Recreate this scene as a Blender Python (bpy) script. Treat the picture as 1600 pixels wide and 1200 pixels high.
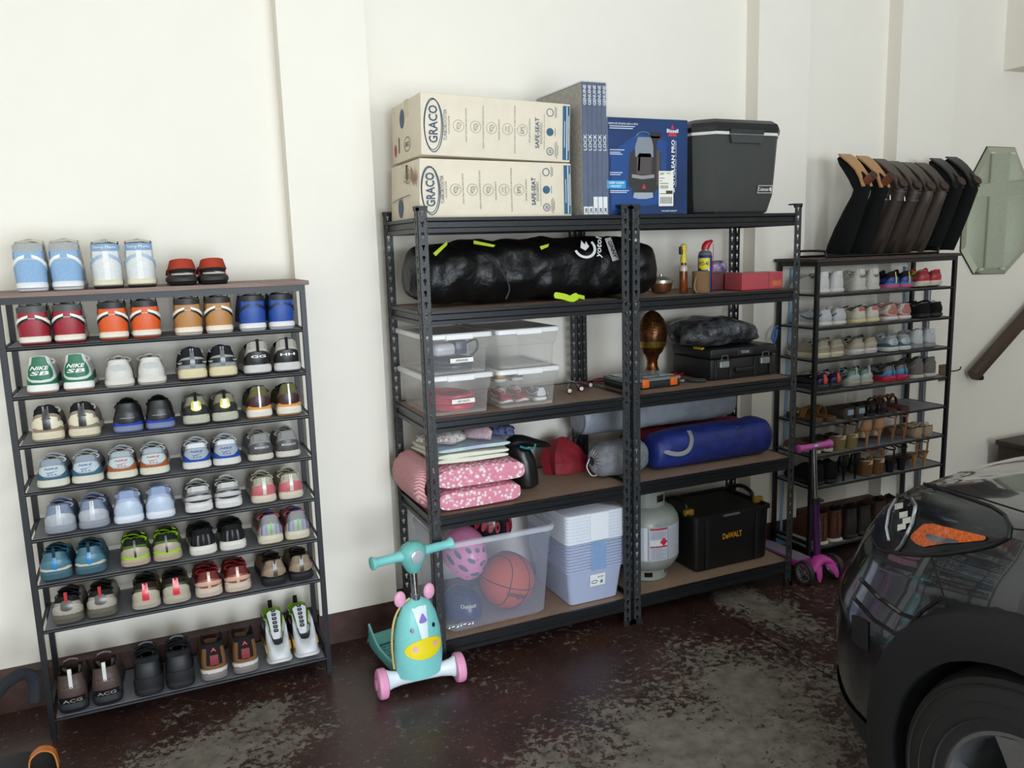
import bpy, bmesh, math, random
from math import sin, cos, pi, sqrt, radians
from mathutils import Vector, Matrix
random.seed(7)
for _o in list(bpy.data.objects): bpy.data.objects.remove(_o)
SC = bpy.context.scene
COL = SC.collection

# ------------------------------------------------------------------ camera
def cam_axes(yaw, pitch, roll):
    y, p, r = radians(yaw), radians(pitch), radians(roll)
    f = Vector((sin(y)*cos(p), cos(y)*cos(p), -sin(p)))
    rt = Vector((cos(y), -sin(y), 0)); up = rt.cross(f)
    return rt*cos(r)+up*sin(r), -rt*sin(r)+up*cos(r), f
CAMPOS = Vector((-1.8525, -2.8978, 1.6697)); FPX = 1273.17
RT, UP, FW = cam_axes(24.1307, 9.4828, -1.6999)
cd = bpy.data.cameras.new('camera'); cam = bpy.data.objects.new('camera', cd); COL.objects.link(cam)
cd.sensor_width = 36; cd.lens = 36*FPX/1600; cd.clip_start = .05
mw = Matrix((RT, UP, -FW)).transposed().to_4x4(); mw.translation = CAMPOS
cam.matrix_world = mw
SC.camera = cam

# ------------------------------------------------------------------ light
SC.view_settings.view_transform = 'Standard'
SC.view_settings.look = 'None'
SC.view_settings.gamma = 1
SC.view_settings.use_curve_mapping = False
SC.view_settings.exposure = -0.26
W = bpy.data.worlds.new('world'); SC.world = W; W.use_nodes = True
bg = W.node_tree.nodes['Background']; bg.inputs[0].default_value = (.62, .76, 1, 1); bg.inputs[1].default_value = .9
def area(name, loc, target, sx, sy, energy, color):
    l = bpy.data.lights.new(name, 'AREA'); l.shape = 'RECTANGLE'; l.size = sx; l.size_y = sy
    l.energy = energy; l.color = color
    o = bpy.data.objects.new(name, l); COL.objects.link(o); o.location = loc
    o.rotation_euler = (Vector(target)-Vector(loc)).to_track_quat('-Z', 'Y').to_euler()
    return o
# daylight entering through the open garage door behind the camera, in the plane of the door opening
area('daylight_door_offscreen', (-.3, -6.72, 1.2), (-.35, .5, 1.05), 4.4, 2.2, 600, (.83, .92, 1.0))

# ------------------------------------------------------------------ materials
def lin(c):
    if isinstance(c, str):
        c = c.lstrip('#'); c = tuple(int(c[i:i+2], 16) for i in (0, 2, 4))
    o = []
    for v in c:
        v = v/255
        o.append(v/12.92 if v <= .04045 else ((v+.055)/1.055)**2.4)
    return (*o, 1)
MATS = {}
def mat(col, rough=.55, metal=0., kind='plain', scale=60., var=.12, bump=.15, col2=None, spec=.5, alpha=1., coat=0., dist=.002):
    key = (str(col), rough, metal, kind, scale, var, bump, str(col2), spec, alpha, coat, dist)
    if key in MATS: return MATS[key]
    m = bpy.data.materials.new(kind+'_'+str(len(MATS))); m.use_nodes = True
    nt = m.node_tree; N = nt.nodes; Lk = nt.links.new
    p = N['Principled BSDF']; p.inputs['Roughness'].default_value = rough
    p.inputs['Metallic'].default_value = metal; p.inputs['Specular IOR Level'].default_value = spec
    if coat: p.inputs['Coat Weight'].default_value = coat; p.inputs['Coat Roughness'].default_value = .03
    tc = N.new('ShaderNodeTexCoord')
    c1 = lin(col); c2 = lin(col2) if col2 else tuple(min(1, v*(1-var)) for v in c1[:3])+(1,)
    mix = N.new('ShaderNodeMix'); mix.data_type = 'RGBA'
    mix.inputs[6].default_value = c1; mix.inputs[7].default_value = c2
    if kind in ('plain', 'leather', 'speckle', 'crinkle'):
        t = N.new('ShaderNodeTexNoise'); t.inputs['Scale'].default_value = scale
        t.inputs['Detail'].default_value = {'plain': 3, 'leather': 4, 'speckle': 1, 'crinkle': 5}[kind]
        fac = t.outputs[0]
    elif kind == 'weave':
        t = N.new('ShaderNodeTexWave'); t.inputs['Scale'].default_value = scale; t.inputs['Distortion'].default_value = 1.5
        t.bands_direction = 'DIAGONAL'; fac = t.outputs[1]
    elif kind == 'voronoi':
        t = N.new('ShaderNodeTexVoronoi'); t.inputs['Scale'].default_value = scale; fac = t.outputs[0]
    elif kind == 'wood':
        mp = N.new('ShaderNodeMapping'); mp.inputs['Scale'].default_value = (3, 40, 40)
        t = N.new('ShaderNodeTexNoise'); t.inputs['Scale'].default_value = scale; t.inputs['Detail'].default_value = 6
        Lk(tc.outputs['Object'], mp.inputs[0]); Lk(mp.outputs[0], t.inputs[0]); fac = t.outputs[0]
    if kind != 'wood': Lk(tc.outputs['Object'], t.inputs['Vector'])
    rp = N.new('ShaderNodeValToRGB')
    lo, hi = {'speckle': (.5, .62), 'voronoi': (.25, .5), 'plain': (.35, .7), 'crinkle': (.4, .6)}.get(kind, (.3, .7))
    rp.color_ramp.elements[0].position = lo; rp.color_ramp.elements[1].position = hi
    Lk(fac, rp.inputs[0]); Lk(rp.outputs[0], mix.inputs[0]); Lk(mix.outputs[2], p.inputs['Base Color'])
    if bump:
        b = N.new('ShaderNodeBump'); b.inputs['Strength'].default_value = bump; b.inputs['Distance'].default_value = dist
        Lk(fac, b.inputs['Height']); Lk(b.outputs[0], p.inputs['Normal'])
    if alpha < 1:
        out = N['Material Output']; tr = N.new('ShaderNodeBsdfTransparent'); mx = N.new('ShaderNodeMixShader')
        lw = N.new('ShaderNodeLayerWeight'); lw.inputs[0].default_value = .25
        ma = N.new('ShaderNodeMath'); ma.operation = 'MULTIPLY_ADD'; ma.inputs[1].default_value = .35 if alpha > .11 else .14; ma.inputs[2].default_value = alpha
        ma.use_clamp = True
        Lk(lw.outputs[1], ma.inputs[0]); Lk(ma.outputs[0], mx.inputs[0])
        Lk(tr.outputs[0], mx.inputs[1]); Lk(p.outputs[0], mx.inputs[2]); Lk(mx.outputs[0], out.inputs[0])
    MATS[key] = m
    return m
# ------------------------------------------------------------------ mesh helpers
def V3(a): return Vector(a)
class MB:
    def __init__(s): s.v = []; s.f = []
    def add(s, vs, fs):
        k = len(s.v); s.v += [tuple(v) for v in vs]; s.f += [tuple(i+k for i in f) for f in fs]; return s
    def box(s, x0, y0, z0, x1, y1, z1, M=None):
        vs = [Vector((x, y, z)) for z in (z0, z1) for y in (y0, y1) for x in (x0, x1)]
        if M is not None: vs = [M @ v for v in vs]
        return s.add(vs, [(0, 2, 3, 1), (4, 5, 7, 6), (0, 1, 5, 4), (1, 3, 7, 5), (3, 2, 6, 7), (2, 0, 4, 6)])
    def rbox(s, x0, y0, z0, x1, y1, z1, b=.01, seg=2, M=None, taper=None):
        bm = bmesh.new(); bmesh.ops.create_cube(bm, size=1)
        for v in bm.verts:
            v.co = Vector(((x0+x1)/2+v.co.x*(x1-x0), (y0+y1)/2+v.co.y*(y1-y0), (z0+z1)/2+v.co.z*(z1-z0)))
        bmesh.ops.bevel(bm, geom=bm.edges[:], offset=b, segments=seg, profile=.5, affect='EDGES')
        for v in bm.verts:
            if taper:
                k = 1+(taper-1)*(1-(v.co.z-z0)/(z1-z0))
                v.co.x = (x0+x1)/2+(v.co.x-(x0+x1)/2)*k; v.co.y = (y0+y1)/2+(v.co.y-(y0+y1)/2)*k
            if M is not None: v.co = M @ v.co
        bm.verts.index_update()
        s.add([v.co.copy() for v in bm.verts], [[v.index for v in f.verts] for f in bm.faces]); bm.free(); return s
    def loft(s, rings, closed=True, cap0=False, cap1=False, loop=False):
        n = len(rings[0]); vs = [p for r in rings for p in r]; fs = []
        m = len(rings)
        for i in range(m if loop else m-1):
            a, b = i*n, ((i+1) % m)*n
            for j in range(n if closed else n-1):
                k = (j+1) % n; fs.append((a+j, a+k, b+k, b+j))
        if cap0: fs.append(tuple(range(n))[::-1])
        if cap1: fs.append(tuple((m-1)*n+j for j in range(n)))
        return s.add(vs, fs)
    def tube(s, path, r, n=8, caps=True, loop=False, flat=None):
        P = [Vector(p) for p in path]; m = len(P); rings = []; up = None
        for i in range(m):
            if loop: t = P[(i+1) % m]-P[i-1]
            else: t = P[min(i+1, m-1)]-P[max(i-1, 0)]
            if t.length < 1e-9: t = Vector((0, 0, 1))
            t.normalize()
            if up is None: up = t.orthogonal().normalized()
            else:
                up = up-t*up.dot(t)
                up = up.normalized() if up.length > 1e-6 else t.orthogonal().normalized()
            sd = t.cross(up); ri = r[i] if isinstance(r, (list, tuple)) else r
            rings.append([P[i]+up*(cos(2*pi*j/n)*ri)+sd*(sin(2*pi*j/n)*ri) for j in range(n)])
        return s.loft(rings, True, caps and not loop, caps and not loop, loop)
    def strap(s, path, normals, w, th):
        # flat ribbon: width direction = normal x tangent
        P = [Vector(p) for p in path]; m = len(P); rings = []
        for i in range(m):
            t = (P[min(i+1, m-1)]-P[max(i-1, 0)]).normalized()
            nn = Vector(normals[i]) if isinstance(normals, list) else Vector(normals)
            nn = (nn-t*nn.dot(t)).normalized(); d = t.cross(nn)
            ww = w[i] if isinstance(w, list) else w
            rings.append([P[i]+d*ww/2+nn*th/2, P[i]-d*ww/2+nn*th/2, P[i]-d*ww/2-nn*th/2, P[i]+d*ww/2-nn*th/2])
        return s.loft(rings, True, True, True)
    def lathe(s, prof, n=24, M=None, cap0=True, cap1=True):
        rings = []
        for r, z in prof:
            ring = [Vector((r*cos(2*pi*j/n), r*sin(2*pi*j/n), z)) for j in range(n)]
            rings.append([M @ p for p in ring] if M is not None else ring)
        return s.loft(rings, True, cap0, cap1)
    def prism(s, poly, d0, d1, plane='xz', M=None):
        # poly of 2D points extruded along the third axis
        def mk(p, d):
            v = {'xz': (p[0], d, p[1]), 'xy': (p[0], p[1], d), 'yz': (d, p[0], p[1])}[plane]
            v = Vector(v); return M @ v if M is not None else v
        n = len(poly); vs = [mk(p, d0) for p in poly]+[mk(p, d1) for p in poly]
        fs = [tuple(range(n)), tuple(range(2*n-1, n-1, -1))]+[(j, n+j, n+(j+1) % n, (j+1) % n) for j in range(n)]
        return s.add(vs, fs)
    def sphere(s, c, r, nu=16, nv=10, M=None, sc=(1, 1, 1)):
        rings = []
        for i in range(nv+1):
            a = -pi/2+pi*i/nv; rr = max(cos(a), 1e-4)
            ring = [Vector((c[0]+r*sc[0]*rr*cos(2*pi*j/nu), c[1]+r*sc[1]*rr*sin(2*pi*j/nu), c[2]+r*sc[2]*sin(a))) for j in range(nu)]
            rings.append([M @ p for p in ring] if M is not None else ring)
        return s.loft(rings, True, True, True)
def mesh_obj(name, mb, m, parent=None, loc=None, rot=None, smooth=35, label=None):
    me = bpy.data.meshes.new(name); me.from_pydata(mb.v, [], mb.f); me.update()
    bm = bmesh.new(); bm.from_mesh(me); bmesh.ops.recalc_face_normals(bm, faces=bm.faces[:]); bm.to_mesh(me); bm.free()
    if smooth:
        me.polygons.foreach_set('use_smooth', [True]*len(me.polygons)); me.set_sharp_from_angle(angle=radians(smooth))
    me.materials.append(m)
    o = bpy.data.objects.new(name, me); COL.objects.link(o)
    if parent is not None: o.parent = parent
    if loc is not None: o.location = loc
    if rot is not None: o.rotation_euler = rot
    if label: o['label'] = label
    return o
def link_copy(o, parent, name=None, loc=None):
    c = o.copy(); COL.objects.link(c); c.parent = parent
    if loc is not None: c.location = loc
    return c
def thing(name, label, cat, loc=(0, 0, 0), rot=(0, 0, 0), group=None):
    o = bpy.data.objects.new(name, None); COL.objects.link(o); o.empty_display_size = .05
    o.location = loc; o.rotation_euler = rot; o['label'] = label; o['category'] = cat
    if group: o['group'] = group
    return o
def tag(o, label, cat, group=None):
    o['label'] = label; o['category'] = cat
    if group: o['group'] = group
    return o
def struct(name, mb, m, label=None, smooth=35, parent=None):
    o = mesh_obj(name, mb, m, parent, smooth=smooth)
    if parent is None: o['kind'] = 'structure'
    if label: o['label'] = label
    return o
_TX = {}
def text2d(txt, bold=False):
    # flat text as 2D verts/faces, height of capitals = 1, centred
    k = (txt, bold)
    if k in _TX: return _TX[k]
    cu = bpy.data.curves.new('t', 'FONT'); cu.body = txt; cu.resolution_u = 2; cu.size = 1.0
    cu.align_x = 'CENTER'; cu.align_y = 'CENTER'
    if bold: cu.offset = .02
    o = bpy.data.objects.new('t', cu); COL.objects.link(o)
    bpy.context.view_layer.update()
    me = o.evaluated_get(bpy.context.evaluated_depsgraph_get()).to_mesh()
    vs = [(v.co.x, v.co.y) for v in me.vertices]; fs = [tuple(p.vertices) for p in me.polygons]
    bpy.data.objects.remove(o); bpy.data.curves.remove(cu)
    xs = [v[0] for v in vs]; ys = [v[1] for v in vs]
    cx, cy, h = (min(xs)+max(xs))/2, (min(ys)+max(ys))/2, .72
    vs = [((x-cx)/h, (y-cy)/h) for x, y in vs]
    _TX[k] = (vs, fs, (max(xs)-min(xs))/h); return _TX[k]
def text_mesh(txt, fn, h, width=None, bold=False, mb=None, slant=0):
    # fn maps (u, v) in metres to a 3D point; width squeezes the line to a given width
    vs, fs, w = text2d(txt, bold); k = h if width is None else width/w
    mb = mb or MB()
    return mb.add([fn(x*k+slant*y*h, y*h) for x, y in vs], fs)
def smooth_path(pts, n=6, loop=False):
    P = [Vector(p) for p in pts]; out = []; m = len(P)
    for i in range(m if loop else m-1):
        if loop: a, b, c, d = P[i-1], P[i], P[(i+1) % m], P[(i+2) % m]
        else: a, b, c, d = P[max(i-1, 0)], P[i], P[i+1], P[min(i+2, m-1)]
        for j in range(n):
            t = j/n
            out.append(.5*((2*b)+(c-a)*t+(2*a-5*b+4*c-d)*t*t+(3*b-a-3*c+d)*t**3))
    if not loop: out.append(P[-1])
    return out
def interp(tab, x):
    if x <= tab[0][0]: return tab[0][1]
    for (a, u), (b, v) in zip(tab, tab[1:]):
        if x <= b:
            t = (x-a)/(b-a); t = t*t*(3-2*t); return u+(v-u)*t
    return tab[-1][1]
from mathutils import noise as _nz
def nz(x, y=0, z=0): return _nz.noise(Vector((x, y, z)))
# ------------------------------------------------------------------ room shell
WALL_Y, PIL_Y = .54, .45
m_wall = mat('#ece6da', .75, kind='plain', scale=7, var=.015, bump=.03, dist=.004)
def floor_material():
    m = bpy.data.materials.new('worn_painted_concrete'); m.use_nodes = True
    nt = m.node_tree; N = nt.nodes; Lk = nt.links.new; p = N['Principled BSDF']
    tc = N.new('ShaderNodeTexCoord')
    def noise(scale, det, rough=.6, dist=0):
        t = N.new('ShaderNodeTexNoise'); t.inputs['Scale'].default_value = scale; t.inputs['Detail'].default_value = det
        t.inputs['Roughness'].default_value = rough; t.inputs['Distortion'].default_value = dist
        Lk(tc.outputs['Object'], t.inputs['Vector']); return t.outputs[0]
    def math_(op, a, b):
        n = N.new('ShaderNodeMath'); n.operation = op
        for i, v in enumerate((a, b)):
            if isinstance(v, (int, float)): n.inputs[i].default_value = v
            else: Lk(v, n.inputs[i])
        return n.outputs[0]
    def ramp(v, lo, hi, c0=(0, 0, 0, 1), c1=(1, 1, 1, 1)):
        r = N.new('ShaderNodeValToRGB'); r.color_ramp.elements[0].position = lo; r.color_ramp.elements[1].position = hi
        r.color_ramp.elements[0].color = c0; r.color_ramp.elements[1].color = c1; Lk(v, r.inputs[0]); return r.outputs[0]
    def blob(cx, cy, sx, sy, rz=0):
        mp = N.new('ShaderNodeMapping'); mp.vector_type = 'TEXTURE'
        mp.inputs['Location'].default_value = (cx, cy, 0); mp.inputs['Scale'].default_value = (sx, sy, 1); mp.inputs['Rotation'].default_value = (0, 0, rz)
        Lk(tc.outputs['Object'], mp.inputs[0]); g = N.new('ShaderNodeTexGradient'); g.gradient_type = 'SPHERICAL'
        Lk(mp.outputs[0], g.inputs[0]); return g.outputs[1]
    # where tyres and traffic wore the paint away (fixed patches on the slab)
    b = blob(-.26, -.88, 1.0, .62, .25)
    for a in ((-.62, -1.1, .75, .5, .2), (.1, -.62, .5, .45, .3), (-1.78, -.16, .5, .26, .15), (-1.95, -.5, .5, .3, .35), (-2.15, -.62, .3, .15, 0), (.62, -.1, .18, .55, 0), (-1.6, .0, .2, .14, .5), (-.5, -2.0, 1.2, .7, 0)):
        b = math_('MAXIMUM', b, blob(*a))
    n1 = noise(3.2, 8, .68, .6); n2 = noise(34, 7, .78)
    wear = math_('ADD', math_('MULTIPLY', b, .57), math_('ADD', math_('MULTIPLY', math_('SUBTRACT', n1, .5), 1.05), math_('MULTIPLY', math_('SUBTRACT', n2, .5), 2.3)))
    fac = ramp(wear, .215, .25)
    sp = ramp(noise(95, 3, .6), .645, .665)             # small chips everywhere
    fac2 = math_('MAXIMUM', fac, math_('MULTIPLY', sp, .75))
    paint = N.new('ShaderNodeMix'); paint.data_type = 'RGBA'; paint.inputs[6].default_value = lin('#432b25'); paint.inputs[7].default_value = lin('#2f1f1b')
    Lk(ramp(noise(5, 5), .35, .65), paint.inputs[0])
    conc = N.new('ShaderNodeMix'); conc.data_type = 'RGBA'; conc.inputs[6].default_value = lin('#7b746a'); conc.inputs[7].default_value = lin('#5c574f')
    Lk(ramp(noise(14, 6), .35, .65), conc.inputs[0])
    mx = N.new('ShaderNodeMix'); mx.data_type = 'RGBA'
    Lk(fac2, mx.inputs[0]); Lk(paint.outputs[2], mx.inputs[6]); Lk(conc.outputs[2], mx.inputs[7]); Lk(mx.outputs[2], p.inputs['Base Color'])
    rr = N.new('ShaderNodeMix'); rr.data_type = 'FLOAT'; rr.inputs[2].default_value = .36; rr.inputs[3].default_value = .8
    Lk(fac2, rr.inputs[0]); Lk(rr.outputs[0], p.inputs['Roughness'])
    bp = N.new('ShaderNodeBump'); bp.inputs['Strength'].default_value = .35; bp.inputs['Distance'].default_value = .003; bp.invert = True
    Lk(fac2, bp.inputs['Height']); Lk(bp.outputs[0], p.inputs['Normal'])
    return m
m_floor = floor_material()
X0, X1, Y0 = -3.3, 5.6, -6.6
JX = .43                                            # control joint in the slab
mb = MB(); mb.box(X0, Y0-3, -.12, JX-.006, WALL_Y+.3, 0); fl = struct('floor', mb, m_floor, 'dark brown painted concrete floor slab worn to grey in patches')
mb = MB(); mb.box(JX+.006, Y0-3, -.12, X1, WALL_Y+.3, 0); struct('slab', mb, m_floor, parent=fl)
mb = MB(); mb.box(JX-.006, Y0-3, -.12, JX+.006, WALL_Y+.3, -.008); struct('joint_filler', mb, mat('#1c1512', .9), parent=fl)
mb = MB(); mb.box(X0, WALL_Y, 0, X1, WALL_Y+.2, 3.45); wb = struct('wall_back', mb, m_wall)
mb = MB(); mb.box(X0-.2, Y0, 0, X0, WALL_Y+.2, 3.45); struct('wall_left', mb, m_wall)
mb = MB(); mb.box(X1, Y0, 0, X1+.2, WALL_Y+.2, 3.45); struct('wall_right', mb, m_wall)
mb = MB(); mb.box(X0, Y0, 3.35, X1, WALL_Y, 3.5); struct('ceiling', mb, mat('#efece4', .85, scale=12, var=.03))
mb = MB(); mb.box(X0, Y0-.2, 0, -2.6, Y0, 3.45); mb.box(2.0, Y0-.2, 0, X1, Y0, 3.45); mb.box(-2.6, Y0-.2, 2.5, 2.0, Y0, 3.45); struct('wall_front', mb, m_wall, 'white front wall around the open garage door')
for i, (a, b) in enumerate(((-1.288, -.945), (1.036, 1.366), (2.013, 2.447))):
    mb = MB(); mb.box(a, PIL_Y, .12, b, WALL_Y+.01, 3.35); struct('trim_%d' % (i+1), mb, m_wall, 'white plastered wall pilaster')
m_curb = mat('#4b2f27', .6, kind='plain', scale=22, col2='#38241f', bump=.3)
mb = MB(); mb.box(X0, .472, 0, X1, WALL_Y+.01, .147)
for a, b in ((-1.294, -.939), (1.03, 1.372), (2.007, 2.453)): mb.box(a, PIL_Y-.006, 0, b, .5, .137)
struct('baseboard_back', mb, m_curb, 'brown painted concrete kerb along the wall foot')
# bulkhead high on the wall
mb = MB(); mb.box(2.97, .30, 2.63, 5.6, WALL_Y+.01, 3.35); struct('trim_4', mb, m_wall, 'white boxed bulkhead below the ceiling')
# hairline crack line across the wall is left to the paint; wooden wall plate
o = MB().rbox(2.552, .522, .785, 2.642, .541, .885, .004); t = thing('wall_plate', 'small square brown wooden plate fixed to the wall behind the dark shoe rack', 'wall plate', (0, 0, 0))
mesh_obj('plate', o, mat('#6a4a33', .6, kind='wood', scale=3, col2='#4c3424'), t)
mesh_obj('hook', MB().tube(smooth_path([(2.63, .525, .84), (2.67, .505, .842), (2.70, .50, .850), (2.707, .50, .866)]), .004, 6), mat('#3a3936', .4, .8), t)
# ------------------------------------------------------------------ octagonal mirror
oc = [(2.866, 2.186), (3.116, 2.184), (3.30, 1.93), (3.30, 1.57), (3.10, 1.42), (2.813, 1.428), (2.686, 1.572), (2.687, 1.93)]
t = thing('octagonal_mirror', 'octagonal wall mirror with a slanted glass border hanging on the wall above the handrail', 'mirror', (2.99, .53, 1.42))
ctr = Vector((2.99, 1.8))
def sc8(k, d): return [Vector((ctr.x+(a-ctr.x)*k-2.99, d-.53, ctr.y+(b-ctr.y)*k-1.42)) for a, b in oc]
mm = bpy.data.materials.new('mirror'); mm.use_nodes = True; _p = mm.node_tree.nodes['Principled BSDF']
_p.inputs['Metallic'].default_value = 1; _p.inputs['Roughness'].default_value = .03; _p.inputs['Base Color'].default_value = lin('#b9bfb0')
mesh_obj('glass', MB().loft([sc8(1, .541), sc8(1, .53), sc8(.90, .522)], True, False, True), mm, t, smooth=0)
mesh_obj('backing', MB().loft([sc8(1.008, .541), sc8(1.008, .533)], True, True, True), mat('#2b2a28', .5), t, smooth=0)
for sx, sz in ((2.90, 2.15), (3.08, 2.15), (2.86, 1.455), (3.06, 1.452)):
    mesh_obj('clip', MB().box(sx-2.99-.02, -.014, sz-1.42-.006, sx-2.99+.02, -.002, sz-1.42+.006), mat('#c9c7bf', .3, .2), t)
# white panelled door across the garage, seen in the mirror
t = struct('door_1', MB().box(5.555, -1.78, .5, 5.6, -.82, 2.55), mat('#dcdacf', .5), 'white six-panel door in the far side wall')
struct('trim_5', MB().box(4.7, -2.3, 0, 5.6, -.4, .5), mat('#8a857c', .8), 'concrete landing below the white door')
for yy in (-1.68, -1.20):
    for z0, z1 in ((.62, 1.15), (1.28, 2.02), (2.14, 2.42)): mesh_obj('panel', MB().rbox(5.54, yy, z0, 5.56, yy+.28, z1, .008), mat('#e4e2d8', .45), t)
# ------------------------------------------------------------------ handrail + stair post
t = thing('handrail', 'dark brown wooden stair handrail sloping up along the wall below the mirror', 'handrail', (2.8, .50, .75))
a, b = Vector((2.80, .485, .80)), Vector((3.9, .485, 1.62)); d = (b-a).normalized(); n = d.cross(Vector((0, 1, 0)))
def railring(P): return [P+Vector((0, u, 0))+n*w-Vector((2.8, .5, .75)) for u, w in ((-.028, -.03), (.02, -.03), (.026, -.01), (.026, .025), (.012, .04), (-.02, .04), (-.034, .022), (-.034, -.012))]
mesh_obj('rail', MB().loft([railring(a), railring(b)], True, True, True), mat('#4a3325', .45, kind='wood', scale=2, col2='#35241a'), t)
for k in (.06, .55, 1.1):
    P = a+d*k-Vector((2.8, .5, .75))
    mesh_obj('bracket', MB().tube(smooth_path([P-n*.03, P-n*.075, P-n*.085+Vector((0, .055, 0))]), .009, 8), mat('#2f261f', .4, .6), t)
mb = MB().rbox(3.05, .17, .0, 4.6, .46, .335, .004).rbox(3.03, .15, .335, 4.6, .47, .37, .008)
tag(mesh_obj('stair_step', mb, mat('#3b2a20', .5, kind='wood', scale=2, col2='#2b1d16')), 'dark wooden bottom stair step with overhanging tread under the handrail', 'stair step')
# ------------------------------------------------------------------ steel shelving units
UW, UD, UH = .915, .457, 1.83
SHELF = (.127, .646, 1.034, 1.446, 1.788)
m_steel = mat('#161718', .42, .0, kind='speckle', scale=330, col2='#595c60', bump=.4, spec=.35, dist=.0008)
m_beam = mat('#121315', .38, .0, kind='speckle', scale=380, col2='#25272a', bump=.3, spec=.35, dist=.0006)
m_mdf = mat('#9c8370', .6, kind='plain', scale=120, col2='#8a7260', bump=.1)
m_cap = mat('#1d1d1e', .5)
def flange(mb, org, dirx, w, z0, z1, th, nrm, pitch=.0415):
    """perforated steel strip: keyhole slots cut right through"""
    org = Vector(org); dx = Vector(dirx); nr = Vector(nrm)
    key = [(-.0065, .0035), (-.0065, .0095), (-.003, .013), (.003, .013), (.0065, .0095), (.0065, .0035), (.003, .0), (.0028, -.0105), (-.0028, -.0105), (-.003, .0)]
    n = int((z1-z0)/pitch); p = (z1-z0)/n
    for i in range(n):
        zc = z0+(i+.5)*p; a, b = zc-p/2, zc+p/2
        hole = [(w/2+x, zc+z) for x, z in key]
        outer = [(0, zc+.0035), (0, b), (w*.35, b), (w*.65, b), (w, b), (w, zc+.0035), (w, zc-.004), (w, a), (0, a), (0, zc-.004)]
        vs = [org+dx*u+Vector((0, 0, z))+nr*t for t in (0, th) for u, z in outer+hole]
        m = 10; fs = []
        for k in range(m):
            j = (k+1) % m
            fs += [(k, j, m+j, m+k), (2*m+j, 2*m+k, 3*m+k, 3*m+j), (m+k, m+j, 3*m+j, 3*m+k)]
            if k in (0, 4, 5, 6, 8, 9): fs.append((j, k, 2*m+k, 2*m+j))
        mb.add(vs, fs)
    return mb
_pm = {}
def post_mesh(sx, sy):
    """L-angle post: corner at origin, flanges run towards (sx, sy)"""
    mb = MB(); w = .038; th = .0022
    flange(mb, (0, 0, .004), (sx, 0, 0), w, 0, UH-.006, th, (0, sy, 0))
    flange(mb, (0, 0, .004), (0, sy, 0), w, 0, UH-.006, th, (sx, 0, 0))
    return mb
def make_unit(loc, label):
    t = thing('shelving_unit', label, 'shelving unit', loc, group='steel shelving units')
    g = .004
    for (x, y, sx, sy) in ((g, 0, 1, 1), (UW-g, 0, -1, 1), (g, UD, 1, -1), (UW-g, UD, -1, -1)):
        if (sx, sy) not in _pm:
            _pm[(sx, sy)] = mesh_obj('post', post_mesh(sx, sy), m_steel, t, (x, y, 0), smooth=30); p = _pm[(sx, sy)]
        else: p = link_copy(_pm[(sx, sy)], t, loc=(x, y, 0))
        mb = MB().box(-.002*sx, -.002*sy, -.014, .04*sx, .008*sy, 0).box(-.002*sx, -.002*sy, -.014, .008*sx, .04*sy, 0).box(-.003*sx, -.003*sy, -.003, .041*sx, .041*sy, .003)
        mesh_obj('post_cap', mb, m_cap, p, (0, 0, UH-.003))
        mesh_obj('foot', MB().box(-.003*sx, -.003*sy, 0, .042*sx, .012*sy, .02).box(-.003*sx, -.003*sy, 0, .012*sx, .042*sy, .02), m_cap, p, (0, 0, 0))
        mesh_obj('splice_plate', MB().box(.0025*sx, .0025*sy, -.075, .036*sx, .0042*sy, .075).box(.0025*sx, .0025*sy, -.075, .0042*sx, .036*sy, .075), m_steel, p, (0, 0, .93))
    for z in SHELF:
        # step beam profile (outwards distance, height)
        prof = [(0, 0), (.013, 0), (.013, -.012), (.004, -.017), (.004, -.036), (.011, -.040), (.011, -.055), (0, -.055)]
        def beam(P0, P1, out):
            P0, P1, out = Vector(P0), Vector(P1), Vector(out)
            return MB().loft([[P+out*(o-.002)+Vector((0, 0, h)) for o, h in prof] for P in (P0, P1)], True, True, True)
        e = .043
        mesh_obj('beam', beam((e-.004, .006, z), (UW-e+.004, .006, z), (0, -1, 0)), m_beam, t)
        mesh_obj('beam', beam((e-.004, UD-.006, z), (UW-e+.004, UD-.006, z), (0, 1, 0)), m_beam, t)
        mesh_obj('beam', beam((g+.009, e-.006, z), (g+.009, UD-e+.006, z), (-1, 0, 0)), m_beam, t)
        mesh_obj('beam', beam((UW-g-.009, e-.006, z), (UW-g-.009, UD-e+.006, z), (1, 0, 0)), m_beam, t)
        mesh_obj('shelf_board', MB().box(.012, .012, z-.014, UW-.012, UD-.012, z-.002), m_mdf, t)
        mesh_obj('crossbar', MB().box(UW/2-.02, .012, z-.034, UW/2+.02, UD-.012, z-.0145), m_beam, t)
    return t
unitA = make_unit((-UW-.002, 0, 0), 'black perforated steel shelving unit holding clear bins, quilts and the bulky black bag')
unitB = make_unit((.002, 0, 0), 'black perforated steel shelving unit holding the grey cooler, propane tank and tool boxes')
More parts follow.
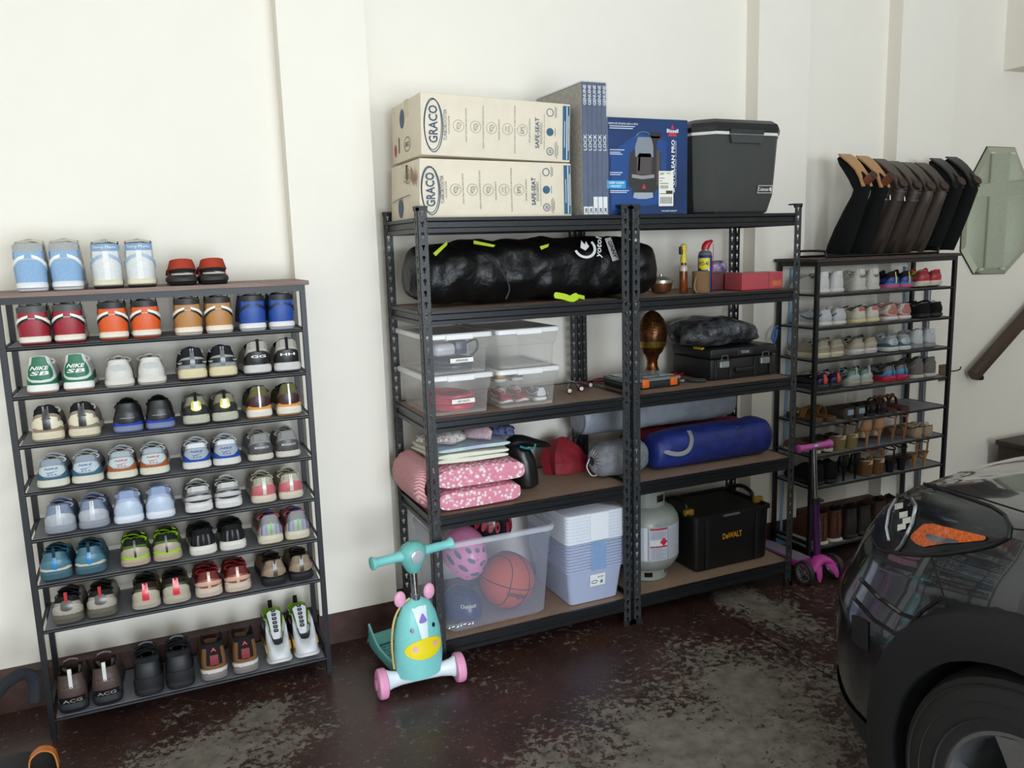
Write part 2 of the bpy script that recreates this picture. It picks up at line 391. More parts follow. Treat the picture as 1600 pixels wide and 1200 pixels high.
# ------------------------------------------------------------------ shoe racks
RW, RD, RH = .992, .279, 1.557
LVL = (1.398, 1.234, 1.069, .906, .741, .577, .411, .081)
m_rack = mat('#17181b', .45, .2, scale=200, var=.1)
def mesh_cloth():
    return mat('#8b8c90', .6, kind='weave', scale=260, col2='#6c6d70', bump=.2)
m_cloth = mesh_cloth()
def make_rack(loc, label, wood):
    t = thing('shoe_rack', label, 'shoe rack', loc); s = .019
    for x in (0, RW-s):
        for y in (0, RD-s):
            l = mesh_obj('leg', MB().box(x, y, .012, x+s, y+s, RH), m_rack, t)
            mesh_obj('foot', MB().lathe([(.008, 0), (.008, .013)], 10, Matrix.Translation((x+s/2, y+s/2, 0))), m_cap, l)
        mesh_obj('side_rail', MB().box(x+.002, s, RH-.022, x+s-.002, RD-s, RH), m_rack, t)
        mesh_obj('side_rail', MB().box(x+.003, s, .10, x+s-.003, RD-s, .116), m_rack, t)
    mesh_obj('top_rail', MB().box(s, .001, RH-.022, RW-s, .018, RH), m_rack, t)
    mesh_obj('top_rail', MB().box(s, RD-.018, RH-.022, RW-s, RD-.001, RH), m_rack, t)
    mesh_obj('top_board', MB().rbox(-.014, -.01, RH, RW+.014, RD+.01, RH+.016, .0015, 1), wood, t)
    for z in LVL:
        b = mesh_obj('shelf', MB().box(s+.004, .012, z-.004, RW-s-.004, RD-.012, z-.002), m_cloth, t)
        for y in (.008, RD-.008): mesh_obj('rail', MB().tube([(s-.002, y, z-.0092), (RW-s+.002, y, z-.0092)], .0065, 10), m_rack, b)
        for x in (s/2, RW-s/2): mesh_obj('side_bar', MB().box(x-.004, s-.002, z-.010, x+.004, RD-s+.002, z-.002), m_rack, b)
    return t
RLX, RLY = -2.2916, .186
RRX, RRY = 1.165, .146
rackL = make_rack((RLX, RLY, 0), 'tall black metal shoe rack with a pale grey-brown wooden top, full of sneakers', mat('#8b7468', .6, kind='wood', scale=2, col2='#6d584e'))
rackR = make_rack((RRX, RRY, 0), 'tall black metal shoe rack with a dark brown wooden top, carrying upside-down boots', mat('#47342a', .55, kind='wood', scale=2, col2='#2f221b'))
# ------------------------------------------------------------------ sneaker and boot builder
OUTL = [(0, 0), (.29, .02), (.425, .10), (.43, .22), (.40, .40), (.43, .58), (.465, .72), (.42, .86), (.27, .96),
        (.05, 1.0), (-.18, .98), (-.36, .88), (-.43, .72), (-.40, .58), (-.36, .42), (-.40, .22), (-.41, .10), (-.28, .02)]
def outline(s, side):
    k = len(OUTL); u = (s % 1.0)*k; i = int(u) % k; t = u-int(u)
    P = [OUTL[(i+j-1) % k] for j in range(4)]
    def c(a, b, d, e): return .5*(2*b+(d-a)*t+(2*a-5*b+4*d-e)*t*t+(3*b-a-3*d+e)*t**3)
    return c(*[p[0] for p in P]), c(*[p[1] for p in P])
class Shoe:
    """s: -.5..0..+.5 around the shoe (0 = back of heel, + = right), t: 0 sole edge .. 1 rim"""
    def __init__(g, root, side, p):
        g.root, g.side, g.p = root, side, p
        g.L = p.get('L', .272); g.Wd = p.get('W', .098)*1.075; g.hs = p.get('hs', .03); g.fs = p.get('fs', .02)
        g.rim = p.get('rim', [(0, .088), (.18, .08), (.38, .066), (.6, .084), (.85, .078), (1, .062)])
        g.r0 = p.get('r0', .035); g.r1 = p.get('r1', .60); g.rw = p.get('rw', .30)
        g.bul = p.get('bul', .005); g.lean = p.get('lean', 0.)
    def ol(g, s):
        if g.side > 0: x, y = outline(s, 1)
        else:
            x, y = outline(-s, 1); x = -x
        return x, y
    def zs(g, q): return g.hs+(g.fs-g.hs)*min(1, q*1.25)+max(0, q-.78)**2*.35
    def B(g, s):
        x, q = g.ol(s); return Vector((x*g.Wd*.95, g.L*(.5+(q-.5)*.965), g.zs(q)-.003)), q
    def T(g, s):
        x, q = g.ol(s); qq = min(max(q, 0), 1)
        sg = 1 if x >= 0 else -1
        k = min(1, max(0, (qq-.12)/.25)); k = k*k*(3-2*k)
        f = (1-k)*min(1, abs(x)/.425)+k*(max(sin(pi*min(1, qq*.93+.035)), 0)**.55)*min(1, abs(x)/.14)
        w = g.rw*g.Wd*f
        y = g.L*(g.r0+(g.r1-g.r0)*qq**.95)
        return Vector((sg*w, y, interp(g.rim, qq)))
    def P(g, s, t, off=0.):
        b, q = g.B(s); tp = g.T(s); q = min(max(q, 0), 1)
        ph = 1+1.0*q; pz = 1+.9*q
        a = t**ph if t > 0 else 0; c = 1-(1-min(t, 1))**pz
        v = Vector((b.x+(tp.x-b.x)*a, b.y+(tp.y-b.y)*a, b.z+(tp.z-b.z)*c))
        k = sin(pi*min(1, t*1.25))*g.bul*max(0, 1-q*1.1) if t < .8 else 0
        if k:
            d = Vector((b.x, b.y-g.L*.3, 0))
            if d.length > 1e-6: v += d.normalized()*k
        if off:
            e = .004
            ds = g.P(s+e, t)-g.P(s-e, t); dt = g.P(s, min(1, t+.02))-g.P(s, max(0, t-.02)); nn = ds.cross(dt)
            if nn.length > 1e-12:
                nn.normalize()
                if nn.dot(Vector((b.x, b.y-g.L*.42, .02))) < 0: nn = -nn
                v += nn*off
        return v
    def part(g, name, mb, m, parent=None, label=None): return mesh_obj(name, mb, m, parent or g.root, label=label)
    def upper(g, m, ml, N=36, Mt=8):
        rings = [[g.P(j/N-.5, i/Mt) for j in range(N)] for i in range(Mt+1)]
        up = g.part('upper', MB().loft(rings), m)
        top = rings[-1]; cx = sum((v for v in top), Vector())/N
        def ins(k, dz, base=None):
            return [Vector((v.x*(1-k), cx.y+(v.y-cx.y)*(1-k), (v.z+dz) if base is None else base+(v.z-base)*.12)) for v in top]
        zb = g.hs+.008
        li = MB().loft([[v.copy() for v in top], ins(.06, .0025), ins(.13, -.001), ins(.16, -.014), ins(.20, 0, zb)], True, False, True)
        g.part('lining', li, ml); return up
    def sole(g, mm, mo, zo=.008, flare=1.04, under=.012, N=36, heelkick=0., tread=0):
        def ring(k, f, lift=0):
            r = []
            for j in range(N):
                x, q = g.ol(j/N-.5); zt = g.zs(q); spring = max(0, q-.72)**2*.28
                z = spring+f*(zt-spring)
                y = g.L*(.5+(q-.5)*k)
                if f < .5: y += under*(1-f*2)*max(0, 1-q*4)
                r.append(Vector((x*g.Wd*k, y, max(z, spring*.9))))
            return r
        fo = zo/max(g.hs, .012)
        g.part('outsole', MB().loft([ring(.93, 0), ring(.985, fo*.5), ring(.99, fo)], True, True, True), mo)
        g.part('midsole', MB().loft([ring(.985, fo), ring(flare, fo+.15), ring(flare, .75), ring(.985, 1.0), ring(.93, 1.02)], True, True, True), mm)
    def ov(g, name, cols, m, off=.0018, nt=4, sub=2, sym=False, parent=None, label=None):
        """overlay panel: cols = [(s, tlo, thi)...]"""
        cs = []
        for (a, b) in zip(cols, cols[1:]):
            for i in range(sub):
                t = i/sub; cs.append(tuple(a[k]+(b[k]-a[k])*t for k in range(3)))
        cs.append(cols[-1]); out = None
        for sg in ((1, -1) if sym else (1,)):
            rings = [[g.P(s*sg, lo+(hi-lo)*i/nt, off) for i in range(nt+1)] for s, lo, hi in cs]
            back = [[g.P(s*sg, lo+(hi-lo)*i/nt, 0) for i in (0, nt)] for s, lo, hi in cs]
            mb = MB().loft(rings, False)
            mb.loft([[r[0], b[0]] for r, b in zip(rings, back)], False); mb.loft([[r[-1], b[1]] for r, b in zip(rings, back)], False)
            mb.loft([[g.P(cs[e][0]*sg, cs[e][1]+(cs[e][2]-cs[e][1])*i/nt, o) for i in range(nt+1)] for o in (0, off)], False) if False else None
            out = g.part(name, mb, m, parent, label)
        return out
    def text(g, txt, s, t, w, h, m, off=.0032, bold=True, name='heel_lettering', slant=0):
        """w in s units, h in t units"""
        vs, fs, tw = text2d(txt, bold)
        mb = MB().add([g.P(s+x/tw*w+slant*y*h, t+y*h, off) for x, y in vs], fs)
        g.part(name, mb, m)
    def tongue(g, m, h, back=.35, w=.42, ml=None):
        yf, zf = g.L*g.r1*.99, interp(g.rim, 1)-.004
        yb = g.L*back; rings = []
        for i in range(7):
            t = i/6; y = yf+(yb-yf)*t; z = zf+(h-zf)*(t**.9)+.004*sin(pi*t)
            ww = g.Wd*w*(.55+.45*t)/2
            rings.append([Vector((ww*u, y+abs(u)**2*.006, z-abs(u)**2*.010)) for u in (-1, -.6, 0, .6, 1)]+[Vector((ww*u, y+abs(u)**2*.006-.002, z-abs(u)**2*.010-.006)) for u in (1, .6, 0, -.6, -1)])
        g.th = h; g.tb = yb
        g.part('tongue', MB().loft(rings, True, True, True), m)
    def laces(g, m, n=5, bow=True, r=.0026):
        mb = MB(); ss = [.20+.2*i/(n-1) for i in range(n)]
        for i, s in enumerate(ss):
            a, b = g.P(s, .97, .003), g.P(-s, .97, .003); mid = (a+b)/2+Vector((0, 0, .010))
            mb.tube(smooth_path([a, mid, b], 4), r, 5)
            if i+1 < n:
                c = g.P(-ss[i+1], .97, .003); mb.tube(smooth_path([a, (a+c)/2+Vector((0, 0, .011)), c], 4), r*.9, 5)
        if bow:
            a, b = g.P(ss[0], .97), g.P(-ss[0], .97); c = (a+b)/2+Vector((0, 0, .016))
            for sg in (1, -1):
                mb.tube(smooth_path([c, c+Vector((sg*.022, .004, .012)), c+Vector((sg*.040, .0, .002)), c+Vector((sg*.026, -.008, -.003)), c], 5), r*.9, 5)
                mb.tube(smooth_path([c, c+Vector((sg*.014, -.012, .004)), c+Vector((sg*.034, -.020, -.016))], 4), r*.9, 5)
        g.part('laces', mb, m)
    def loop(g, m, hgt=.018, w=.010, name='pull_tab'):
        p = g.T(0); q = g.P(0, .55, .002)
        pts = smooth_path([q, g.P(0, .8, .0045), p+Vector((0, -.006, hgt*.5)), p+Vector((0, -.001, hgt)), p+Vector((0, .006, hgt*.4)), p+Vector((0, .006, -.01))], 4)
        g.part(name, MB().strap(pts, [Vector((0, -1, .3)) if i < len(pts)*.45 else (Vector((0, -.2, 1)) if i < len(pts)*.65 else Vector((0, 1, .2))) for i in range(len(pts))], w, .003), m)
def C(c, k='leather', r=.5):
    if k == 'leather': return mat(c, r, kind='leather', scale=90, var=.10, bump=.08)
    if k == 'suede': return mat(c, .9, kind='plain', scale=240, var=.16, bump=.25, spec=.2)
    if k == 'knit': return mat(c, .85, kind='weave', scale=330, var=.3, bump=.4, spec=.2)
    if k == 'rubber': return mat(c, .6, kind='plain', scale=40, var=.06, bump=.05)
    if k == 'mesh': return mat(c, .8, kind='voronoi', scale=420, var=.35, bump=.4, spec=.25)
    if k == 'gloss': return mat(c, .25, kind='plain', scale=40, var=.06, bump=.03)
    if k == 'cloth': return mat(c, .85, kind='weave', scale=420, var=.12, bump=.2, spec=.2)
NSHOE = [0]
LSHOE = 'sneakers on the pale-topped rack'
def pair(build, px, rackx, y, z, desc, cat='shoe', grp=None, turn=0, dx=None, name=None, scale=1., **kw):
    """two mirrored shoes; desc is completed with the foot it belongs to"""
    for i, sd in enumerate((-1, 1)):
        foot = 'left' if sd < 0 else 'right'
        if turn: foot = 'right' if sd < 0 else 'left'
        nm = name or cat.replace(' ', '_')
        t = thing(nm, foot+'-foot '+desc, cat, (rackx[i], y, z), (0, 0, (pi if turn else 0)+radians(random.uniform(-1.2, 1.2))), grp)
        if scale != 1: t.scale = (scale,)*3
        build(t, sd if not turn else -sd, **kw)
        NSHOE[0] += 1
HI = [(0, .150), (.15, .143), (.35, .140), (.55, .158), (.75, .128), (1, .072)]
LO = None
# ---- style builders ---------------------------------------------------------
def high_top(t, sd, main, collar, sole='#e4ddcc', out=None, swoosh='#eee9dc', edge=None, lining=None, k='leather', seam=None, script=None, lace=None, toe=None, heel=None, hk=.87):
    g = Shoe(t, sd, dict(rim=[(q, z*hk) for q, z in HI], hs=.031, fs=.024, bul=.003, rw=.40, r0=.004, r1=.56, L=.275, W=.099))
    g.sole(C(sole, 'rubber'), C(out or sole, 'rubber'), zo=.009, flare=1.03)
    g.upper(C(toe or main, k), C(lining or collar, 'cloth'))
    h = C(heel or main, k); e = .0022
    g.ov('heel_counter', [(-.14, .0, .44), (-.10, 0, .50), (-.05, 0, .57), (0, 0, .60), (.05, 0, .57), (.10, 0, .50), (.14, 0, .44)], h, e)
    g.ov('heel_panel', [(-.16, .60, .80), (-.08, .62, .80), (0, .62, .80), (.08, .62, .80), (.16, .60, .80)], C(main, k), e)
    g.ov('collar', [(-.22, .82, 1.0), (-.1, .80, 1.0), (0, .79, 1.0), (.1, .80, 1.0), (.22, .82, 1.0)], C(collar, k), .003)
    if edge: g.ov('swoosh_edge', [(.018, .57, .72), (.05, .49, .67), (.085, .36, .56), (.13, .27, .48), (.2, .17, .42), (.27, .22, .34)], C(edge), .0034, sym=True)
    g.ov('swoosh', [(.018, .64, .72), (.05, .57, .66), (.085, .46, .56), (.13, .36, .48), (.2, .24, .42), (.27, .24, .32)], C(swoosh), .0045, sym=True)
    if seam: g.ov('heel_seam', [(-.016, 0, .8), (.016, 0, .8)], C(seam), .0032)
    if script: g.text(script, 0, .90, .13, .075, C('#f4f2ec'), .0042, bold=False)
    g.tongue(C(collar, 'cloth'), .166*hk, .30); g.laces(C(lace or '#d9d4c6', 'cloth'), 6, False)
    return g
def court_low(t, sd, base, heel, sole='#e9e6dc', out='#e9e6dc', k='leather', fox=None, tab=None, lace=None, txt=None, txtc='#f2f0ea', lining='#d8d6d0', swoosh=None, hs=.03, rim=None, bow=True, patch=None, flare=1.03, zo=.008):
    g = Shoe(t, sd, dict(hs=hs, fs=.022, L=.272, W=.1, rim=rim or [(0, .096), (.15, .088), (.38, .070), (.6, .088), (.85, .08), (1, .064)]))
    g.sole(C(sole, 'rubber'), C(out, 'rubber'), zo=zo, flare=flare)
    g.upper(C(base, k), C(lining, 'cloth'))
    if fox: g.ov('foxing', [(-.3, 0, .30), (-.18, 0, .22), (-.12, 0, .26), (-.05, 0, .12), (0, 0, .10), (.05, 0, .12), (.12, 0, .26), (.18, 0, .22), (.3, 0, .30)], C(fox, k))
    if heel: g.ov('heel_panel', [(-.078, .36, .52), (-.068, .28, .66), (-.052, .23, .74), (-.046, .22, .98), (0, .19, 1.0), (.046, .22, .98), (.052, .23, .74), (.068, .28, .66), (.078, .36, .52)], C(heel, k), .0024)
    if patch: g.ov('heel_patch', [(-.05, .52, .70), (-.025, .48, .76), (0, .47, .78), (.025, .48, .76), (.05, .52, .70)], C(patch, 'rubber'), .0026)
    if tab: g.ov('heel_tab', [(-.05, .74, 1.0), (0, .72, 1.0), (.05, .74, 1.0)], C(tab, k), .0034)
    if swoosh: g.ov('swoosh', [(.075, .62, .72), (.12, .42, .60), (.2, .22, .46), (.27, .26, .38), (.32, .4, .44)], C(swoosh), .003, sym=True)
    if txt:
        for j, w in enumerate(txt): g.text(w, 0, .60-.17*j, .10, .125, C(txtc), .0042, slant=.10)
    g.tongue(C(base, 'cloth'), .105, .33); g.laces(C(lace or '#dfdcd2', 'cloth'), 5, bow)
    return g
def wave_runner(t, sd, base, wave, patch, sole, out='#6b6760', txt='NIKE', txtc='#2f5f86', lining='#c9cbcd', lace='#d9d9d6', heelk='mesh', bubble='#d5dadd', tops=None):
    g = Shoe(t, sd, dict(hs=.036, fs=.026, L=.28, W=.102, bul=.006, rim=[(0, .102), (.1, .094), (.36, .07), (.6, .092), (.85, .084), (1, .066)]))
    g.sole(C(sole, 'rubber'), C(out, 'rubber'), zo=.007, flare=1.06, under=.016)
    g.upper(C(base, heelk), C(lining, 'cloth'))
    g.ov('mudguard', [(-.42, 0, .32), (-.3, 0, .2), (-.2, 0, .36), (-.11, 0, .42), (-.07, 0, .30), (-.04, 0, .17), (0, 0, .15), (.04, 0, .17), (.07, 0, .30), (.11, 0, .42), (.2, 0, .36), (.3, 0, .2), (.42, 0, .32)], C(wave, 'suede'), .0024)
    g.ov('heel_patch', [(-.085, .40, .66), (-.05, .26, .70), (0, .22, .72), (.05, .26, .70), (.085, .40, .66)], C(patch, 'rubber'), .002)
    if tops: g.ov('heel_collar', [(-.15, .72, 1), (-.07, .76, 1), (0, .78, 1), (.07, .76, 1), (.15, .72, 1)], C(tops, 'suede'), .0022)
    g.text(txt, .0, .58, .075, .09, C(txtc), .0042, slant=.1)
    sw = [(-.03, .42), (-.022, .38), (-.005, .385), (.04, .47), (-.008, .42), (-.022, .41), (-.03, .44)]
    g.part('heel_logo', MB().add([g.P(a, b, .0044) for a, b in sw], [tuple(range(len(sw)))]), C(txtc))
    for k in (-1, 0, 1): g.ov('logo_dash', [(k*.018-.005, .29, .325), (k*.018+.005, .29, .325)], C(txtc), .0042, 1, 1)
    for sg in (1, -1):
        g.part('air_window', MB().sphere((sg*.036, .058, .019), 1, 10, 6, None, (.0045, .022, .008)), C(bubble, 'gloss'))
    g.tongue(C(base, 'cloth'), .112, .34); g.laces(C(lace, 'cloth'), 6)
    return g
def tech_runner(t, sd, base, heel, sole, out, k='mesh', tab=None, tabw=.02, cols=None, hs=.04, fs=.028, collar=None, lining='#3a3b3d', lace='#e4e2dd', rim=None, loop=None, band=None, W=.102, L=.282, under=.022, clip=None, clipc=None, spot=None, txt=None, txtc='#efeee8', flare=1.05, bow=True, stripes=None, side=None, zo=.008, looph=.016):
    g = Shoe(t, sd, dict(hs=hs, fs=fs, L=L, W=W, bul=.006, rim=rim or [(0, .108), (.1, .100), (.34, .072), (.6, .094), (.85, .086), (1, .068)]))
    g.sole(C(sole, 'rubber'), C(out, 'rubber'), zo=zo, flare=flare, under=under)
    g.upper(C(base, k), C(lining, 'cloth'))
    if heel: g.ov('heel_counter', [(-.15, 0, .22), (-.11, 0, .40), (-.07, 0, .55), (0, 0, .62), (.07, 0, .55), (.11, 0, .40), (.15, 0, .22)], C(heel, 'leather', .4), .0024)
    if band: g.ov('heel_band', [(-.14, .18, .34), (-.07, .24, .46), (0, .26, .50), (.07, .24, .46), (.14, .18, .34)], C(band), .0036)
    if collar: g.ov('collar', [(-.2, .74, 1), (-.1, .70, 1), (0, .72, 1), (.1, .70, 1), (.2, .74, 1)], C(collar, 'cloth'), .003)
    if clip: g.ov('heel_clip', [(-.12, -.02, .10), (-.08, -.02, .2), (-.05, -.02, .14), (0, -.02, .12), (.05, -.02, .14), (.08, -.02, .2), (.12, -.02, .10)], C(clip, 'gloss'), .004)
    if spot: g.ov('heel_badge', [(-.032, .38, .72), (-.02, .30, .80), (0, .27, .82), (.02, .30, .80), (.032, .38, .72)], C(spot, 'gloss'), .0045)
    if clipc: g.ov('badge_centre', [(-.017, .42, .72), (0, .38, .76), (.017, .42, .72)], C(clipc, 'gloss'), .0056)
    if side: g.ov('side_panel', [(.12, .25, .60), (.2, .2, .62), (.28, .2, .55), (.34, .25, .4)], C(side, 'leather'), .0026, sym=True)
    if stripes:
        for i, c in enumerate(stripes):
            a = -.10+.2*i/(len(stripes)-1); g.ov('stripe', [(a-.006, .1, .70-.9*abs(a)), (a+.006, .1, .70-.9*abs(a))], C(c), .0036, 4, 1)
    if tab: g.ov('heel_tab', [(-tabw, .12, 1.0), (0, .10, 1.02), (tabw, .12, 1.0)], C(tab, 'gloss'), .0048)
    if loop: g.loop(C(loop, 'cloth'), looph)
    if txt:
        if isinstance(txt, str): g.text(txt.split('|')[0 if sd < 0 else -1], 0, .38, .09, .10, C(txtc), .0054)
        else:
            for (w, s, tt, ww, hh) in txt: g.text(w, s, tt, ww, hh, C(txtc), .0056)
    g.tongue(C(lining if collar is None else collar, 'cloth'), .118, .33); g.laces(C(lace, 'cloth'), 6, bow)
    return g
def ankle_boot(t, sd, main, sole, out, h=.165, k='leather', lining='#1c1a19', lace=None, panel=None, badge=None, loop=None, hs=.032, fs=.024, txt=None, txtc='#cfcac0', tpanel=None, W=.1, L=.28, rim=None, r1=.5, cuff=None, tongue=None, zo=.01, shin=None, ph=1., block=None):
    g = Shoe(t, sd, dict(hs=hs, fs=fs, L=L, W=W, bul=.005, rw=.34, r0=.02, r1=r1, rim=rim or [(0, h), (.2, h-.006), (.4, h-.004), (.6, h+.006), (.8, h-.03), (1, .085)]))
    g.sole(C(sole, 'rubber'), C(out, 'rubber'), zo=zo, flare=1.05)
    g.upper(C(main, k), C(lining, 'cloth'), 36, 10)
    if panel: g.ov('heel_counter', [(-.13, 0, .28*ph), (-.08, 0, .36*ph), (0, 0, .38*ph), (.08, 0, .36*ph), (.13, 0, .28*ph)], C(panel), .0046)
    if block: g.ov('heel_block', [(-.026, .30, .62), (.026, .30, .62)], C(block), .0056)
    if badge: g.ov('heel_badge', [(-.075, .04, .21), (-.04, .02, .23), (0, .02, .23), (.04, .02, .23), (.075, .04, .21)], C(badge, 'gloss'), .0044)
    if tpanel: g.ov('heel_strip', [(-.05, .30, .98), (0, .26, 1.0), (.05, .30, .98)], C(tpanel, 'cloth'), .004)
    if cuff: g.ov('collar', [(-.25, .86, 1), (-.1, .84, 1), (0, .84, 1), (.1, .84, 1), (.25, .86, 1)], C(cuff, 'cloth'), .004)
    if shin: g.ov('heel_stripe', [(-.014, .2, .9), (.014, .2, .9)], C(shin), .005)
    if txt:
        for (w, s, tt, ww, hh, *cc) in txt: g.text(w, s, tt, ww, hh, C(cc[0] if cc else txtc), .0060)
    if tongue: g.tongue(C(tongue, k), h+.03, .30)
    if lace: g.laces(C(lace, 'cloth'), 6, False)
    if loop: g.loop(C(loop, 'cloth'), .022, .012)
    return g
# ------------------------------------------------------------------ sneakers on the pale-topped rack
def xat(px, y, z):
    k = (px-800)/FPX; dy, dz = y-CAMPOS.y, z-CAMPOS.z
    return CAMPOS.x-((RT.y-k*FW.y)*dy+(RT.z-k*FW.z)*dz)/(RT.x-k*FW.x)
def putL(lv, pxs, build, desc, cat='shoe', turn=0, y=None, name=None, **kw):
    z = (RH+.0165) if lv == 0 else LVL[lv-1]-.0015
    y = RLY-.002 if y is None else y
    xs = [xat(p, y+.01, z+.025) for p in pxs]
    md = 1.01*kw.get('W', .1)+.001
    if xs[1]-xs[0] < md:                           # neighbours may touch, not interlock
        c = (xs[0]+xs[1])/2; xs = [c-md/2, c+md/2]
    pair(build, None, xs, y+(.27 if turn else 0), z, desc, cat, 'shoes on the pale-topped rack', turn, name=name, **kw)
HT, SN, BT = 'high-top sneaker', 'sneaker', 'boot'
putL(0, (52, 102), high_top, 'light blue suede high-top with grey collar and white swoosh, on the rack top', HT, main='#8fb0d0', collar='#a9aaa8', sole='#e2e2e2', swoosh='#ecebe7', k='suede', toe='#c9cccb', hk=1.04)
putL(0, (170, 220), high_top, 'white leather high-top with blue scripted ankle collar, on the rack top', HT, main='#d3d5d3', collar='#7f9cba', sole='#d8d0b6', out='#3a3632', swoosh='#9fb4cb', seam='#e0dfda', script='Sorry Mama', lining='#22304a', hk=1.0)
def sandal_heel(t, sd, strap, base, inner):
    g = Shoe(t, sd, dict(hs=.034, fs=.026, L=.272, W=.1, rim=[(0, .04), (1, .034)]))
    g.sole(C(base, 'rubber'), C('#1c1b1a', 'rubber'), zo=.01, flare=1.06)
    def arc(y, w, h, tilt=0, n=10):
        return [Vector((w*cos(pi*i/n), y+tilt*sin(pi*i/n), .032+h*sin(pi*i/n)**.8)) for i in range(n+1)]
    def sw(a, w, m, nm):
        nr = [Vector((cos(pi*i/(len(a)-1)), 0, sin(pi*i/(len(a)-1))+.2)) for i in range(len(a))]; g.part(nm, MB().strap(a, nr, w, .006), m)
    hp = [Vector((.041*sin(u), .075-.062*cos(u), .066+.010*cos(u))) for u in [-1.75+3.5*i/12 for i in range(13)]]
    g.part('heel_strap', MB().strap(hp, [Vector((v.x, v.y-.07, .012)) for v in hp], .034, .006), C(strap, 'suede'))
    g.part('heel_sling', MB().strap([v+Vector((0, .004, -.022)) for v in hp], [Vector((v.x, v.y-.07, -.02)) for v in hp], .016, .005), C(base, 'cloth'))
    sw(arc(.125, .044, .058, -.015), .042, C(strap, 'suede'), 'ankle_strap'); sw(arc(.20, .048, .038), .05, C(base, 'cloth'), 'toe_strap')
    g.part('footbed', MB().loft([[Vector((g.ol(j/24-.5)[0]*.088, .272*(.5+(g.ol(j/24-.5)[1]-.5)*.9), .0365-.008*g.ol(j/24-.5)[1]+dz)) for j in range(24)] for dz in (0, .006)], True, True, True), C(inner, 'suede'))
putL(0, (286.6, 335), sandal_heel, 'black sporty sandal with red-orange heel and ankle straps, on the rack top', 'sandal', name='strap_sandal', strap='#a8402c', base='#262625', inner='#b9b4ac')
putL(1, (56, 106), high_top, 'red leather high-top with charcoal collar and white swoosh', HT, main='#951a2b', collar='#4a4a48', sole='#e6dfce', out='#8b1a28', edge='#1a1718', toe='#cfc9bf')
putL(1, (181, 226), high_top, 'bright orange leather high-top with black collar', HT, main='#d8591f', collar='#1d1c1d', sole='#e4dccb', out='#b44a1e', edge='#1b1919', toe='#d6d0c6')
putL(1, (297, 342), high_top, 'wheat tan leather high-top with black collar', HT, main='#b07a40', collar='#1f1d1c', sole='#e9dccb', out='#d9c8b2', edge='#1d1a18', toe='#cdb893')
putL(1, (399, 440), high_top, 'royal blue leather high-top with black collar and black swoosh', HT, main='#1b4795', collar='#17181b', sole='#e2e0df', out='#c9c8c8', swoosh='#131d36', toe='#1b4795')
putL(2, (66, 122), court_low, 'white low sneaker with green heel panel lettered in white', SN, base='#d9dad6', heel='#1f6b4a', fox='#1f6b4a', sole='#ecebe6', out='#a2704d', txt=('NIKE', 'SB'), hs=.034, rim=[(0, .128), (.15, .112), (.38, .084), (.6, .1), (.85, .088), (1, .068)])
putL(2, (189, 236), court_low, 'plain white leather low sneaker with loose ribbon laces', SN, base='#cfccc4', heel=None, patch='#b9bab8', sole='#d6d1c6', out='#cfc8ba', lace='#b8b3a4')
putL(2, (304, 348), tech_runner, 'black runner with chunky cream sole and white-printed heel band', SN, base='#232326', heel='#8f9290', sole='#dccfa8', out='#2a2826', band='#161617', lining='#2a3050', txt=[('"AIR"', -.085, .33, .05, .08), ('"AIR"', .085, .33, .05, .08)], tab='#5d6062', tabw=.014, hs=.046, rim=[(0, .118), (.1, .112), (.34, .082), (.6, .1), (.85, .09), (1, .07)], lace='#b9bac2')
putL(2, (405, 450), tech_runner, 'grey and white runner with black heel band and big white letters', SN, base='#b4b0a6', k='suede', heel='#1b1a1b', sole='#d4cfcc', out='#2c2b2c', txt='GG|HH', collar='#a9a69b', lace='#1d1d1d', loop='#1f1f1f', looph=.006, hs=.042, rim=[(0, .128), (.1, .116), (.34, .086), (.6, .1), (.85, .09), (1, .07)])
putL(3, (75.6, 131), tech_runner, 'cream and taupe sneaker with a black dash on the bulbous heel', SN, base='#9b8d80', k='suede', heel='#ddd3b8', sole='#d9cfb4', out='#c2b498', lining='#1b1a1a', collar='#1d1c1c', tab='#1a1919', tabw=.02, clip='#8d7d6c', hs=.040, txt=[('-', 0, .52, .05, .22), ('23', .075, .46, .03, .1)], txtc='#26211d', lace='#d8d1c0', rim=[(0, .125), (.1, .11), (.34, .082), (.6, .1), (.85, .09), (1, .07)])
putL(3, (203, 248), tech_runner, 'black leather sneaker with blue stripe above a periwinkle sole', SN, base='#1b1b1d', k='leather', heel='#202022', band=None, clip='#2b43a0', sole='#7d86a8', out='#6a7296', lining='#121213', lace='#1c1c1c', hs=.032, W=.1, txt='.', txtc='#d8d8d8')
putL(3, (311, 350), tech_runner, 'olive-grey and black sneaker with yellow-rimmed white heel badge', SN, base='#83826f', k='suede', heel='#2b2c2a', sole='#b9b8a6', out='#2c2b27', spot='#d8c443', clipc='#e9e8e0', lining='#8b8a7c', loop='#191919', hs=.044, lace='#77766a', W=.096)
putL(3, (407, 453), tech_runner, 'olive and maroon runner on a white sole splashed with orange', SN, base='#65633b', k='suede', heel='#3d2024', sole='#e4ddd0', out='#c98a45', tab='#e7e4dc', tabw=.007, lining='#2a2f52', lace='#1f1f24', hs=.042, clip='#d9994f', rim=[(0, .126), (.1, .108), (.34, .08), (.6, .1), (.85, .09), (1, .07)], W=.096)
putL(4, (86, 133.5), wave_runner, 'pale grey retro runner with teal blue wave panel', SN, base='#a9b1b6', wave='#3f6478', patch='#b7c2c8', sole='#d6d2c1', txtc='#2f5f86', tops='#8f9aa6')
putL(4, (195, 238), wave_runner, 'pale grey retro runner with burnt orange wave panel', SN, base='#a8b0b3', wave='#a85a31', patch='#b9c5c6', sole='#d9d6c4', txtc='#b5452f', tops='#a3aeb4')
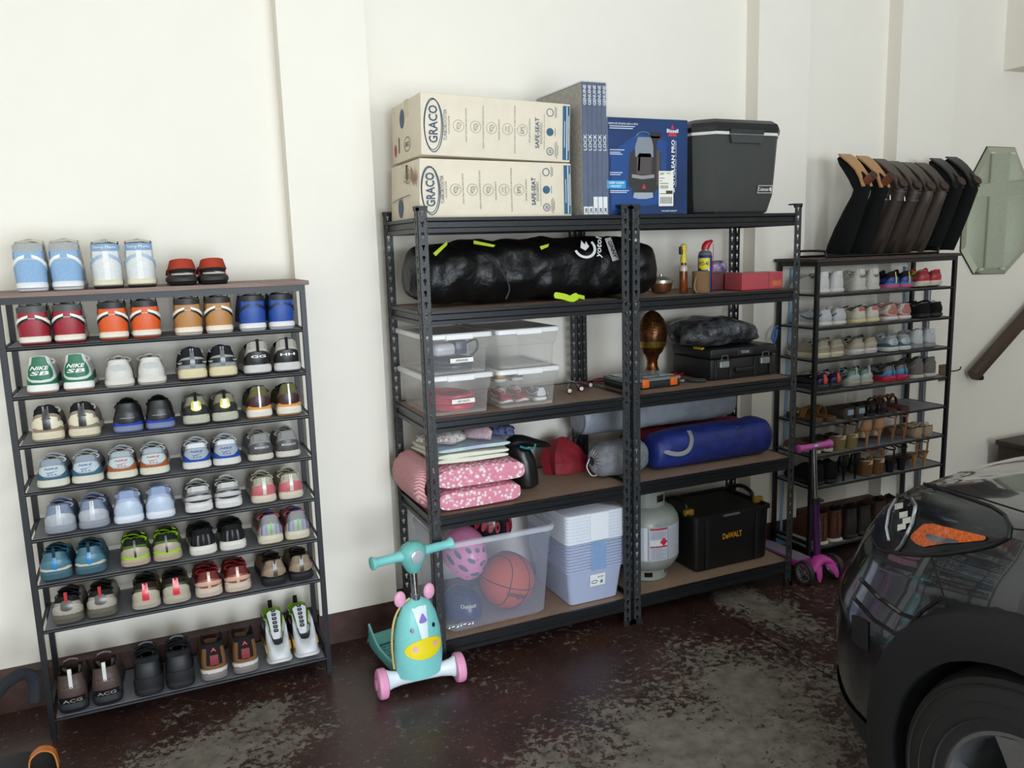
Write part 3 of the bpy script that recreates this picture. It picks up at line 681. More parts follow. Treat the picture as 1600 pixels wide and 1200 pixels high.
putL(4, (310, 354), wave_runner, 'pale grey retro runner with royal blue wave panel', SN, base='#b6bcc9', wave='#214aa0', patch='#9aa4ad', sole='#dcd8cf', txtc='#1e3a84', tops='#d9dbe0')
putL(4, (411, 449.6), tech_runner, 'grey knit runner with dark embroidered heel lettering', SN, base='#9c9b98', k='knit', heel='#4b4a4a', sole='#d2ccc0', out='#7d776c', collar='#8b8a88', txt='MONARCH', txtc='#c9c7c2', hs=.034, lace='#b2b0aa', lining='#a5a3a0', W=.096)
putL(5, (95.6, 145.6), tech_runner, 'misty grey-blue runner with translucent heel and pale pull strip', SN, base='#8f9bb4', k='mesh', heel='#a9adb2', sole='#8b9099', out='#6f757e', tab='#b9bec6', tabw=.014, lining='#7b849c', lace='#a7b0c4', hs=.038)
putL(5, (203, 250), tech_runner, 'ice blue foam runner with smooth pointed heel', SN, base='#a9b5cc', k='cloth', heel='#b4c2d4', sole='#d9dde4', out='#c9ced8', lining='#6f7fa4', lace='#d0d6e2', hs=.036, rim=[(0, .126), (.1, .106), (.34, .078), (.6, .098), (.85, .09), (1, .07)], collar='#8f9dbb')
putL(5, (313, 358), tech_runner, 'silver and black trail runner with sculpted white sole', SN, base='#a8a8a6', k='mesh', heel='#2f2f31', sole='#d6d3d0', out='#2a2a2b', band='#b9b8b6', clip='#c7c6c4', collar='#c6c5c1', lining='#38383a', lace='#c9c8c4', hs=.044, W=.1)
putL(5, (414, 456), tech_runner, 'beige runner with salmon pink heel halves', SN, base='#b9ad98', k='suede', heel='#c0656b', sole='#d0c5b3', out='#8b8478', tab='#c9c2b4', tabw=.012, lining='#8a8a5c', collar='#b0ab9c', lace='#c9c3b2', hs=.04, W=.096)
putL(6, (89, 141), tech_runner, 'teal hiking sneaker with bright blue heel strip and off-white lugs', SN, base='#3f6776', k='leather', heel='#4a7685', sole='#3c5f6c', out='#2b4652', tab='#2280bd', tabw=.011, clip='#d0c8b4', lining='#20323a', lace='#2b5d74', hs=.046, loop='#203a46', W=.104)
putL(6, (214, 261), tech_runner, 'black and lime runner with beige heel and thick sole', SN, base='#5f7a2f', k='mesh', heel='#a89c86', sole='#ab9a83', out='#24231f', collar='#1e1f1e', lining='#1a1b1b', lace='#9bd028', side='#8fc42e', clip='#9bc934', tab='#2b2a28', tabw=.006, hs=.042, W=.102)
putL(6, (322, 362), tech_runner, 'black sneaker with white-speckled heel on a foamy white sole', SN, base='#1f2022', k='mesh', heel=None, sole='#d6d3ca', out='#b9b4a8', band=None, collar='#17181a', lining='#121315', lace='#1b1c1e', hs=.046, side='#2a2b2e', stripes=['#4c4d4f', '#17181a', '#5b5c5e', '#1a1b1c', '#55565a', '#17181a', '#4c4d4f'], W=.1)
putL(6, (425, 466), tech_runner, 'grey striped runner with neon green heel stripe and red eyelets', SN, base='#9c9a9c', k='knit', heel='#a7a7ab', sole='#cfc6b2', out='#a8934f', lining='#5b6796', lace='#c05a58', side='#8a4a42', stripes=['#b8494a', '#5b6f92', '#8d93a2', '#64b83c', '#8d93a2', '#5b6f92', '#b8494a'], hs=.044, rim=[(0, .122), (.1, .104), (.34, .08), (.6, .098), (.85, .09), (1, .07)], W=.098)
putL(7, (109.6, 157), tech_runner, 'light grey trail shoe with black lining and red cord loop on heel', SN, base='#9d978c', k='suede', heel='#a9a296', sole='#5c564c', out='#3c3831', lining='#151414', collar='#1f1d1c', lace='#242322', hs=.046, loop='#b33a3c', W=.104, spot='#4d4a43')
putL(7, (231, 275), tech_runner, 'dark olive and gold shoe with bright red heel strap', SN, base='#4a442f', k='leather', heel='#b1a894', sole='#a9a190', out='#5d574c', lining='#1c1b1a', collar='#211f1e', tab='#cf3038', tabw=.020, side='#b08a35', lace='#1b1b1b', hs=.042, W=.1)
putL(7, (330, 371), tech_runner, 'burgundy runner with pale peach heel strip and cream sole', SN, base='#7a3630', k='mesh', heel='#8a4138', band='#c9a28c', sole='#c3b3a2', out='#7a2f2c', tab='#cba58e', tabw=.010, lining='#3d1d1c', lace='#a52a2c', side='#a82c2e', clip='#c9bba8', hs=.044, W=.1)
putL(7, (432, 471), tech_runner, 'taupe suede walking shoe with brown heel stripe and black sole', SN, base='#8d7a66', k='suede', heel='#93806b', sole='#1f2024', out='#16171a', tab='#46352a', tabw=.014, lining='#3a2f28', lace='#29241f', hs=.040, clip='#1f2024', W=.098)
putL(8, (117, 167), ankle_boot, 'dark brown leather boot with lettered black rubber heel badge', BT, main='#4a3a33', sole='#1a1d22', out='#14161a', h=.150, hs=.048, fs=.034, badge='#15161a', tpanel=None, lining='#1b1514', loop='#d8d6d2', shin=None, txt=[('ACG', 0, .125, .10, .12), ('NEVA', 0, .56, .10, .10, '#5b4a42')], txtc='#8d857c', tongue='#3b2d28', zo=.02, W=.106)
putL(8, (236, 281), ankle_boot, 'black leather lace-up boot with ribbed padded ankle', BT, main='#1c1d1f', sole='#17181a', out='#121315', h=.155, hs=.036, panel='#202123', cuff='#1e1f21', tongue='#1a1b1d', lace='#17181a', W=.104, k='leather')
putL(8, (337, 385.5), ankle_boot, 'tan suede mid-cut boot with black stretch heel and red triangle logo', BT, main='#7a5634', k='suede', sole='#77706e', out='#4d484a', h=.158, hs=.042, tpanel='#1c1a1b', cuff='#1a1819', lining='#121112', txt=[('A', 0, .80, .036, .13)], txtc='#c7404a', W=.1, panel='#cfcbc6', ph=.36, block='#7d1c2a')
def toe_front_boot(t, sd):
    g = Shoe(t, sd, dict(hs=.026, fs=.022, L=.275, W=.1, bul=.005, rw=.36, r0=.04, r1=.62, rim=[(0, .145), (.2, .138), (.45, .135), (.7, .148), (.88, .112), (1, .07)]))
    g.sole(C('#dcdcdd', 'rubber'), C('#c9c9cb', 'rubber')); g.upper(C('#d9dbdf', 'leather'), C('#86b833', 'cloth'))
    g.ov('side_panel', [(.10, .1, .9), (.2, .08, .9), (.28, .1, .92), (.34, .3, .9)], C('#1a1a1b'), .0026, sym=True)
    g.ov('gold_trim', [(.08, .0, .14), (.2, .0, .22), (.3, .0, .3), (.36, .0, .14)], C('#c7932b'), .0044, sym=True)
    for k in range(4): g.ov('white_tab', [(.30-.03*k, .62, .72), (.315-.03*k, .62, .72)], C('#dfe0e2'), .005, 2, 1, sym=True)
    g.tongue(C('#d4d6da'), .170, .36, .5); g.loop(C('#151516', 'cloth'), .03, .016)
    b = MB()
    for k in range(6):
        y = .155-.011*k; z = .099+.0125*k; b.rbox(-.009, y-.004, z, .009, y+.006, z+.011, .003)
    g.part('lace_cover', b, C('#17181a', 'gloss'))
    g.ov('throat_edge', [(.40, .86, 1.0), (.45, .80, 1.0), (.5, .78, 1.0), (.55, .80, 1.0), (.60, .86, 1.0)], C('#161617'), .004)
putL(8, (442, 480), toe_front_boot, 'white and black mid-cut boot with lime lining, toe facing outwards', BT, turn=1)
# ------------------------------------------------------------------ shoes on the dark-topped rack
def putR(lv, pxs, build, desc, cat='shoe', y=None, name=None, scale=.86, mind=None, **kw):
    z = LVL[lv-1]-.0015; y = RRY+.003 if y is None else y
    xs = [xat(p, y+.01, z+.025) for p in pxs]; md = mind or .1045*scale
    if xs[1]-xs[0] < md:
        c = (xs[0]+xs[1])/2; xs = [c-md/2, c+md/2]
    pair(build, None, xs, y, z, desc, cat, 'shoes on the dark-topped rack', name=name, scale=scale, **kw)
SN, BT = 'sneaker', 'boot'
putR(1, (1290, 1309), court_low, 'all-white smooth leather low sneaker beside the off-white printed pair', SN, base='#c6c5c2', heel=None, tab='#cfcecb', sole='#cfcdc8', out='#bdbab4', lace='#b3b2ae', scale=.9, lining='#8d8c8a', rim=[(0, .125), (.15, .112), (.38, .085), (.6, .1), (.85, .09), (1, .07)])
putR(1, (1347, 1366), court_low, 'off-white low sneaker with orange tick and black quoted lettering', SN, base='#bdbcb2', heel=None, sole='#b9b8ae', out='#9d9c94', lace='#c9c6b8', swoosh='#c7c5ba', txt=('"AIR"',), txtc='#2a2a28', scale=.9, tab='#c7c5ba', rim=[(0, .128), (.15, .115), (.38, .088), (.6, .108), (.85, .1), (1, .07)])
putR(1, (1397, 1418), tech_runner, 'black and royal blue runner on a pink and speckled sole with yellow pull', SN, base='#1c1c20', k='mesh', heel='#24388f', sole='#c05a8c', out='#b9b6b4', clip='#2f8a9a', tab='#d9cc3c', tabw=.009, lining='#15161a', lace='#1d1e24', side='#24388f', hs=.036)
putR(1, (1446, 1463), tech_runner, 'brown and navy runner with bright red heel and thick cream sole', SN, base='#6b5330', k='suede', heel='#b3203a', sole='#cfc6b4', out='#1d1c1b', lining='#b9b4a8', collar='#b0283c', lace='#c8b050', side='#a06f2e', hs=.044)
putR(2, (1293, 1313), court_low, 'pale grey low sneaker with slate blue tick', SN, base='#c3c4c8', heel='#b9bac0', sole='#d2d0cb', out='#bdbbb5', swoosh='#56708a', fox='#adb0b5', lace='#c9c8c6', scale=.9)
putR(2, (1347, 1365), court_low, 'cream low sneaker with yellowed sole and coral heel tab', SN, base='#c9c4b2', heel=None, tab='#bf5560', sole='#cfc69a', out='#bfb58a', lace='#5b564c', fox='#b9b49f', scale=.88)
putR(2, (1395, 1416), court_low, 'dusty pink and white low sneaker with large white tick', SN, base='#c9b9b4', heel='#a9685f', fox='#a9685f', sole='#d6cfcc', out='#c9b4ae', swoosh='#dcd4cf', lace='#b9827a', scale=.9)
putR(2, (1448, 1464), court_low, 'black suede skate sneaker with black sole', SN, base='#191919', k='suede', heel='#141414', sole='#1d1c1c', out='#151414', lace='#1a1a1a', lining='#9a9896', scale=.88)
putR(3, (1290, 1308), tech_runner, 'beige chunky dad sneaker with cream sole', SN, base='#9c9282', k='suede', heel='#a89d8a', sole='#c9c2a4', out='#a39c84', band='#948a79', lining='#8a806f', lace='#c4bca8', hs=.042, scale=.9)
putR(3, (1344, 1361), tech_runner, 'sand coloured runner on a swooping white sole', SN, base='#a59c8b', k='suede', heel='#b0a794', sole='#cbcac8', out='#a8a6a2', lining='#4a4640', lace='#9b9282', hs=.044)
putR(3, (1396, 1415), wave_runner, 'white and pale grey retro runner with slate teal wave panel', SN, base='#a9b1b4', wave='#456872', patch='#b9c4c6', sole='#cfd2c8', txtc='#4a6a78', lace='#c3c7c4')
putR(3, (1436, 1455), court_low, 'white over light grey low sneaker with grey stitched laces', SN, base='#b9bcc0', heel=None, fox='#85878a', sole='#85878a', out='#7a7c80', tab='#c3c6ca', lace='#aeb0b4', scale=.9, rim=[(0, .118), (.15, .106), (.38, .085), (.6, .1), (.85, .09), (1, .07)])
putR(4, (1288, 1307), tech_runner, 'black and purple sneaker with bright orange heel block', SN, base='#17161b', k='mesh', heel='#231b3c', sole='#2e2d30', out='#8f8e90', tab='#c9442a', tabw=.022, collar='#2a1f45', lining='#1d1730', lace='#c6c5c8', side='#1d1c20', hs=.046)
putR(4, (1337, 1355), tech_runner, 'seafoam and dark green trail runner with pale sole', SN, base='#8ca39c', k='mesh', heel='#a9bab4', sole='#a49d90', out='#7a756a', side='#33423f', lining='#3a4644', lace='#9aaea8', hs=.044, loop='#b8c4c0')
putR(4, (1392, 1411), tech_runner, 'grey runner with sky blue heel over hot pink and orange sole', SN, base='#8d8c8c', k='mesh', heel='#2a8cba', sole='#b5264e', out='#c98a2c', tab='#1c2c3c', tabw=.008, side='#2b2b2d', lining='#3d3c3e', lace='#57565a', hs=.046, clip='#c23c5c')
putR(4, (1438, 1454), court_low, 'grey suede low sneaker with white sole and rounded heel', SN, base='#6f6a66', k='suede', heel=None, sole='#b9b4aa', out='#a8a399', lining='#29282a', lace='#4a4745', swoosh='#7d7874', scale=.9, rim=[(0, .128), (.15, .112), (.38, .09), (.6, .108), (.85, .1), (1, .07)])
# ---- women's shoes ----------------------------------------------------------
class Lady(Shoe):
    def __init__(g, root, side, hh, L=.235, W=.082, plat=.006, rim=None, r1=.64, rw=.36):
        g.hh, g.plat = hh, plat
        Shoe.__init__(g, root, side, dict(L=L, W=W, bul=.002, r0=.012, r1=r1, rw=rw))
        g.Wd = W
        g.rim = rim or [(0, hh+.050), (.1, hh+.044), (.3, hh*.62+.028), (.55, hh*.2+.03), (.85, .036), (1, .030)]
    def zs(g, q): return interp([(0, g.hh), (.14, g.hh*.97), (.64, g.plat+.002), (1, g.plat)], q)+max(0, q-.8)**2*.15
    def plate(g, m, th=.005, name='sole'):
        N = 28
        def ring(k, dz): return [Vector((g.ol(j/N-.5)[0]*g.Wd*k, g.L*(.5+(g.ol(j/N-.5)[1]-.5)*k), g.zs(g.ol(j/N-.5)[1])+dz)) for j in range(N)]
        # stations along the length so the bend stays smooth
        qs = [i/14 for i in range(15)]; rings = []
        for q in qs:
            r = max(.03, interp([(0, .10), (.03, .28), (.1, .40), (.22, .40), (.42, .33), (.58, .38), (.72, .45), (.86, .37), (.95, .22), (1, .06)], q))*g.Wd
            z = g.zs(q); rings.append([Vector((-r, q*g.L, z)), Vector((r, q*g.L, z)), Vector((r*.93, q*g.L, max(z-th, 0))), Vector((-r*.93, q*g.L, max(z-th, 0)))])
        return g.part(name, MB().loft(rings, True, True, True), m)
    def heel(g, m, kind, tip=.0055, name='heel'):
        mb = MB(); h = g.hh-.003
        if kind == 'stiletto': prof = [(0, tip, tip, .020), (.35, tip*1.15, tip*1.2, .018), (.7, .010, .011, .018), (.9, .021, .022, .026), (1, .027, .030, .032)]
        elif kind == 'block': prof = [(0, .020, .019, .027), (.5, .021, .020, .027), (1, .028, .031, .033)]
        else: prof = [(0, .023, .026, .032), (1, .027, .030, .033)]
        mb.loft([[Vector((a*cos(2*pi*j/12), yc+b*sin(2*pi*j/12), h*f)) for j in range(12)] for f, a, b, yc in prof], True, True, True)
        return g.part(name, mb, m)
    def wedge(g, m, name='wedge_heel', back=.012):
        qs = [i/12*.74 for i in range(13)]; rings = []
        for q in qs:
            r = max(.03, interp([(0, .12), (.03, .30), (.1, .41), (.22, .41), (.42, .36), (.58, .39), (.74, .44)], q))*g.Wd
            z = g.zs(q)-.003; y = q*g.L; yb = y+back*max(0, 1-q*5)
            rings.append([Vector((-r, y, z)), Vector((r, y, z)), Vector((r*.86, yb, 0)), Vector((-r*.86, yb, 0))])
        return g.part(name, MB().loft(rings, True, True, True), m)
    def band(g, q, w, h, m, tilt=0, name='strap', th=.003, wid=None, rnd=False):
        r = interp([(0, .3), (.1, .41), (.25, .40), (.42, .35), (.58, .39), (.72, .45), (.86, .38), (1, .2)], q)*g.Wd; z = g.zs(q)+.001
        pts = [Vector((r*cos(a), q*g.L+tilt*(1 if rnd else sin(a))*(cos(a) if rnd else 1), z+h*sin(a))) for a in [pi*i/10 for i in range(11)]]
        return g.part(name, MB().strap(pts, [Vector((cos(pi*i/10)*.9, 0, sin(pi*i/10)+.05)) for i in range(11)], w, th), m)
    def ankle(g, m, h=.07, w=.008, post=True):
        z = g.hh+h; pts = [Vector((.031*cos(a), .038+.036*sin(a), z+.006*sin(a))) for a in [2*pi*i/16 for i in range(17)]]
        mb = MB().strap(pts, [Vector((cos(2*pi*i/16), sin(2*pi*i/16), 0)) for i in range(17)], w, .0025)
        if post: mb.strap([(0, .006, g.hh), (0, .003, g.hh+h*.5), (0, .003, z)], (0, -1, .05), w*1.6, .0025)
        g.part('ankle_strap', mb, m)
def pump(t, sd, col, hh, heel='stiletto', sole='#2a2421', lining='#b9a28c', k='gloss', heelc=None):
    g = Lady(t, sd, hh); g.plate(C(sole, 'gloss')); g.upper(C(col, k), C(lining, 'leather'), 32, 5); g.heel(C(heelc or col, k), heel)
def wedge_shoe(t, sd, cork, strap, hh, sling=True, bed='#c9b79c', kind='voronoi', toe='#8a6a48', stripes=False):
    g = Lady(t, sd, hh, plat=.022, W=.086); g.wedge(mat(cork, .85, kind='weave' if stripes else kind, scale=70 if stripes else 160, var=.4, bump=.6)); g.plate(C(bed), .02)
    g.band(.68, .045, .034, C(strap), name='toe_strap'); g.band(.80, .03, .026, C(strap), name='toe_strap')
    if sling: g.ankle(C(toe), .055, .012)
def strappy(t, sd, col, hh, heel='stiletto', n=4, sole='#6b4a33', heelc=None, k='gloss', ank=True):
    g = Lady(t, sd, hh); g.plate(C(sole)); g.heel(C(heelc or col, k), heel)
    for i in range(n): g.band(.55+.10*i, .008, .036-.005*i, C(col, k), tilt=(.02 if i % 2 else -.02), rnd=True)
    if ank: g.ankle(C(col, k), .06, .008)
def flat_sandal(t, sd, bed, strap, n=2, hh=.022, w=.03, bow=False, back=False, side='#3a2a20'):
    g = Lady(t, sd, hh, plat=.016, L=.245, W=.088); g.plate(C(side, 'rubber'), .016); 
    g.part('footbed', MB().loft([[Vector((p.x*.95, p.y, p.z+dz)) for p in [Vector((g.ol(j/24-.5)[0]*g.Wd*.93, g.L*(.5+(g.ol(j/24-.5)[1]-.5)*.95), g.zs(g.ol(j/24-.5)[1]))) for j in range(24)]] for dz in (0, .005)], True, True, True), C(bed, 'suede'))
    for i in range(n): g.band(.42+.24*i/(max(1, n-1)), w, .052-.012*i, C(strap), th=.004)
    if bow:
        for sg in (1, -1): g.part('bow', MB().sphere((sg*.018, g.L*.5, .07), 1, 8, 6, None, (.018, .008, .010)), C(strap))
    if back: g.ankle(C(strap), .05, .012)
def slip_on(t, sd, col, sole, patch=None, hh=.02, k='leather', lace=None, lining='#3a322c'):
    g = Lady(t, sd, hh, L=.245, W=.086, plat=.014, rim=[(0, hh+.046), (.15, hh+.040), (.35, hh+.030), (.6, hh+.034), (.85, hh+.04), (1, hh+.026)], r1=.56, rw=.36)
    g.plate(C(sole, 'rubber'), .016); g.upper(C(col, k), C(lining, 'cloth'), 32, 5)
    if patch: g.ov('heel_patch', [(-.05, .2, .8), (.05, .2, .8)], C(patch), .002)
    if lace: g.laces(C(lace, 'cloth'), 4, True)
HS = dict(scale=1.0, mind=.079)
putR(5, (1281, 1302), flat_sandal, 'tan leather two-strap sandal with buckles', 'sandal', name='flat_sandal', bed='#6d5034', strap='#7a5428', n=2, w=.036, mind=.083, scale=1., side='#4a3726')
putR(5, (1329, 1344), slip_on, 'dark brown slip-on with pale blue heel patch', 'shoe', name='slip_on_shoe', col='#453a36', sole='#3a302b', patch='#8fa6b4', mind=.078, scale=.95)
putR(5, (1364, 1379), slip_on, 'shiny black flat loafer', 'loafer', name='loafer', col='#161617', k='gloss', sole='#1b1a1a', mind=.078, scale=.95)
putR(5, (1397, 1417), flat_sandal, 'reddish brown flat sandal with bow and heel strap', 'sandal', name='flat_sandal', bed='#5a3a30', strap='#5b2f28', n=2, w=.016, bow=True, hh=.016, mind=.083, scale=1., side='#4a2f26')
putR(6, (1279, 1296), slip_on, 'brown and taupe mule sneaker with thick white sole', 'shoe', name='slip_on_shoe', col='#6d5348', sole='#c9c6ba', k='suede', hh=.03, mind=.082, scale=1.)
putR(6, (1317, 1336), wedge_shoe, 'woven straw espadrille wedge', 'wedge shoe', name='wedge_shoe', cork='#8c7f4e', strap='#3c3026', hh=.085, stripes=True, toe='#4b3c2e', **HS)
putR(6, (1356, 1375), pump, 'glossy nude stiletto pump with pointed toe', 'pump', name='stiletto_pump', col='#a8805f', hh=.095, sole='#8b6a4e', **HS)
putR(6, (1396, 1414), strappy, 'nude strappy sandal with high heel', 'heeled sandal', name='heeled_sandal', col='#8b6249', hh=.085, n=4, **HS)
putR(6, (1436, 1452), slip_on, 'beige lace-up flat shoe with rounded toe', 'shoe', name='flat_shoe', col='#a38f78', sole='#8d7a64', k='suede', lace='#b3a48e', mind=.078, scale=.95)
putR(7, (1281, 1300), ankle_boot, 'black suede ankle boot with block heel', BT, name='ankle_boot', main='#121213', sole='#151515', out='#101010', h=.135, k='suede', hs=.03, scale=.86, mind=.094)
putR(7, (1320, 1338), pump, 'shiny black stiletto pump with pointed toe', 'pump', name='stiletto_pump', col='#131314', hh=.095, lining='#1d1c1c', **HS)
putR(7, (1359, 1377), wedge_shoe, 'brown cork wedge sandal with tan sling strap', 'wedge shoe', name='wedge_shoe', cork='#7d5632', strap='#6a4428', hh=.09, toe='#7a5236', **HS)
putR(7, (1394, 1412), strappy, 'black strappy sandal with block heel and buckles', 'heeled sandal', name='heeled_sandal', col='#161617', hh=.075, heel='block', n=5, sole='#1a1919', **HS)
putR(7, (1430, 1446), strappy, 'bronze strappy sandal with slim high heel', 'heeled sandal', name='heeled_sandal', col='#8a6236', hh=.085, n=3, heelc='#a87a45', **HS)
putR(8, (1287, 1306), ankle_boot, 'rust brown tall lace boot with white wedge sole', BT, name='ankle_boot', main='#4f2c1e', sole='#c4bcae', out='#b1a99b', h=.20, k='leather', hs=.03, scale=.9, mind=.099, shin='#5c3524', lining='#241511')
putR(8, (1332, 1352), ankle_boot, 'dark brown leather ankle boot with wide open top', BT, name='ankle_boot', main='#2a2320', sole='#171514', out='#131211', h=.19, k='leather', hs=.034, scale=.9, mind=.099)
putR(8, (1377, 1397), ankle_boot, 'reddish brown slouched leather boot with turned cuff', BT, name='ankle_boot', main='#3d2820', sole='#1a1614', out='#151312', h=.20, k='leather', hs=.034, scale=.9, mind=.099, cuff='#4a3228')
# ------------------------------------------------------------------ tall boots upside down on a boot stand
ZT = RH+.0165
t = thing('boot_stand', 'black wire boot stand lying on the dark brown rack top', 'boot stand', (RRX, RRY, ZT))
m_wire = mat('#1c1c1d', .4, .4)
for y in (.05, .235): mesh_obj('rail', MB().tube([(.10, y, .006), (.90, y, .006)], .006, 8), m_wire, t)
for x in (.10, .90): mesh_obj('end_loop', MB().tube(smooth_path([(x, .05, .006), (x-.0, .055, .03), (x, .09, .036), (x, .2, .036), (x, .23, .03), (x, .235, .006)]), .006, 8), m_wire, t)
def tall_boot(x, desc, upper, sole, heelc, heelh, block, lean=0., k='suede', strap=None, foot='left', hscale=1.):
    bt = thing('tall_boot', desc, 'boot', (x, RRY+.17, ZT+.0145), (0, 0, radians(lean)), 'tall boots standing upside down on the boot stand')
    pr = [(.0, 0, .046, .062), (-.012, .03, .047, .064), (-.05, .13, .047, .062), (-.10, .25, .041, .052), (-.135, .335, .034, .042), (-.150, .385, .033, .044), (-.140, .425, .033, .046), (-.105, .475, .034, .038), (-.065, .525, .038, .028), (-.035, .560, .038, .022), (-.012, .590, .028, .015)]
    pr = [(a, b*hscale, c*1.0, d*1.02) for a, b, c, d in pr]
    rings = []; n = 20
    for i, (y, z, rx, ry) in enumerate(pr):
        a, b = pr[max(i-1, 0)], pr[min(i+1, len(pr)-1)]
        tv = Vector((0, b[0]-a[0], b[1]-a[1])).normalized() if i else Vector((0, 0, 1)); sv = Vector((0, tv.z, -tv.y))
        rings.append([Vector((0, y, z))+Vector((1, 0, 0))*(rx*cos(2*pi*j/n)*(1+.05*nz(z*14, j*.7, x*9)))+sv*(ry*sin(2*pi*j/n)*(1+.05*nz(z*14+3, j*.7, x*5))) for j in range(n)])
    sh = mesh_obj('shaft', MB().loft(rings, True, False, True), C(upper, k), bt, smooth=60)
    inn = [[p+Vector((0, 0, .002)) for p in [Vector((v.x*.93, (v.y-pr[0][0])*.93+pr[0][0], v.z)) for v in rings[0]]], [Vector((v.x*.85, (v.y-pr[2][0])*.85+pr[2][0], v.z)) for v in rings[2]]]
    mesh_obj('lining', MB().loft(inn, True, False, True), C('#2a2522', 'cloth'), bt)
    # sole runs along the outer side of the foot
    fp = [(-.178, .400), (-.160, .455), (-.128, .505), (-.092, .548), (-.058, .580), (-.028, .603), (-.010, .606)]
    wd = [.034, .036, .033, .039, .043, .039, .024]; sr = []
    for i, (y, z) in enumerate(fp):
        a, b = fp[max(i-1, 0)], fp[min(i+1, 6)]; tv = Vector((0, b[0]-a[0], b[1]-a[1])).normalized(); nv = Vector((0, -tv.z, tv.y)); P = Vector((0, y, z*hscale)); w = wd[i]
        sr.append([P+Vector((-w, 0, 0)), P+Vector((w, 0, 0)), P+Vector((w*.97, 0, 0))+nv*.008, P+Vector((-w*.97, 0, 0))+nv*.008])
    mesh_obj('sole', MB().loft(sr, True, True, True), C(sole, 'leather', .45), bt)
    ax = Vector((0, -.78, .50)).normalized(); o = Vector((0, -.166, .425*hscale)); u = Vector((0, .5, .78)).normalized()
    mesh_obj('heel', MB().loft([[o+ax*(heelh*f)+Vector((1, 0, 0))*(block*rr*cos(2*pi*j/14))+u*(block*rr*sin(2*pi*j/14)) for j in range(14)] for f, rr in ((-.2, 1.15), (.3, 1.02), (1, 1))], True, True, True), C(heelc, 'leather', .45), bt)
    mesh_obj('heel_tip', MB().loft([[o+ax*(heelh+d)+Vector((1, 0, 0))*(block*.99*cos(2*pi*j/14))+u*(block*.99*sin(2*pi*j/14)) for j in range(14)] for d in (0, .004)], True, True, True), C('#3c2a22', 'rubber'), bt)
    if strap:
        for z0, y0 in ((.352, -.139), (.40, -.150)):
            pts = [Vector((.037*cos(a), y0+.048*sin(a), z0*hscale+.012*sin(a))) for a in [2*pi*i/18 for i in range(19)]]
            mesh_obj('ankle_strap', MB().strap(pts, [Vector((cos(2*pi*i/18), sin(2*pi*i/18), 0)) for i in range(19)], .014, .004), C(strap), bt)
        mesh_obj('buckle', MB().tube([(-.044, -.15, .340*hscale), (-.044, -.15, .366*hscale), (-.046, -.125, .366*hscale), (-.046, -.125, .340*hscale)], .0028, 6, False, True), mat('#b7b2a6', .3, .9), bt)
    bz = mesh_obj('prong', MB().tube([(0, 0, .001), (-0, -.03, .1)], .005, 6), m_wire, bt)
BX = [xat(p, RRY+.17, ZT+.02) for p in (1307, 1334, 1360, 1382, 1402, 1421, 1447, 1471)]
for i in range(8):
    if i and BX[i]-BX[i-1] < .1: BX[i] = BX[i-1]+.1
for i, (d, up, so, hc, hh, bl, st, k, hs) in enumerate((
    ('black suede boot with tan sole and stacked wooden heel at the end of the stand', '#111112', '#b5875a', '#7a4630', .062, .021, None, 'suede', 1.0),
    ('black suede boot with tan sole and stacked heel, next to the buckled boots', '#111112', '#b5875a', '#7a4630', .062, .021, None, 'suede', .985),
    ('dark brown leather boot with ankle buckle, touching the black tan-soled boots', '#332721', '#4a3f37', '#2e2420', .024, .026, '#2c211c', 'leather', .96),
    ('dark brown leather boot with ankle buckle, next to the plain brown boots', '#332721', '#4a3f37', '#2e2420', .024, .026, '#2c211c', 'leather', .94),
    ('olive brown wrinkled leather boot, next to the buckled boots', '#3c3026', '#453c34', '#33291f', .022, .028, None, 'leather', .93),
    ('olive brown wrinkled leather boot, next to the black-soled boots', '#3c3026', '#453c34', '#33291f', .022, .028, None, 'leather', .93),
    ('black suede boot with black sole, next to the olive brown boots', '#131313', '#262524', '#1b1a1a', .03, .027, None, 'suede', .98),
    ('black suede boot with black sole at the mirror end of the stand', '#131313', '#262524', '#1b1a1a', .03, .027, None, 'suede', 1.0))):
    tall_boot(BX[i], d, up, so, hc, hh, bl, 0, k, st, hscale=hs*.82)
# ------------------------------------------------------------------ goods on the top shelves
ZS = [z+.0008 for z in SHELF]
def plane_y(x, y, z):            # text upright on a front face
    return lambda u, v: Vector((x+u, y, z+v))
def plane_up(x, y, z):           # text running upwards on a front face
    return lambda u, v: Vector((x-v, y, z+u))
def quad(mb, f, u0, v0, u1, v1): return mb.add([f(u0, v0), f(u1, v0), f(u1, v1), f(u0, v1)], [(0, 1, 2, 3)])
def ring2(mb, f, cu, cv, a, b, w, n=40):
    mb.loft([[f(cu+(a+o)*cos(2*pi*j/n), cv+(b+o)*sin(2*pi*j/n)) for j in range(n)] for o in (-w/2, w/2)])
    return mb
def disc2(mb, f, cu, cv, a, b, n=32): return mb.add([f(cu+a*cos(2*pi*j/n), cv+b*sin(2*pi*j/n)) for j in range(n)], [tuple(range(n))])
INK = lambda c: mat(c, .5, var=.02, bump=0)
m_card = mat('#ddd2bd', .7, kind='plain', scale=14, var=.06, bump=.05)
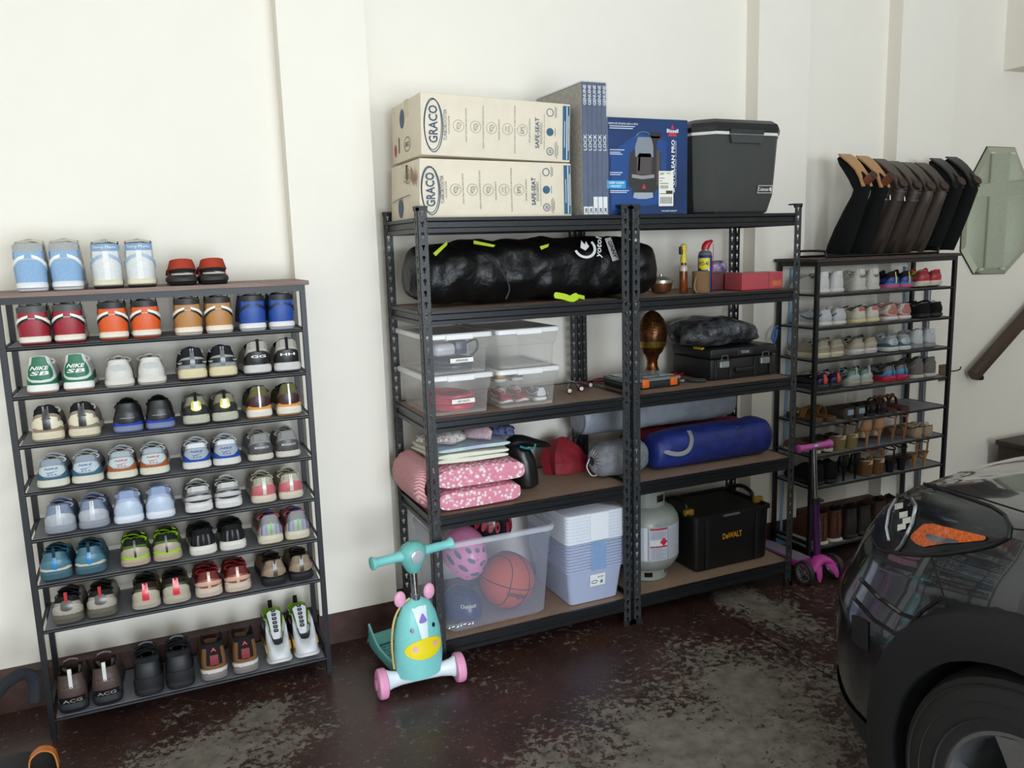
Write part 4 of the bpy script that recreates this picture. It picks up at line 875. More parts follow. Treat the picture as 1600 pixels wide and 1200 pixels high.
def booster_box(x0, z0, w, h, d, label, torn):
    t = thing('booster_seat_box', label, 'cardboard box', (x0, .043, z0), (0, 0 if torn else radians(1.75), 0), group='booster seat boxes')
    mb = MB().rbox(0, 0, 0, w, d, h, .004, 2)
    if torn:   # bulging, dented carton
        mb.v = [(x, y, z*(1+.105*(1-x/w))) for x, y, z in mb.v]
        mb.v = [(x+(.012 if (x < .05 and z > h*.8) else 0), y+(.006 if (x < .05 and z > h*.8) else 0), z-(.010 if (x < .05 and z > h*.9) else 0)) for x, y, z in mb.v]
    mesh_obj('carton', mb, m_card, t)
    f = plane_up(0, -.0012, 0)                    # (u up, v to the viewer's left)
    g = lambda u, v: Vector((-v, -.0012, u))
    P = lambda x, z: (z, -x)
    navy = INK('#27435f')
    mb = MB(); ring2(mb, g, h*.5, -.046, h*.41, .034, .003); ring2(mb, g, h*.475, -.049, h*.42, .036, .004); mesh_obj('logo_oval', mb, navy, t)
    mesh_obj('brand_lettering', text_mesh('GRACO', lambda u, v: Vector((.047-v, -.0016, h*.5+u)), .034, h*.60, True), navy, t)
    mesh_obj('model_lettering', text_mesh('TURBOBOOSTER', lambda u, v: Vector((.094-v, -.0014, h*.5+u)), .013, h*.50), INK('#3b3a38'), t)
    mb = MB(); text_mesh('YOUTH BOOSTER', lambda u, v: Vector((.109-v, -.0014, h*.5+u)), .007, h*.3, False, mb)
    for i, (lx, c, txt) in enumerate(((.178, h*.52, 'HEIGHT ADJUSTABLE HEAD SUPPORT'), (.246, h*.5, 'HIDEAWAY CUP HOLDERS AND ARMRESTS FOR YOUR CHILD'), (.311, h*.48, 'PADDED ARMRESTS'), (.377, h*.5, 'RIGOROUSLY CRASH TESTED TO MEET US STANDARD'), (.440, h*.5, 'EPS ENERGY ABSORBING'))):
        text_mesh(txt, lambda u, v, lx=lx, c=c: Vector((lx-v, -.0014, c+u)), .006, h*(.55, .7, .34, .8, .4)[i], False, mb)
        ring2(mb, g, h*.5, -(lx-.031), .021, .021, .0012)
    text_mesh('EPS', lambda u, v: Vector((.409-v, -.0014, h*.5+u)), .016, .026, False, mb)
    text_mesh('TOP', lambda u, v: Vector((.340-v, -.0014, h*.5+u)), .007, .02, False, mb); text_mesh('RATED', lambda u, v: Vector((.352-v, -.0014, h*.5+u)), .007, .026, False, mb)
    for lx in (.147, .215, .280):        # pictograms
        ring2(mb, g, h*.5, -lx, .011, .007, .0012); ring2(mb, g, h*.5+.006, -lx-.004, .005, .008, .001); ring2(mb, g, h*.5-.008, -lx+.003, .006, .004, .001)
    mesh_obj('small_print', mb, INK('#6a665e'), t)
    mb = MB(); text_mesh('SAFE-SEAT', lambda u, v: Vector((.472-v, -.0014, h*.47+u)), .017, h*.52, True, mb); mesh_obj('seal_lettering', mb, navy, t)
    mb = MB(); text_mesh('ENGINEERED', lambda u, v: Vector((.489-v, -.0014, h*.47+u)), .011, h*.36, False, mb); text_mesh('ENGINEERED AND TESTED FOR YOUR CHILD', lambda u, v: Vector((.503-v, -.0014, h*.5+u)), .004, h*.6, False, mb)

    for k_, (lx, zc, l) in enumerate(((.550, .84, .2), (.556, .84, .16), (.550, .5, .14), (.550, .2, .24), (.556, .2, .3), (.562, .2, .18))): mesh_obj('print_line', quad(MB(), g, h*zc-h*l/2, -lx-.0015, h*zc+h*l/2, -lx+.0005), INK('#6a665e'), t)
    mesh_obj('fine_print', mb, INK('#6a665e'), t)
    for zc in (.83, .5, .17):
        mb = ring2(MB(), g, h*zc, -.528, .014, .014, .003)
        if zc == .5: disc2(mb, g, h*.5, -.528, .012, .012)
        mesh_obj('seal', mb, INK('#2c5674'), t)
    mesh_obj('seal_number', text_mesh('2X', lambda u, v: Vector((.528-v, -.0016, h*.17+u)), .012, .016, True), INK('#27435f'), t)
    mesh_obj('colour_band', quad(MB(), g, .008, -(w-.004), h-.008, -(w-.034)), INK('#1f5578'), t)
    mb = MB(); h2 = lambda u, v: Vector((-v, -.0018, u))
    quad(mb, h2, .01, -(w-.014), h-.01, -(w-.0175)); quad(mb, h2, h*.25, -(w-.0245), h*.7, -(w-.027)); quad(mb, h2, h*.2, -(w-.007), h*.8, -(w-.0095)); mesh_obj('band_lines', mb, INK('#e3e4df'), t)
    # printed end panel
    e = lambda u, v: Vector((-.0012, u, v)); e2 = lambda u, v: Vector((-.0018, u, v))
    mb = MB(); disc2(mb, e, d*.62, h*(.72 if not torn else .22), .030, .036); mesh_obj('end_emblem', mb, INK('#31486a'), t)
    mb = MB(); ring2(mb, e, d*(.45 if not torn else .32), h*(.26 if not torn else .78), .040, .026, .003); text_mesh('GRACO', lambda u, v: Vector((-.0016, d*(.45 if not torn else .32)-u, h*(.26 if not torn else .78)+v)), .018, .055, True, mb); mesh_obj('end_logo', mb, INK('#3f4247'), t)
    if not torn:
        mb = MB(); disc2(mb, e, d*.87, h*.22, .016, .024); mesh_obj('red_sticker', mb, INK('#a8323c'), t)
        mb = MB(); quad(mb, e, d*.76, h*.16, d*.72, h*.42); mesh_obj('barcode', mb, INK('#55524d'), t)
    else:
        mb = MB().add([Vector((-.004, .02, h*.75)), Vector((-.006, .06, h*.95)), Vector((-.003, .08, h*.72)), Vector((-.002, .04, h*.58))], [(0, 1, 2, 3)]); mesh_obj('torn_flap', mb, mat('#a5835f', .8), t)
        mb = MB(); c2 = [(.1, .44), (.18, .42), (.26, .40), (.33, .36)]; mb.tube([Vector((-.002, a, h*b)) for a, b in c2], .0015, 5); mesh_obj('tear_line', mb, INK('#4b4035'), t)
    mesh_obj('tape', MB().box(-.0008, d*.40, h-.06, .002, d*.54, h+.0006).box(-.0008, d*.40, h-.0005, w*.3, d*.54, h+.0006), mat('#c9bd9f', .25, var=.03), t)
    return t
booster_box(-.890, ZS[4], .640, .205, .37, 'battered beige booster seat carton with torn corner, lower of the two', True)
booster_box(-.872, ZS[4]+.2275, .618, .222, .37, 'beige booster seat carton with red sticker, stacked on a battered one', False)
# shrink-wrapped pack of five narrow boxes
t = thing('flooring_pack', 'shrink-wrapped pack of five narrow blue flooring cartons standing on end', 'wrapped cartons', (-.222, -.003, ZS[4]))
for i in range(5):
    x = .001+i*.0222
    b = mesh_obj('narrow_carton', MB().rbox(x, .001, .001, x+.0212, .40, .510, .002, 1), mat('#263c63', .5, kind='plain', scale=20, col2='#1f3156'), t)
    f = lambda u, v, x=x: Vector((x+.0106-v, -.0012, u))
    mb = MB(); text_mesh('GENUINE', lambda u, v: f(.460+u, v), .013, .075, True, mb); text_mesh('LOCK', lambda u, v: f(.282+u, v), .014, .062, True, mb); mesh_obj('carton_lettering', mb, INK('#d9dce2'), b)
    lh = .03 if i < 2 else .068
    mb = MB().box(x+.001, -.0014, .004, x+.0202, .0, lh+.004); mesh_obj('paper_label', mb, INK('#dfe0e0'), b)
    mb = MB(); text_mesh('2M', lambda u, v, x=x: Vector((x+.0106-v, -.0024, .017+u)), .013, .02, True, mb); mesh_obj('label_lettering', mb, INK('#2b2d30'), b)
mesh_obj('side_sheet', MB().box(-.0006, .004, .003, .0006, .396, .505), mat('#a29d92', .45, kind='crinkle', scale=60, col2='#8d897f', bump=.3), t)
wr = MB().loft([[Vector((-.002+a*.1165+.0012*nz(z*30, a*9), -.003+b*.406, z)) for a, b in ((0, 0), (.25, -.003), (.5, 0), (.75, -.004), (1, 0), (1, .5), (1, 1), (0, 1), (0, .5))] for z in [.514*i/14 for i in range(15)]], True, False, True)
mesh_obj('shrink_film', wr, mat('#dfe3e6', .12, kind='crinkle', scale=45, alpha=.10, bump=.8, dist=.006), t)
# carpet cleaner box
t = thing('cleaner_box', 'dark blue carpet cleaner carton with a printed machine and white shipping label', 'cardboard box', (-.096, .043, ZS[4]))
mesh_obj('carton', MB().rbox(0, 0, 0, .410, .27, .390, .003, 1), mat('#0d3468', .4, kind='plain', scale=5, col2='#0a2850', bump=.02), t)
F = lambda d: (lambda u, v: Vector((u, -d, v)))
def poly(f, pts): return MB().add([f(*p) for p in pts], [tuple(range(len(pts)))])
mesh_obj('print_background', poly(F(.0008), [(.03, .02), (.3, .05), (.30, .30), (.16, .33), (.03, .25)]), INK('#0c4180'), t)
ma = mesh_obj('printed_machine', poly(F(.0012), [(.135, .07), (.235, .07), (.245, .10), (.268, .11), (.275, .25), (.255, .27), (.235, .30), (.16, .30), (.145, .27), (.122, .25), (.115, .19), (.112, .12), (.13, .11)]), INK('#2b2829'), t)
for n_, pts, c in (('tank', [(.147, .235), (.145, .275), (.16, .315), (.225, .315), (.235, .28), (.235, .235)], '#7d858e'), ('window', [(.152, .165), (.152, .23), (.165, .25), (.222, .25), (.228, .225), (.226, .165)], '#4a4340'), ('trim', [(.13, .152), (.13, .166), (.18, .160), (.24, .166), (.24, .152), (.18, .146)], '#8d8c8e'), ('base', [(.135, .072), (.14, .092), (.232, .092), (.234, .072), (.2, .066), (.16, .066)], '#9aa4ae'), ('hose', [(.25, .12), (.268, .13), (.268, .26), (.25, .27)], '#4c4342'), ('brush_head', [(.215, .335), (.275, .335), (.275, .322), (.255, .30), (.25, .275), (.236, .275), (.232, .30), (.22, .318)], '#2a2120'), ('brush_red', [(.224, .312), (.272, .312), (.272, .320), (.222, .320)], '#b3362f'), ('shine', [(.158, .18), (.168, .18), (.172, .24), (.164, .245)], '#8f8a86')):  # flat print shapes; the last pale sliver is a highlight drawn in as colour
    mesh_obj('print_'+n_, poly(F(.0016), pts), INK(c), ma)
mb = MB(); f = F(.0016); n = 14
mb.loft([[f(.188+r*cos(pi*j/n), .318+r*.55*sin(pi*j/n)) for j in range(n+1)] for r in (.030, .036)], False); mesh_obj('print_handle', mb, INK('#5d6f86'), ma)
mesh_obj('print_badge', poly(F(.002), [(.178, .108), (.188, .128), (.198, .108)]), INK('#c0303a'), ma)
mesh_obj('logo_triangle', poly(F(.0014), [(.322, .352), (.338, .352), (.330, .372)]), INK('#c9283a'), t); mesh_obj('logo_base', poly(F(.0014), [(.310, .322), (.352, .322), (.348, .335), (.313, .335)]), INK('#c9283a'), t)
mesh_obj('brand_lettering', text_mesh('Bissell', plane_y(.331, -.0014, .344), .015, .058, True), INK('#e9eae8'), t)
mesh_obj('model_lettering', text_mesh('SPOTCLEAN PRO', lambda u, v: Vector((.334-v, -.0014, .20+u)), .017, .215, True), INK('#e6e8ea'), t)
mesh_obj('tagline', text_mesh('PORTABLE DEEP CLEANER', lambda u, v: Vector((.348-v, -.0014, .21+u)), .006, .19), INK('#c9cfd8'), t)
mb = MB(); text_mesh('REMOVE STAINS LIKE A PRO', plane_y(.09, -.0014, .365), .008, .14, True, mb)
for i, (z, w) in enumerate(((.353, .12), (.345, .11), (.26, .07), (.25, .05), (.243, .06), (.17, .06), (.162, .05), (.098, .09), (.091, .08))): mesh_obj('print_line', quad(MB(), F(.0014), .025, z, .025+w, z+.0035), INK('#c3ccd8'), t)
mesh_obj('front_text', mb, INK('#c3ccd8'), t)
mesh_obj('text_flag', poly(F(.0013), [(.01, .108), (.10, .108), (.10, .14), (.01, .14)]), INK('#2596c9'), t)
mb = MB(); text_mesh('DEEP CLEAN', plane_y(.056, -.0018, .131), .008, .07, True, mb); text_mesh('+ PROTECT', plane_y(.05, -.0018, .117), .008, .058, True, mb); mesh_obj('flag_lettering', mb, INK('#e4eef2'), t)
lb = mesh_obj('shipping_label', MB().box(.262, -.0022, .036, .335, -.0012, .180), INK('#e4e1d6'), t)
mb = MB(); f = F(.0026)
for i in range(17): quad(mb, f, .269+i*.0036, .046, .269+i*.0036+(.0012 if i % 3 else .0024), .074)
for i in range(9): quad(mb, f, .270+i*.0045, .108, .270+i*.0045+.002, .122)
for z, a, b in ((.17, .267, .29), (.165, .267, .285), (.17, .30, .32), (.150, .267, .29), (.138, .267, .278), (.086, .267, .30), (.128, .267, .31)): quad(mb, f, a, z, b, z+.0025)
quad(mb, f, .298, .086, .331, .1); mesh_obj('label_print', mb, INK('#3a3835'), lb)
mb = MB(); text_mesh('1 YEAR LIMITED WARRANTY', plane_y(.315, -.0014, .016), .006, .08, True, mb); mesh_obj('warranty_text', mb, INK('#d3d9e0'), t)
# ------------------------------------------------------------------ cooler
t = thing('cooler', 'dark grey hard-sided cooler with black lid and white rim line', 'cooler', (.61, .0, ZS[4]))
def ringc(hx, y0, y1, c, z): return [Vector(p) for p in ((-hx+c, y0, z), (hx-c, y0, z), (hx, y0+c, z), (hx, y1-c, z), (hx-c, y1, z), (-hx+c, y1, z), (-hx, y1-c, z), (-hx, y0+c, z))]
body = MB().loft([ringc(.178, .075, .375, .05, 0), ringc(.205, .06, .39, .06, .012), ringc(.222, .035, .415, .07, .085), ringc(.236, .022, .428, .072, .335)], True, True, True)
mesh_obj('body', body, mat('#383a37', .62, kind='plain', scale=300, var=.12, bump=.15), t, smooth=25)
mesh_obj('rim_line', MB().loft([ringc(.240, .018, .432, .074, .335), ringc(.241, .017, .433, .074, .347)], True, True, True), mat('#d9d7cf', .5), t, smooth=25)
mesh_obj('lid', MB().loft([ringc(.242, .016, .434, .074, .348), ringc(.246, .012, .438, .076, .368), ringc(.240, .02, .43, .072, .385), ringc(.215, .045, .405, .06, .402), ringc(.17, .08, .37, .05, .404)], True, True, True), mat('#1b1c1e', .42, kind='plain', scale=200, var=.1), t, smooth=25)
hd = mesh_obj('handle_recess', MB().prism([(-.10, .335), (.085, .335), (.075, .300), (-.09, .300)], .008, .03, 'xz'), mat('#3a3c3b', .55), t)
mesh_obj('latch_tab', MB().box(-.098, .006, .338, .083, .02, .356), mat('#2b2d2e', .45), t)
f = lambda u, v: Vector((.105+u, .0205, .105+v))
mb = MB(); bx = [(-.042, -.017), (.038, -.017), (.044, .017), (-.036, .017)]
mb.loft([[f(a*k, b*k2) for a, b in bx] for k, k2 in ((1, 1), (.94, .86))]); text_mesh('Coleman', lambda u, v: f(u-.008, v), .015, .058, True, mb, .15); disc2(mb, f, .031, 0, .006, .009); mesh_obj('logo', mb, INK('#d0cfc8'), t)
mb.v = [(x, y-.001, z) for x, y, z in mb.v]
# ------------------------------------------------------------------ soft goods helper
def lump(path, radii, n=20, amp=.06, freq=9, seed=0, flat=None, floor=None, m_=14, wr=0., ends=True):
    """soft bag: smooth path with elliptical sections (ra = sideways, rb = upright), wrinkled by noise"""
    P = smooth_path(path, m_); R = smooth_path([(a, b, 0) for a, b in radii], m_); rings = []
    for i, p in enumerate(P):
        t = (P[min(i+1, len(P)-1)]-P[max(i-1, 0)]); t.z = 0; t = t.normalized(); sd = Vector((t.y, -t.x, 0)); ra, rb = R[i].x, R[i].y
        r = []
        for j in range(n):
            a = 2*pi*j/n; c, s = cos(a), sin(a)
            c = math.copysign(abs(c)**.8, c); s = math.copysign(abs(s)**.8, s)
            k = 1+amp*nz(p.x*freq+seed, a*1.6+p.y*freq, seed*1.7+p.z*4)+wr*nz(p.x*freq*3.1+seed*3, a*2.2, p.y*8)
            q = p+sd*(ra*c*k)+Vector((0, 0, rb*s*k))
            if floor is not None and q.z < floor: q.z = floor
            r.append(q)
        rings.append(r)
    return MB().loft(rings, True, True, True)
def folded(x0, y0, z0, x1, y1, z1, layers, seed=0, amp=.006, fold='x0', bulge=.03):
    """folded cloth: a stack of rounded layers, each layer one ring of section swept in y"""
    mbs = []; h = (z1-z0)/layers
    for l in range(layers):
        za, zb = z0+l*h, z0+(l+1)*h*1.0; rings = []; ny = 10
        for i in range(ny+1):
            y = y0+(y1-y0)*i/ny; e = min(1, 6*min(i, ny-i)/ny+.35)
            r = []; nn = 24
            for j in range(nn):
                a = 2*pi*j/nn; c, s = cos(a), sin(a)
                xx = (x0+x1)/2+math.copysign(abs(c)**.28, c)*(x1-x0)/2; zz = (za+zb)/2+math.copysign(abs(s)**.6, s)*(zb-za)/2*(.98 if 0 < i < ny else .8)
                w = nz(xx*7+seed, y*7, l*3.1+seed)
                xx += (amp*2*w)*abs(c)-(bulge*sin(pi*i/ny) if c < -.3 else 0)*(.6+.4*abs(c)); zz += amp*w if s > 0 else 0
                r.append(Vector((xx, y+amp*1.5*nz(xx*9, l*2.3, seed)*(1 if i in (0, ny) else 0), max(zz, z0))))
            rings.append(r)
        mbs.append(MB().loft(rings, True, True, True))
    return mbs
m_frost = lambda a=.30, c='#d9dce2', r=.22: mat(c, r, kind='plain', scale=30, var=.02, alpha=a, bump=.05)
# ------------------------------------------------------------------ fourth tier: black bag
zf = ZS[3]
t = thing('duffel_bag', 'bulky crumpled black duffel bag stretched across both shelving units with white logo', 'bag', (0, 0, zf))
m_nylon = mat('#0b0b0c', .42, kind='crinkle', scale=8, var=.25, bump=.75, dist=.03, spec=.3)
bag = lump([(-.895, .235, .115), (-.84, .235, .125), (-.70, .235, .130), (-.45, .235, .132), (-.2, .235, .132), (.0, .235, .132), (.15, .235, .125), (.215, .235, .11), (.225, .235, .105)], [(.06, .05), (.14, .108), (.155, .122), (.16, .124), (.16, .126), (.158, .126), (.15, .118), (.11, .09), (.05, .045)], 40, .10, 5, 2.2, floor=.001, m_=14, wr=.12)
mesh_obj('body', bag, m_nylon, t, smooth=70)
def on_bag(x, z): return Vector((x, .06, z))
def bagf(cx, cz, ang, d=.0):
    c, s = cos(radians(ang)), sin(radians(ang)); return lambda u, v: Vector((cx+u*c-v*s, .058-d+.9*max(0, cz+u*s+v*c-.17)**1.3, cz+u*s+v*c))
f = bagf(-.175, .215, 0)
mb = MB()
for r0, r1, a0, a1 in ((.034, .044, 3.4, 6.9),):
    mb.loft([[f((r0+(r1-r0)*k)*cos(a0+(a1-a0)*i/16)*1.2, (r0+(r1-r0)*k)*sin(a0+(a1-a0)*i/16)) for i in range(17)] for k in (0, 1)], False)
mb.add([f(*p) for p in ((-.02, .0), (.0, -.012), (.022, .004), (.012, .026), (.004, .012), (-.008, .03))], [tuple(range(6))]); mesh_obj('logo_emblem', mb, INK('#d4d4d2'), t)
mesh_obj('logo_lettering', text_mesh('yotoI', bagf(-.105, .215, 72), .026, .085, True), INK('#cfcfcd'), t)
pt = mesh_obj('name_patch', MB().add([bagf(-.045, .205, 100)(*p) for p in ((-.048, -.016), (.048, -.016), (.048, .016), (-.048, .016))], [(0, 1, 2, 3)]), INK('#a9a9a6'), t)
mesh_obj('patch_lettering', text_mesh('GINNY', bagf(-.045, .205, -80, .001), .018, .07, True), INK('#2c2c2b'), pt)
for px_, pz, ang, w in ((-.80, .225, 35, .07), (-.62, .240, -12, .08), (-.36, .222, 14, .035)):
    mesh_obj('neon_tag', MB().add([bagf(px_, pz, ang)(*p) for p in ((-w/2, -.006), (w/2, -.004), (w/2+.01, .006), (-w/2, .008))], [(0, 1, 2, 3)]), mat('#b5cf2e', .5), t)
mesh_obj('neon_strap', MB().strap(smooth_path([(-.34, .040, .030), (-.30, .030, .022), (-.27, .026, .012), (-.24, .030, .020), (-.20, .040, .012)]), (0, -1, .4), [.006]+[.026]*12+[.030]*6+[.016]*6, .004), mat('#b0d11e', .5, kind='crinkle', scale=60), t)
mesh_obj('cord', MB().tube(smooth_path([(-.62, .07, .20), (-.57, .058, .15), (-.54, .052, .10), (-.53, .052, .06), (-.545, .056, .025)]), .0035, 6), mat('#1b1b1c', .5), t)
# ------------------------------------------------------------------ small things on the fourth tier
t = thing('metal_bowl', 'steel and copper bowl behind the amber spray bottle', 'bowl', (.315, .24, zf)); M_ = Matrix
mesh_obj('bowl', MB().lathe([(.02, 0), (.042, .004), (.05, .03), (.052, .045), (.049, .045), (.046, .03), (.03, .01)], 24), mat('#8a5a3a', .3, .7), t)
mesh_obj('lid', MB().lathe([(.054, .045), (.054, .058), (.03, .072), (.008, .075), (.008, .085)], 24), mat('#b3aca2', .3, .6), t)
t = thing('spray_bottle', 'slim amber spray bottle with yellow trigger cap', 'bottle', (.362, .135, zf))
mesh_obj('bottle', MB().lathe([(.016, 0), (.018, .003), (.018, .095), (.017, .115), (.012, .122), (.012, .135)], 20), mat('#7a3d18', .12, kind='plain', scale=25, col2='#4f240f', bump=0), t)
mesh_obj('bare_neck', MB().lathe([(.0182, .098), (.0182, .116), (.0125, .124)], 20, None, False, False), mat('#b9b09c', .15), t)
cp = mesh_obj('cap', MB().lathe([(.014, .135), (.015, .15), (.0125, .165), (.013, .19), (.016, .2), (.012, .214), (.004, .218)], 16), mat('#cdbb2c', .35), t)
mesh_obj('trigger', MB().rbox(-.021, -.008, .172, -.006, .008, .206, .003), mat('#2e2b22', .4), cp)
t = thing('twine_roll', 'short brown jute twine spool standing on end', 'spool', (.426, .092, zf))
mesh_obj('spool', MB().lathe([(.0385, .0), (.0395, .004), (.0395, .092), (.0385, .096), (.014, .096), (.014, .01)], 28), mat('#8a6b48', .9, kind='weave', scale=110, col2='#6d5236', bump=.6), t)
mesh_obj('loose_end', MB().tube(smooth_path([(-.037, -.012, .07), (-.05, -.02, .04), (-.048, -.02, .018), (-.04, -.025, .003)]), .0022, 5), mat('#9a8a70', .8), t)
t = thing('lubricant_can', 'blue and yellow lubricant spray can with red straw cap', 'spray can', (.490, .148, zf), (0, 0, radians(-36)))
mesh_obj('can', MB().lathe([(.030, 0), (.032, .002), (.032, .160), (.030, .164)], 28), mat('#1b2f78', .3, .2, var=.05), t)
mesh_obj('shoulder', MB().lathe([(.0305, .164), (.0325, .166), (.027, .178), (.018, .184), (.016, .190)], 28), mat('#c5c6c8', .3, .8), t)
W_ = lambda r: (lambda u, v: Vector((r*sin(u/r), -r*cos(u/r), v)))
mb = MB(); f = W_(.0326)
mb.loft([[f(-.032+.054*i/10, .110+(.0 if k == 0 else .042)-(.012*sin(pi*i/10) if k == 0 else 0)) for i in range(11)] for k in (0, 1)], False); mesh_obj('yellow_shield', mb, INK('#d8c81e'), t)
mesh_obj('can_lettering', text_mesh('WD-40', lambda u, v: W_(.0331)(-.008+u, .128+v), .018, .05, True), INK('#1b2556'), t)
mb = MB(); f = W_(.0328)
mb.loft([[f(.012+.010*k, .01+.10*i/6) for i in range(7)] for k in (0, 1)], False); mesh_obj('white_stripe', mb, INK('#cfd2d6'), t)
hd = mesh_obj('straw_cap', MB().loft([[Vector((x, y*.8, .19+z)) for x, y, z in ring] for ring in ([(.017*cos(a), .017*sin(a), 0) for a in [2*pi*j/14 for j in range(14)]], [(.020*cos(a)+.004, .018*sin(a), .016+.003*cos(a)) for a in [2*pi*j/14 for j in range(14)]], [(.024*cos(a)+.012, .016*sin(a), .030+.006*cos(a)) for a in [2*pi*j/14 for j in range(14)]], [(.014*cos(a)+.014, .009*sin(a), .041+.003*cos(a)) for a in [2*pi*j/14 for j in range(14)]])], True, True, True), mat('#b81f2e', .35), t)
mesh_obj('straw', MB().tube([(.036, 0, .215), (.036, 0, .05)], .0015, 6), mat('#b33a44', .3), hd)
def red_box(x0, x1, y, h, col, label, win=None, name='wrapped_box'):
    t = thing(name, label, 'box', (x0, y, zf), group='red boxes on the fourth tier'); w = x1-x0
    mesh_obj('carton', MB().rbox(0, 0, 0, w, .12, h, .002, 1), mat(col, .35, var=.12, scale=18, bump=.05), t)
    if win: mesh_obj('printed_panel', poly(lambda u, v: Vector((u, -.0008, v)), win), INK('#c4683c'), t)
    mesh_obj('film', MB().rbox(-.002, -.002, .0, w+.002, .122, h+.002, .003, 1), mat('#f0e6e8', .1, kind='crinkle', scale=50, alpha=.03, bump=.8, dist=.006), t)
    return t
red_box(.562, .712, .20, .078, '#5d1a22', 'dark red cellophane-wrapped box with crumpled purple bag on top')
red_box(.630, .784, .06, .078, '#b02f3c', 'plain bright red film-wrapped box between two other red boxes')
red_box(.788, .868, .06, .078, '#b8303e', 'small bright red film-wrapped box with orange panel beside the post', [(.018, .014), (.07, .014), (.07, .044), (.05, .036), (.018, .04)])
mb = lump([(.57, .265, .1), (.60, .265, .105), (.66, .265, .105), (.70, .265, .098)], [(.02, .012), (.05, .028), (.05, .03), (.02, .012)], 18, .25, 20, 5, floor=.0815, m_=8)
tag(mesh_obj('plastic_bag', mb, mat('#6a5278', .3, kind='crinkle', scale=40, col2='#b0a4bd', bump=.7, dist=.01), None, (0, 0, zf), smooth=60), 'crumpled purple plastic bag lying on the dark red box', 'plastic bag')
# ------------------------------------------------------------------ third tier: latch bins
zb = ZS[2]
def bin_(x0, z0, label, w=.282, d=.40, h=.150, y0=.018, lbl=None):
    t = thing('storage_bin', label, 'storage bin', (x0, y0, z0), group='latching clear bins on the third tier')
    def ring(i, z, r=.018):
        pts = []
        for cx, cy, a0 in ((w-i-r, d-i-r, 0), (i+r, d-i-r, pi/2), (i+r, i+r, pi), (w-i-r, i+r, 1.5*pi)):
            for k in range(4): a = a0+pi/2*k/3; pts.append(Vector((cx+r*cos(a), cy+r*sin(a), z)))
        return pts
    mesh_obj('tub', MB().loft([ring(.026, .012), ring(.026, .002), ring(.024, .0), ring(.018, .09), ring(.012, .094), ring(.006, h-.012), ring(.004, h-.012), ring(.004, h-.004)], True, False, False).loft([ring(.0245, .0015)], True, True), m_frost(.16, '#d6d3d0'), t)
    mesh_obj('lid', MB().loft([ring(.002, h-.012), ring(0, h-.010), ring(0, h+.004), ring(.004, h+.008), ring(.018, h+.008), ring(.022, h+.003)], True, False, True), mat('#dcdcdc', .35, var=.03, bump=.02), t)
    for yy in (0,): mesh_obj('latch', MB().rbox(w*.30, -.005, h-.016, w*.70, .004, h+.006, .003, 1), mat('#e4e4e4', .35, var=.03), t)
    if lbl:
        l = mesh_obj('paper_label', MB().box(w*.36, .0045, h*.30, w*.36+.095, .0055, h*.30+.017), INK('#e6e6e2'), t)
        l.location = (0, .0, 0); mesh_obj('label_writing', text_mesh(lbl, lambda u, v: Vector((w*.36+.048+u, .0038, h*.30+.0085+v)), .008, .05, True), INK('#1f1f1f'), l)
    return t
xa, xb = -.902, -.606
bin_(xa, zb, 'clear latching bin of red cords, carrying a bin of grey cables', lbl='LED LIGHTS')
bin_(xa, zb+.160, 'clear latching bin of grey cables on top of the red cord bin', lbl='SPEAKER')
bin_(xb, zb, 'clear latching bin full of shoes under an empty bin')
bin_(xb, zb+.160, 'empty clear latching bin on top of the bin of shoes')
def coil(name, label, c, rx, ry, n, m, r, seed, h):
    pts = []
    for i in range(n*14):
        a = 2*pi*i/14; k = 1+.22*nz(i*.09, seed); pts.append((c[0]+rx*k*cos(a), c[1]+ry*k*sin(a+.2*nz(i*.05, 3, seed)), c[2]+r+h*(i/(n*14))*(.75+.5*nz(i*.13, seed, 9))))
    pts = [(x, y, max(z, c[2]+r)) for x, y, z in pts]
    return tag(mesh_obj(name, MB().tube(pts, r, 6), m), label, 'cord')
coil('extension_cord', 'coiled red cord inside the lower clear bin', (xa+.15, .17, zb+.003), .085, .11, 9, mat('#c22f45', .35, var=.05), .007, 4, .075)
coil('cable_coil', 'coiled dark grey cable inside the upper clear bin', (xa+.15, .16, zb+.163), .08, .10, 8, mat('#3a3f4c', .4), .006, 7, .05)
t = thing('light_unit', 'navy and white plug-in device resting on the grey cable', 'device', (xa+.10, .10, zb+.225))
mesh_obj('housing', MB().rbox(-.04, -.02, 0, .05, .10, .05, .018, 3), mat('#c3c6cc', .3), t); mesh_obj('face', MB().rbox(.05, -.01, .002, .10, .09, .058, .008, 2), mat('#2a3150', .35), t)
mesh_obj('lead', MB().tube(smooth_path([(.10, .02, .04), (.14, 0, .055), (.145, .0, .02), (.11, -.01, -.01)]), .005, 6), mat('#2c2f38', .4), t)
def mini_shoe(x, y, z, rot, base, heel, label, s=.58):
    t = thing('packed_sneaker', label, 'sneaker', (x, y, z), rot, 'sneakers packed in the clear bin'); t.scale = (s,)*3
    court_low(t, 1, base, heel, swoosh='#d9d4ca', lace='#c9c4b8', bow=False)
mini_shoe(xb+.075, .235, zb+.004, (0, 0, radians(180)), '#9c3038', '#b9b3a8', 'small red and white sneaker packed against the side of a clear bin')
mini_shoe(xb+.146, .235, zb+.004, (0, 0, radians(180)), '#9c3038', '#b9b3a8', 'small red and white sneaker packed between two other shoes in a clear bin')
mini_shoe(xb+.218, .07, zb+.006, (0, 0, radians(2)), '#6f7684', '#c9cbcd', 'small grey sneaker packed in a clear bin, heel to the front')
mini_shoe(xb+.170, .19, zb+.078, (0, 0, radians(0)), '#5d6678', '#4a5264', 'small slate grey sneaker packed in a clear bin, on top of others', .55)
